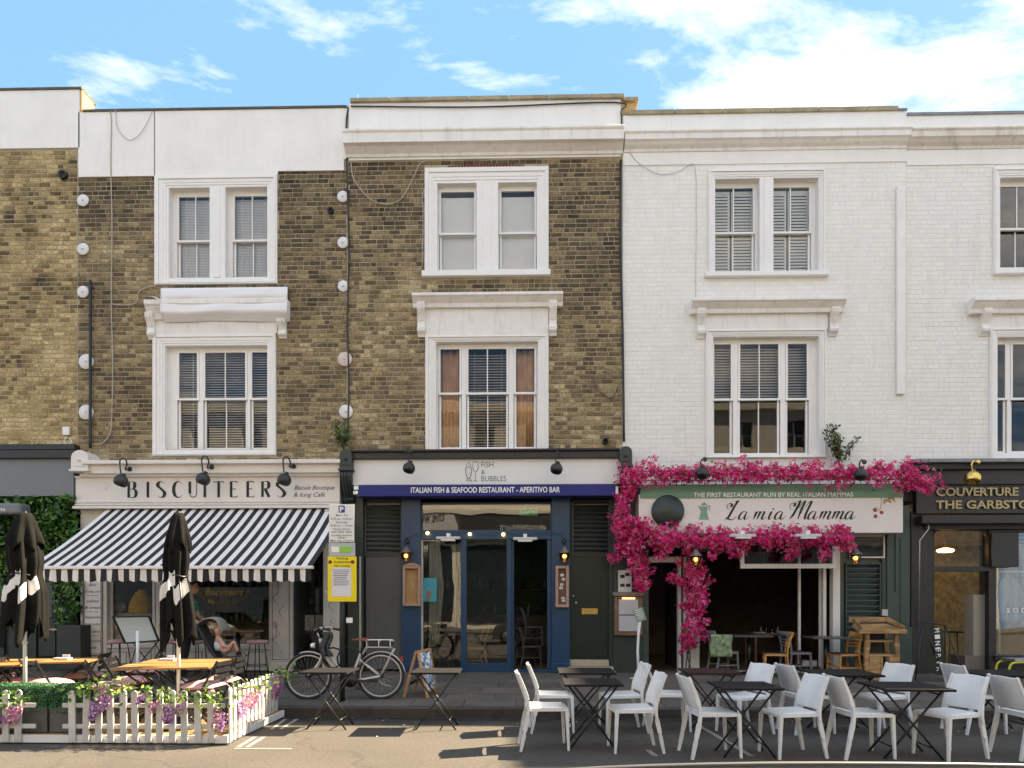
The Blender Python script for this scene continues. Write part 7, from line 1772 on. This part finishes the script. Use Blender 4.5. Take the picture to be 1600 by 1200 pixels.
SC = [(38, -4.95, 20, 'folding slat chair with pink cushion at the near side of the left orange table'), (80, -5.25, 60, 'folding slat chair with flattened pink cushion just behind the hedge trough'),
      (132, -4.35, 195, 'folding slat chair with its dark slatted back below the white lettered panel'), (222, -4.0, 200, 'folding slat chair standing between the left and middle orange tables'),
      (205, -5.0, 10, 'folding slat chair with pink cushion left of the front orange table'), (172, -5.55, 30, 'folding slat chair with pale pink cushion behind the wisteria swag'),
      (318, -5.45, 178, 'folding slat chair with large pink cushion right of the front orange table'), (345, -4.85, 185, 'folding slat chair with pink cushion beneath the pushchair wheels'),
      (5, -4.6, 40, 'folding slat chair with pink cushion at the left edge of the picture')]
s0 = None
for (u, y, rz, lab) in SC:
    if s0 is None: s0 = slat_chair(lab); s0.location = (XU(u, y), y, TZ); s0.rotation_euler = (0, 0, R(rz))
    else: copy_tree(s0, (XU(u, y), y, TZ if y < KY else pz(y)), R(rz), lab)
# small things on tables
for k, (u, y, rz, lab) in enumerate(((98, -4.7, .2, 'small pale menu holder on the left orange table'), (262, -4.8, .1, 'small white menu block on the rear orange table beside the parasol pole'))):
    x = XU(u, y); t = thing('menu_holder', lab, 'menu holder', (x, y, TZ + .73)); MB().box(x - .10, x + .10, y - .05, y + .05, TZ + .731, TZ + .76).box(x - .02, x + .08, y + .02, y + .03, TZ + .761, TZ + .80).build('holder', mat('pale_plastic', (.55, .53, .52), .5), t, bev=.004)

# closed parasols
par_m = mat('parasol_black', (.011, .011, .010), .9, var=.3, vscale=6, spec=.1)
def parasol(label, u, y, v_top, v_bot, seed, wmul=1.0):
    r = random.Random(seed); x = XU(u, y); zt_, zb_ = ZV(v_top, u, y), ZV(v_bot, u, y)
    t = thing('parasol', label, 'parasol', (x, y, TZ), group='closed black parasols on white poles')
    MB().tube([(x, y, TZ), (x, y, zt_ - .02)], .021, 12).build('pole', whitew, t)
    MB().lathe([(.22, 0), (.22, .03), (.2, .06), (.04, .075), (.035, .16)], (x, y, TZ), 'z', 24).build('base', black_m, t)
    MB().tube([(x - .05, y - .02, 1.12), (x + .05, y - .02, 1.12)], .006, 5).tube([(x, y - .03, 1.10), (x, y - .03, 1.2)], .012, 6).build('crank', whitew, t)
    H = zt_ - zb_; ph = [r.uniform(0, 6.28) for _ in range(4)]
    def cv(i, j):
        th = 2 * math.pi * i; q = j
        base = (.045 + .075 * min(1, q / .30) ** .7 + .07 * q - .03 * math.exp(-((q - .52) / .08) ** 2)) * wmul
        fold = 1 + (.08 + .26 * min(1, q * 1.6)) * math.sin(8 * th + ph[0] + 1.2 * q) * (.6 + .4 * math.sin(3 * th + ph[1])) + .05 * math.sin(15 * th + ph[2] + 2 * q)
        rr_ = base * max(.35, fold)
        hem = q ** 4 * (.10 * math.sin(4 * th + ph[3]) + .05 * math.sin(9 * th)) * H
        return (x + rr_ * math.cos(th) + .02 * math.sin(q * 5 + ph[1]), y + rr_ * math.sin(th), zt_ - q * H - hem + .0)
    MB().grid(cv, 96, 30).build('canopy', par_m, t, solid=.003)
    # double-skin upper tier
    def c2(i, j):
        th = 2 * math.pi * i; q = j * .30; rr_ = (.05 + .085 * min(1, q / .25) ** .7) * (1.12 + .22 * math.sin(7 * th + ph[2]) * min(1, q * 4)) * wmul
        return (x + rr_ * math.cos(th), y + rr_ * math.sin(th), zt_ + .012 - q * H - .05 * j ** 3 * math.sin(5 * th + ph[0]))
    MB().grid(c2, 80, 10).build('vent_flap', par_m, t, solid=.003)
    MB().tube([(x + .125 * wmul * math.cos(a), y + .125 * wmul * math.sin(a), zt_ - .52 * H + .012 * math.sin(3 * a)) for a in [k * .4 for k in range(16)]], .012, 6, closed=True).build('strap', black_m, t)
    pr = MB()
    for (th, q) in ((-1.9, .62), (-1.2, .66), (-.6, .62), (-2.6, .64), (-1.5, .55)):
        def pf(i, j): a, b, c_ = cv((th + .5 * (i - .5)) / 6.2832 % 1, min(1, q + .12 * (j - .5) + .02 * math.sin(i * 5))); d = Vector((a - x, b - y, 0)); d = d.normalized() * .010; return (a + d.x, b + d.y, c_)
        pr.grid(pf, 5, 4)
    pr.build('white_print', mat('parasol_print', (.70, .67, .64), .7, var=.03), t)
    MB().ball((x, y, zt_ + .01), .025, 8).build('finial', black_m, t)
    return t
parasol('closed black parasol with white print at the left edge of the terrace', 39, -5.7, 803, 985, 5, 1.1)
parasol('closed black parasol with white print standing in front of the striped awning', 279, -5.6, 803, 990, 9, .85)
# high stools with round pink seats
def stool(label, u, y, z1=.62):
    x = XU(u, y); z0 = pz(y); t = thing('stool', label, 'stool', (x, y, z0), group='high stools with round pink seats')
    MB().lathe([(0, z1), (.17, z1), (.20, z1 + .02), (.205, z1 + .045), (.18, z1 + .07), (0, z1 + .078)], (x, y, z0), 'z', 24).build('seat', pink, t)
    for k in range(4):
        a = k * math.pi / 2 + .6; MB().tube([(x + .13 * math.cos(a), y + .13 * math.sin(a), z0 + z1), (x + .21 * math.cos(a), y + .21 * math.sin(a), z0)], .010, 6).build('leg', black_m, t)
    MB().tube([(x + .18 * math.cos(k * .52), y + .18 * math.sin(k * .52), z0 + .22) for k in range(12)], .007, 5, closed=True).build('footrest', black_m, t)
    return t
stool('high stool with round pink seat below the lettered panel left of the tilted table', 187, -.75); stool('high stool with round pink seat behind the middle parasol', 272, -.75)
stool('high stool with pink seat half hidden by the pushchair', 308, -.75); stool('high stool with round pink seat right of the pushchair', 402, -.8)
small_table('brown topped tall cafe table under the window right of the pushchair', 372, -.7, pz(-.7), mat('brown_top', (.22, .11, .06), .5, var=.2), .8, .45, .87)
# folded-up table with its pale top tipped toward the street
ft = thing('tilted_table', 'bistro table tipped up on its crossed black legs showing a pale square top', 'table', (XU(213, -2.0), -2.0, pz(-2)))
yq = -2.0; A_, B_, C_, D_ = pt(177, 964, yq + .1), pt(233, 963, yq + .1), pt(248, 1001, yq - .3), pt(196, 1005, yq - .3)
MB()._add([A_, B_, C_, D_], [(0, 1, 2, 3)]).build('tabletop', mat('pale_underside', (.42, .42, .36), .6, var=.05), ft, solid=.015)
m = MB()
for p, q in ((A_, B_), (B_, C_), (C_, D_), (D_, A_)): m.bar(p + Vector((0, -.01, 0)), q + Vector((0, -.01, 0)), .03, .03)
m.build('rim', black_m, ft)
m = MB(); 
for (a, b) in (((205, 1000), (258, 1052)), ((262, 985), (190, 1050)), ((240, 1000), (275, 1050)), ((215, 1003), (195, 1050))): p, q = pt(*a, yq - .2), pt(*b, yq + .1); q.z = pz(yq); m.tube([p, q], .010, 6)
m.build('leg_frame', black_m, ft)
pole = MB().tube([(XU(215, -2.4), -2.4, pz(-2.4)), (XU(215, -2.4), -2.4, ZV(986, 215, -2.4))], .025, 10).build('parasol_stub', whitew, None); tag(pole, 'short bare white pole standing in front of the tipped up table', 'pole')

# ============================================================ PEOPLE AND PUSHCHAIR
def skin_body(name, chain, edges, m, parent, sub=2):
    me = bpy.data.meshes.new(name); off = origin_of(parent)
    me.from_pydata([tuple(Vector(c[0]) - off) for c in chain], edges, []); o = bpy.data.objects.new(name, me); scene.collection.objects.link(o); o.parent = parent
    o.modifiers.new('skin', 'SKIN'); 
    for i, c in enumerate(chain): me.skin_vertices[0].data[i].radius = (c[1], c[2] if len(c) > 2 else c[1])
    me.skin_vertices[0].data[0].use_root = True
    s = o.modifiers.new('sub', 'SUBSURF'); s.levels = sub; s.render_levels = sub
    me.materials.append(m); 
    return o
skin_m = mat('skin', (.50, .29, .20), .55, var=.05, vscale=8)
def hand(parent, w, d, side, m):
    """palm and five bent fingers continuing the wrist w along d"""
    d = d.normalized(); up = Vector((0, 0, 1)); s_ = d.cross(up).normalized() * side; n = s_.cross(d)
    ch = [(w, .022), (w + d * .05, .026, .016), (w + d * .085, .024, .014)]; ed = [(0, 1), (1, 2)]
    for k, (off_, ln_) in enumerate(((-.026, .060), (-.009, .070), (.009, .066), (.026, .052))):
        b = len(ch); p0 = w + d * .088 + s_ * off_; ch += [(p0, .0085), (p0 + d * ln_ * .5 - up * .006, .008), (p0 + d * ln_ * .8 - up * .026, .0075), (p0 + d * ln_ * .85 - up * .045, .006)]; ed += [(2, b), (b, b + 1), (b + 1, b + 2), (b + 2, b + 3)]
    b = len(ch); p0 = w + d * .035 + s_ * -.034; ch += [(p0, .010), (p0 + d * .03 - s_ * .012 - up * .012, .009), (p0 + d * .05 - s_ * .004 - up * .028, .0075)]; ed += [(1, b), (b, b + 1), (b + 1, b + 2)]
    return skin_body('hand', ch, ed, m, parent, 1)
def face(t, c, r, dirv, hairm, hair_long=0.0, m=skin_m):
    d = dirv.normalized(); right = d.cross(Vector((0, 0, 1))).normalized(); up = Vector((0, 0, 1))
    h = MB(); h.ball((0, 0, 0), 1, 16)
    vs = []
    for v in h.v:
        q = Vector(v); lx, ly, lz = q.x, q.y, q.z
        jaw = 1 - .28 * max(0, -lz) ** 1.3; lx *= .80 * jaw; ly *= .98 * (1 - .1 * max(0, -lz)); lz *= 1.18
        vs.append(tuple(c + right * lx * r + d * ly * r + up * lz * r))
    h.v = vs; hd = h.build('head', m, t)
    f = MB(); nz = c + d * r * .98; f._add([nz + up * r * .25, nz - up * r * .12 + right * r * .15, nz - up * r * .12 + d * r * .22, nz - up * r * .12 - right * r * .15, nz - up * r * .2], [(0, 1, 2), (0, 2, 3), (1, 4, 2), (4, 3, 2)]); f.build('nose', m, hd)
    e = MB()
    for s_ in (-1, 1): p = c + d * r * .86 + right * s_ * r * .32 + up * r * .12; e.ball(p, r * .11, 8)
    e.build('eyes', mat('eye_dark', (.03, .02, .02), .2), hd)
    mo = MB(); p = c + d * r * .88 - up * r * .48; mo.bar(p - right * r * .22, p + right * r * .22, r * .08, r * .07); mo.build('mouth', mat('lips', (.35, .12, .10), .5), hd)
    ea = MB(); 
    for s_ in (-1, 1): ea.ball(c + right * s_ * r * .82, r * .2, 8, (.5, 1, 1.2))
    ea.build('ears', m, hd)
    ha = MB(); ha.ball((0, 0, 0), 1, 16); vs = []
    for v in ha.v:
        q = Vector(v); lz = q.z
        if lz < -.1 - hair_long: q.z = -.1 - hair_long
        fwd = q.y; q.y = min(q.y, .55 if lz > .3 else -.05 + .6 * max(0, lz)); vs.append(tuple(c + right * q.x * r * .92 + d * q.y * r * 1.08 - d * r * .06 + up * (q.z * r * 1.26 + r * .06)))
    ha.v = vs; ha.build('hair', hairm, hd)
yP = -1.85; px = XU(287, yP); z0 = pz(yP)
pe = thing('person', 'person in green T-shirt and black trousers pushing a child in a pushchair', 'person', (px, yP, z0))
V_ = lambda x, y, z: Vector((px + x, yP + y, z0 + z))
green = mat('green_tshirt', (.0, .26, .15), .8, var=.08); trous = mat('black_trousers', (.014, .014, .016), .8, var=.2)
# facing right (+x), bending a little forward to the handle
ch = [(V_(0, 0, .95), .135, .11), (V_(.02, 0, 1.10), .125, .10), (V_(.05, 0, 1.28), .15, .11), (V_(.08, 0, 1.42), .135, .09), (V_(.11, 0, 1.50), .058, .055), (V_(.13, 0, 1.57), .05, .05),
      (V_(.08, -.17, 1.42), .062), (V_(.14, -.21, 1.18), .046), (V_(.36, -.18, 1.06), .034), (V_(.08, .17, 1.42), .062), (V_(.14, .21, 1.18), .046), (V_(.36, .16, 1.06), .034),
      (V_(.0, -.09, .90), .10), (V_(.05, -.10, .50), .066), (V_(-.02, -.10, .09), .042), (V_(.12, -.11, .04), .034), (V_(.0, .09, .90), .10), (V_(-.04, .10, .50), .066), (V_(-.16, .10, .10), .042), (V_(-.03, .11, .04), .034)]
ed = [(0, 1), (1, 2), (2, 3), (3, 4), (4, 5), (3, 6), (6, 7), (7, 8), (3, 9), (9, 10), (10, 11), (0, 12), (12, 13), (13, 14), (14, 15), (0, 16), (16, 17), (17, 18), (18, 19)]
skin_body('body', ch, ed, skin_m, pe)
face(pe, V_(.17, 0, 1.68), .098, Vector((1, -.1, -.35)), mat('brown_hair', (.06, .035, .02), .6), .9)
hand(pe, V_(.36, -.18, 1.06), Vector((1, 0, -.1)), 1, skin_m); hand(pe, V_(.36, .16, 1.06), Vector((1, 0, -.1)), -1, skin_m)
sh = [(V_(0, 0, .90), .150, .125), (V_(.02, 0, 1.10), .143, .118), (V_(.05, 0, 1.28), .165, .125), (V_(.08, 0, 1.425), .148, .10), (V_(.08, -.17, 1.42), .078), (V_(.125, -.205, 1.24), .066), (V_(.08, .17, 1.42), .078), (V_(.125, .205, 1.24), .066)]
skin_body('tshirt', sh, [(0, 1), (1, 2), (2, 3), (3, 4), (4, 5), (3, 6), (6, 7)], green, pe)
tr = [(V_(0, 0, .93), .146, .12), (V_(.0, -.09, .86), .112), (V_(.05, -.10, .50), .080), (V_(-.01, -.10, .12), .060), (V_(.0, .09, .86), .112), (V_(-.04, .10, .50), .080), (V_(-.15, .10, .13), .060)]
skin_body('trousers', tr, [(0, 1), (1, 2), (2, 3), (0, 4), (4, 5), (5, 6)], trous, pe)
m = MB(); m.ball(V_(.08, -.11, .045), .06, 10, (1.9, .8, .75)).ball(V_(-.07, .11, .045), .06, 10, (1.9, .8, .75)); m.build('shoes', whitew, pe)
# pushchair
ys_ = -2.25; pc_ = thing('pushchair', 'dark grey pushchair with reclined fabric seat and black frame', 'pushchair', (XU(345, ys_), ys_, pz(ys_)))
Pt = lambda u, v, dy=0: pt(u, v, ys_ + dy)
fab = mat('pushchair_fabric', (.045, .047, .05), .85, var=.12, bump=.2)
for dy in (-.22, .22):
    m = MB(); m.tube([tuple(q) for q in smooth_path([Pt(300, 972, dy), Pt(312, 985, dy), Pt(330, 1015, dy), Pt(358, 1058, dy)], 5)], .013, 8); m.tube([Pt(362, 985, dy), Pt(376, 1020, dy), Pt(386, 1062, dy)], .012, 8).tube([Pt(334, 1060, dy), Pt(355, 1036, dy), Pt(380, 1030, dy)], .012, 8)
    m.build('frame', black_m, pc_)
MB().tube([Pt(300, 972, -.22), Pt(300, 972, .22)], .016, 8).build('handle', black_m, pc_)
for (u, dy) in ((334, -.22), (334, .22), (386, -.22), (386, .22)):
    c_ = Pt(u, 1060, dy); c_.z = pz(ys_) + .095; MB().tube([(c_.x + .08 * math.cos(k * .524), c_.y, c_.z + .08 * math.sin(k * .524)) for k in range(12)], .018, 8, closed=True).lathe([(.03, -.015), (.03, .015)], tuple(c_), 'y', 10).build('wheel', mat('tyre_rubber', (0, 0, 0)), pc_)
prof = [Pt(314, 976), Pt(326, 1003), Pt(340, 1026), Pt(352, 1034), Pt(372, 1030), Pt(378, 1044)]
pp = smooth_path([tuple(q) for q in prof], 4)
MB().grid(lambda i, j: tuple(pp[int(round(i * (len(pp) - 1)))] + Vector((0, -.19 + .38 * j, .03 * abs(2 * j - 1) ** 2))), len(pp) - 1, 6).build('seat', fab, pc_, solid=.02, sub=1)
MB().grid(lambda i, j: tuple(Pt(348 + 27 * i, 1022 + 16 * j + 3 * math.sin(i * 3), -.20 + .02 * math.sin(3.14 * i))), 6, 5).build('leg_cover', fab, pc_, solid=.01)
hp = smooth_path([tuple(Pt(313, 1000)), tuple(Pt(312, 978)), tuple(Pt(325, 966)), tuple(Pt(343, 966)), tuple(Pt(353, 985))], 4)
MB().grid(lambda i, j: tuple(hp[int(round(i * (len(hp) - 1)))] + Vector((0, -.17 + .34 * j, -.02 * abs(2 * j - 1) ** 2))), len(hp) - 1, 6).build('hood', mat('hood_lining', (.30, .29, .25), .85, var=.1), pc_, solid=.01)
# child
cd = thing('child', 'small fair haired child sitting in the pushchair with bare arms and legs', 'child', tuple(Pt(345, 1020, -.05)))
fair = mat('child_skin', (.62, .33, .24), .55, var=.04)
K = lambda u, v, dy=0: Vector(Pt(u, v, -.06 + dy))
ch = [(K(346, 1019), .072), (K(343, 1008), .075), (K(341, 998), .055), (K(340, 993), .03), (K(340, 988), .03), (K(344, 1000, -.09), .028), (K(350, 1010, -.13), .023), (K(358, 1012, -.10), .018), (K(342, 1000, .09), .028), (K(350, 1010, .12), .023), (K(358, 1011, .07), .018),
      (K(356, 1016, -.07), .045), (K(366, 1002, -.09), .036), (K(372, 1018, -.08), .027), (K(356, 1016, .07), .045), (K(364, 1003, .08), .036), (K(370, 1020, .08), .027)]
ed = [(0, 1), (1, 2), (2, 3), (3, 4), (2, 5), (5, 6), (6, 7), (2, 8), (8, 9), (9, 10), (0, 11), (11, 12), (12, 13), (0, 14), (14, 15), (15, 16)]
skin_body('body', ch, ed, fair, cd)
for (w_, s_) in ((K(358, 1012, -.10), 1), (K(358, 1011, .07), -1)):
    h_ = hand(cd, Vector((0, 0, 0)), Vector((1, 0, .1)), s_, fair); h_.location = Vector(w_) - 0 * origin_of(cd); h_.location = Vector(w_); h_.scale = (.55, .55, .55)
face(cd, K(341, 985, -.02), .078, Vector((1, -.75, -.2)), mat('ginger_hair', (.42, .22, .10), .7), .0, fair)
skin_body('vest', [(K(346, 1018), .096), (K(343, 1008), .100), (K(341, 999), .074)], [(0, 1), (1, 2)], mat('child_vest', (.62, .62, .66), .8), cd)

# ============================================================ THINGS INSIDE THE WINDOWS
hv = thing('beehive', 'yellow stacked straw beehive display in the left biscuit shop window', 'display', (XU(222, .4), .4, 1.2))
xh = XU(222, .4); 
zb0, zt0 = ZV(958, 222, .4), ZV(921, 222, .4); prof = []
for k in range(9):
    f_ = k / 9; rr_ = .215 * (1 - f_ ** 2.2) + .03; z = zb0 + (zt0 - zb0) * f_; dz_ = (zt0 - zb0) / 9; prof += [(rr_, z), (rr_ + .018, z + dz_ * .5), (rr_, z + dz_ * .95)]
MB().lathe([(0, zb0)] + prof + [(0, zt0)], (xh, .4, 0), 'z', 28).build('straw_rings', mat('hive_yellow', (.80, .48, .04), .7, var=.2, vscale=20), hv)
MB().box(xh - .6, xh + .3, .2, .7, GZ, zb0).build('window_plinth', mat('plinth_white', (.5, .48, .42), .6), hv)
tb_ = thing('soft_toy', 'pale soft toy figure with round head beside the yellow beehive', 'toy', (XU(186, .35), .35, zb0)); xt = XU(187, .35)
MB().ball((xt, .35, zb0 + .13), .11, 12, (1.1, .9, 1.2)).build('body', mat('toy_cream', (.70, .63, .50), .9, bump=.6), tb_); MB().ball((xt, .33, zb0 + .33), .075, 12).build('head', mat('toy_head', (.34, .29, .25), .9, bump=.6), tb_); MB().tube([(xt + .05, .30, zb0 + .2), (xt + .16, .26, zb0 + .1)], .03, 8).tube([(xt - .06, .30, zb0 + .2), (xt - .12, .26, zb0 + .08)], .03, 8).build('arms', mat('toy_cream', (0, 0, 0)), tb_)
r = random.Random(77)
ct = thing('counter', 'shop counter with jars and boxes inside the biscuit shop', 'counter', (XU(355, 1.8), 1.8, .2))
MB().box(XU(280, 1.6), XU(440, 1.6), 1.6, 2.3, .2, 1.15).build('counter_body', mat('counter_wood', (.16, .10, .05), .5, var=.3), ct)
for k in range(16):
    x = XU(288 + k * 9, 1.7); h_ = r.uniform(.10, .26); MB().lathe([(.04, 0), (.045, .02), (.04, h_), (.02, h_ + .02), (0, h_ + .02)], (x, 1.75, 1.152), 'z', 10).build('jar', [mat('jar_cream', (.6, .55, .42), .4), mat('jar_gold', (.45, .28, .08), .4), mat('jar_green', (.12, .2, .1), .4)][k % 3], ct)
sf = thing('shelf_unit', 'back wall shelves stacked with small boxes inside the biscuit shop', 'shelves', (XU(360, 4.4), 4.4, .2))
for k in range(4):
    z = 1.0 + k * .5; MB().box(XU(180, 4.3), XU(500, 4.3), 4.25, 4.55, z, z + .04).build('shelf', mat('counter_wood', (0, 0, 0)), sf)
    for q in range(16): x = XU(190 + q * 19, 4.2); w_ = r.uniform(.08, .16); MB().box(x, x + w_ * 1.6, 4.28, 4.5, z + .041, z + .04 + r.uniform(.12, .34)).build('box', [mat('box_a', (.5, .4, .25), .6), mat('box_b', (.35, .12, .08), .6), mat('box_c', (.5, .48, .42), .6), mat('box_d', (.08, .14, .09), .6)][r.randrange(4)], sf)
rq = thing('shelf_unit', 'dark counter with bottles against the green wall inside the fish restaurant', 'bar counter', (XU(770, 4.6), 4.6, .2))
MB().box(XU(680, 4.2), XU(880, 4.2), 4.2, 4.8, .2, 1.25).build('counter_body', mat('bar_dark', (.06, .035, .02), .4), rq); MB().box(XU(680, 4.9), XU(880, 4.9), 4.95, 5.15, 1.9, 1.94).build('shelf', mat('bar_dark', (0, 0, 0)), rq)
for q in range(22):
    x = XU(690 + q * 8.5, 4.9); zz = 1.941 if q % 2 else 1.251; yy = 5.05 if q % 2 else 4.4; MB().lathe([(.035, 0), (.037, .18), (.014, .24), (.014, .30), (0, .30)], (x, yy, zz), 'z', 8).build('bottle', [mat('bottle_green', (.03, .12, .04), .15), mat('bottle_clear', (.35, .38, .36), .15), mat('bottle_amber', (.28, .12, .02), .15)][q % 3], rq)
cb = MB(); cu0 = XU(671, .2)
cb.grid(lambda i, j: (cu0 + (.20 + .10 * (1 - abs(2 * j - 1))) * i, .16 + .025 * math.sin(i * 25), .75 + 2.25 * j), 30, 8); tag(cb.build('curtain', mat('sheer_curtain', (.42, .42, .38), .85, var=.1), None, solid=.003), 'pale gathered curtain hanging inside the left glass of the fish restaurant', 'curtain')
cb = MB(); cu1 = XU(712, .2); cb.grid(lambda i, j: (cu1 - .12 * (j) ** 2 * i, .16 + .02 * math.sin(i * 20), .75 + 2.25 * j), 20, 8); tag(cb.build('curtain', mat('sheer_curtain', (0, 0, 0)), None, solid=.003), 'narrow pale curtain beside the first blue mullion of the fish restaurant', 'curtain')
ex = MB(); ub(ex, 812, 840, 795, 806, .35, .38, ref=.35); ex = tag(ex.build('exit_sign', mat('exit_green', (.0, .10, .05), .4, var=0, emit=(0, .5, .2), estr=.03), None), 'green illuminated exit sign with white running figure behind the transom glass', 'sign')
m = MB(); x0 = XU(817, .34); z_ = ZV(804, 825, .34); m.tube([(x0, .345, z_), (x0 + .05, .345, z_ + .06), (x0 + .02, .345, z_ + .10)], .010, 5).ball((x0 + .04, .345, z_ + .125), .014, 6).tube([(x0 + .14, .345, z_ + .06), (x0 + .24, .345, z_ + .06)], .009, 5).tube([(x0 + .17, .345, z_ + .1), (x0 + .14, .345, z_ + .06), (x0 + .17, .345, z_ + .02)], .009, 5); m.build('symbol', whitew, ex)
# clothes shop
pl_ = thing('pendant_lamp', 'glowing dome pendant lamp inside the clothes shop doorway', 'pendant lamp', (XU(1477, .8), .8, 3.3)); xl_, zl_ = W(1477, 860, .8)
MB().tube([(xl_, .8, zl_ + .05), (xl_, .8, 3.52)], .006, 5).build('cord', black_m, pl_)
MB().lathe([(0, .05), (.05, .05), (.15, .02), (.165, -.01), (.13, -.04), (0, -.05)], (xl_, .8, zl_), 'z', 24).build('shade', mat('glow_shade', (.9, .7, .5), .5, var=0, emit=(1, .55, .25), estr=1.6), pl_)
rk = thing('clothes_rail', 'white clothes rail inside the right hand shop window', 'clothes rail', (XU(1600, .6), .6, 2.0)); zr = ZV(893, 1600, .6)
MB().tube([(XU(1560, .6), .6, zr), (XU(1700, .6), .6, zr)], .02, 8).tube([(XU(1560, .6), .6, zr), (XU(1562, .6), .6, .2)], .02, 8).build('rail', whitew, rk)
shm = [mat('shirt_blue', (.26, .33, .42), .8, var=.1, vscale=8), mat('shirt_navy', (.04, .05, .07), .8), mat('shirt_grey', (.3, .3, .3), .8)]
for k, (u, y, h_, lab) in enumerate(((1576, .45, .95, 'pale blue shirt hanging at the front of the clothes rail'), (1594, .55, .9, 'dark navy shirt hanging second on the clothes rail'), (1612, .6, .9, 'grey shirt hanging third on the clothes rail, cut by the picture edge'))):
    x, z = W(u, 902, y); s = MB()
    s.grid(lambda i, j: (x - .26 * (.55 + .45 * min(1, j * 5)) * 1 + .52 * (.55 + .45 * min(1, j * 5)) * i, y + .03 * math.sin(i * 14) * j, z + .05 - h_ * j - .10 * abs(2 * i - 1) * (1 - j)), 20, 12); s = tag(s.build('shirt', shm[k], None, solid=.03), lab, 'shirt', 'shirts on the clothes rail')
    MB().tube([(x - .05, y, z + .02), (x, y, z + .11), (x + .05, y, z + .02)], .006, 5).build('hanger', whitew, s)
m = text_mb('soc', XU(1572, .05), XU(1602, .05), ZV(957, 1585, .05), .13, .052, bold=.01, spacing=1.3); m.build('window_lettering', whitew, fr5)
st5 = thing('bar_stool', 'thin black bar stool inside the clothes shop doorway', 'stool', (XU(1490, 1.0), 1.0, .2)); xs = XU(1490, 1.0)
MB().box(xs - .17, xs + .17, .85, 1.15, .95, .98).build('seat', black_m, st5)
for i in (-1, 1):
    for j in (-1, 1): MB().tube([(xs + i * .15, 1 + j * .13, .95), (xs + i * .2, 1 + j * .16, .2)], .010, 6).build('leg', black_m, st5)
yt = thing('yellow_rail_table', 'small steel topped table with bright yellow bent tube leg at the right edge', 'table', (XU(1592, -.7), -.7, pz(-.7)))
P = [pt(1577, 1070, -.7), pt(1576, 1050, -.7), pt(1580, 1038, -.7), pt(1592, 1035, -.7), pt(1625, 1035, -.7)]; P[0].z = pz(-.7)
MB().tube([tuple(q) for q in smooth_path([tuple(p) for p in P], 5)], .020, 10).tube([tuple(q + Vector((0, .35, 0))) for q in smooth_path([tuple(p) for p in P], 5)], .020, 10).build('leg_frame', mat('yellow_tube', (.65, .62, .04), .35), yt)
MB().box(XU(1585, -.7), XU(1635, -.7), -.72, -.33, P[3].z + .02, P[3].z + .06).build('tabletop', steel, yt)

# ============================================================ NEAREST PARKED CAR (only its roof edge shows)
car = thing('parked_car', 'dark low parked car along the bottom edge, only its roof line and glass showing', 'car', (2.75, -12.9, 0))
cm = mat('car_paint', (.10, .10, .105), .25, metal=.5, var=.05, coat=.6); cg = mat('car_glass', (.02, .022, .02), .04, var=0, spec=.9)
xL = .02; zR = 1.20; yF = -11.95; yN = -13.15
def outline(s_): return smooth_path([(-1.1, .55), (-.95, .80), (-.3, .88), (.0, 1.12), (.25, 1.195), (.8, 1.22), (1.7, 1.215), (2.4, 1.08), (3.2, .86), (3.35, .6)], 4)
ol = outline(0); n = len(ol)
def bodyf(i, j):
    p = ol[int(round(i * (n - 1)))]; w = .86 - .28 * max(0, (p.y - .78) / .44) ; q = 2 * j - 1
    return (p.x + .05, -12.6 - w * q * 1.0, p.y - .05 * abs(q) ** 4)
MB().grid(bodyf, n - 1, 12).build('body', cm, car)
m = MB()
for s_ in (-1, 1):
    P = [Vector((p.x + .05, -12.6 + s_ * .86, 0)) for p in ol]
    vs = [(p.x + .05, -12.6 + s_ * (.86 - .28 * max(0, (p.y - .78) / .44)), p.y - .05) for p in ol] + [(p.x + .05, -12.6 + s_ * .86, .22) for p in ol]
    m._add(vs, [(k, k + 1, n + k + 1, n + k) for k in range(n - 1)])
m.build('side_panel', cm, car)
MB().grid(lambda i, j: (.42 + 1.35 * i, -12.6 + (-.5 + j) * 1.02, 1.222 + .012 * math.sin(math.pi * i) - .010 * abs(2 * j - 1) ** 3), 12, 8).build('roof_glass', cg, car)
m = MB()
for s_ in (-1, 1): m.tube([tuple(q) for q in smooth_path([(.22, -12.6 + s_ * .50, 1.195), (.35, -12.6 + s_ * .565, 1.222), (1.0, -12.6 + s_ * .575, 1.24), (1.8, -12.6 + s_ * .565, 1.222), (2.3, -12.6 + s_ * .54, 1.12)], 5)], .007, 8)
m.build('roof_rail', mat('trim_silver', (.10, .10, .10), .45, metal=.3), car)
for (x, s_) in ((-.45, -1), (-.45, 1), (2.55, -1), (2.55, 1)):
    w_ = MB().lathe([(.0, -.1), (.30, -.1), (.32, -.06), (.32, .06), (.30, .1), (0, .1)], (x, -12.6 + s_ * .78, .32), 'y', 24).build('wheel', mat('tyre_rubber', (0, 0, 0)), car)
    MB().lathe([(.2, -.105), (.2, .105), (0, .105)], (x, -12.6 + s_ * .78, .32), 'y', 16).build('rim', steel, w_)

for o_ in list(car.children): o_.location.x -= .27; o_.location.z -= .03
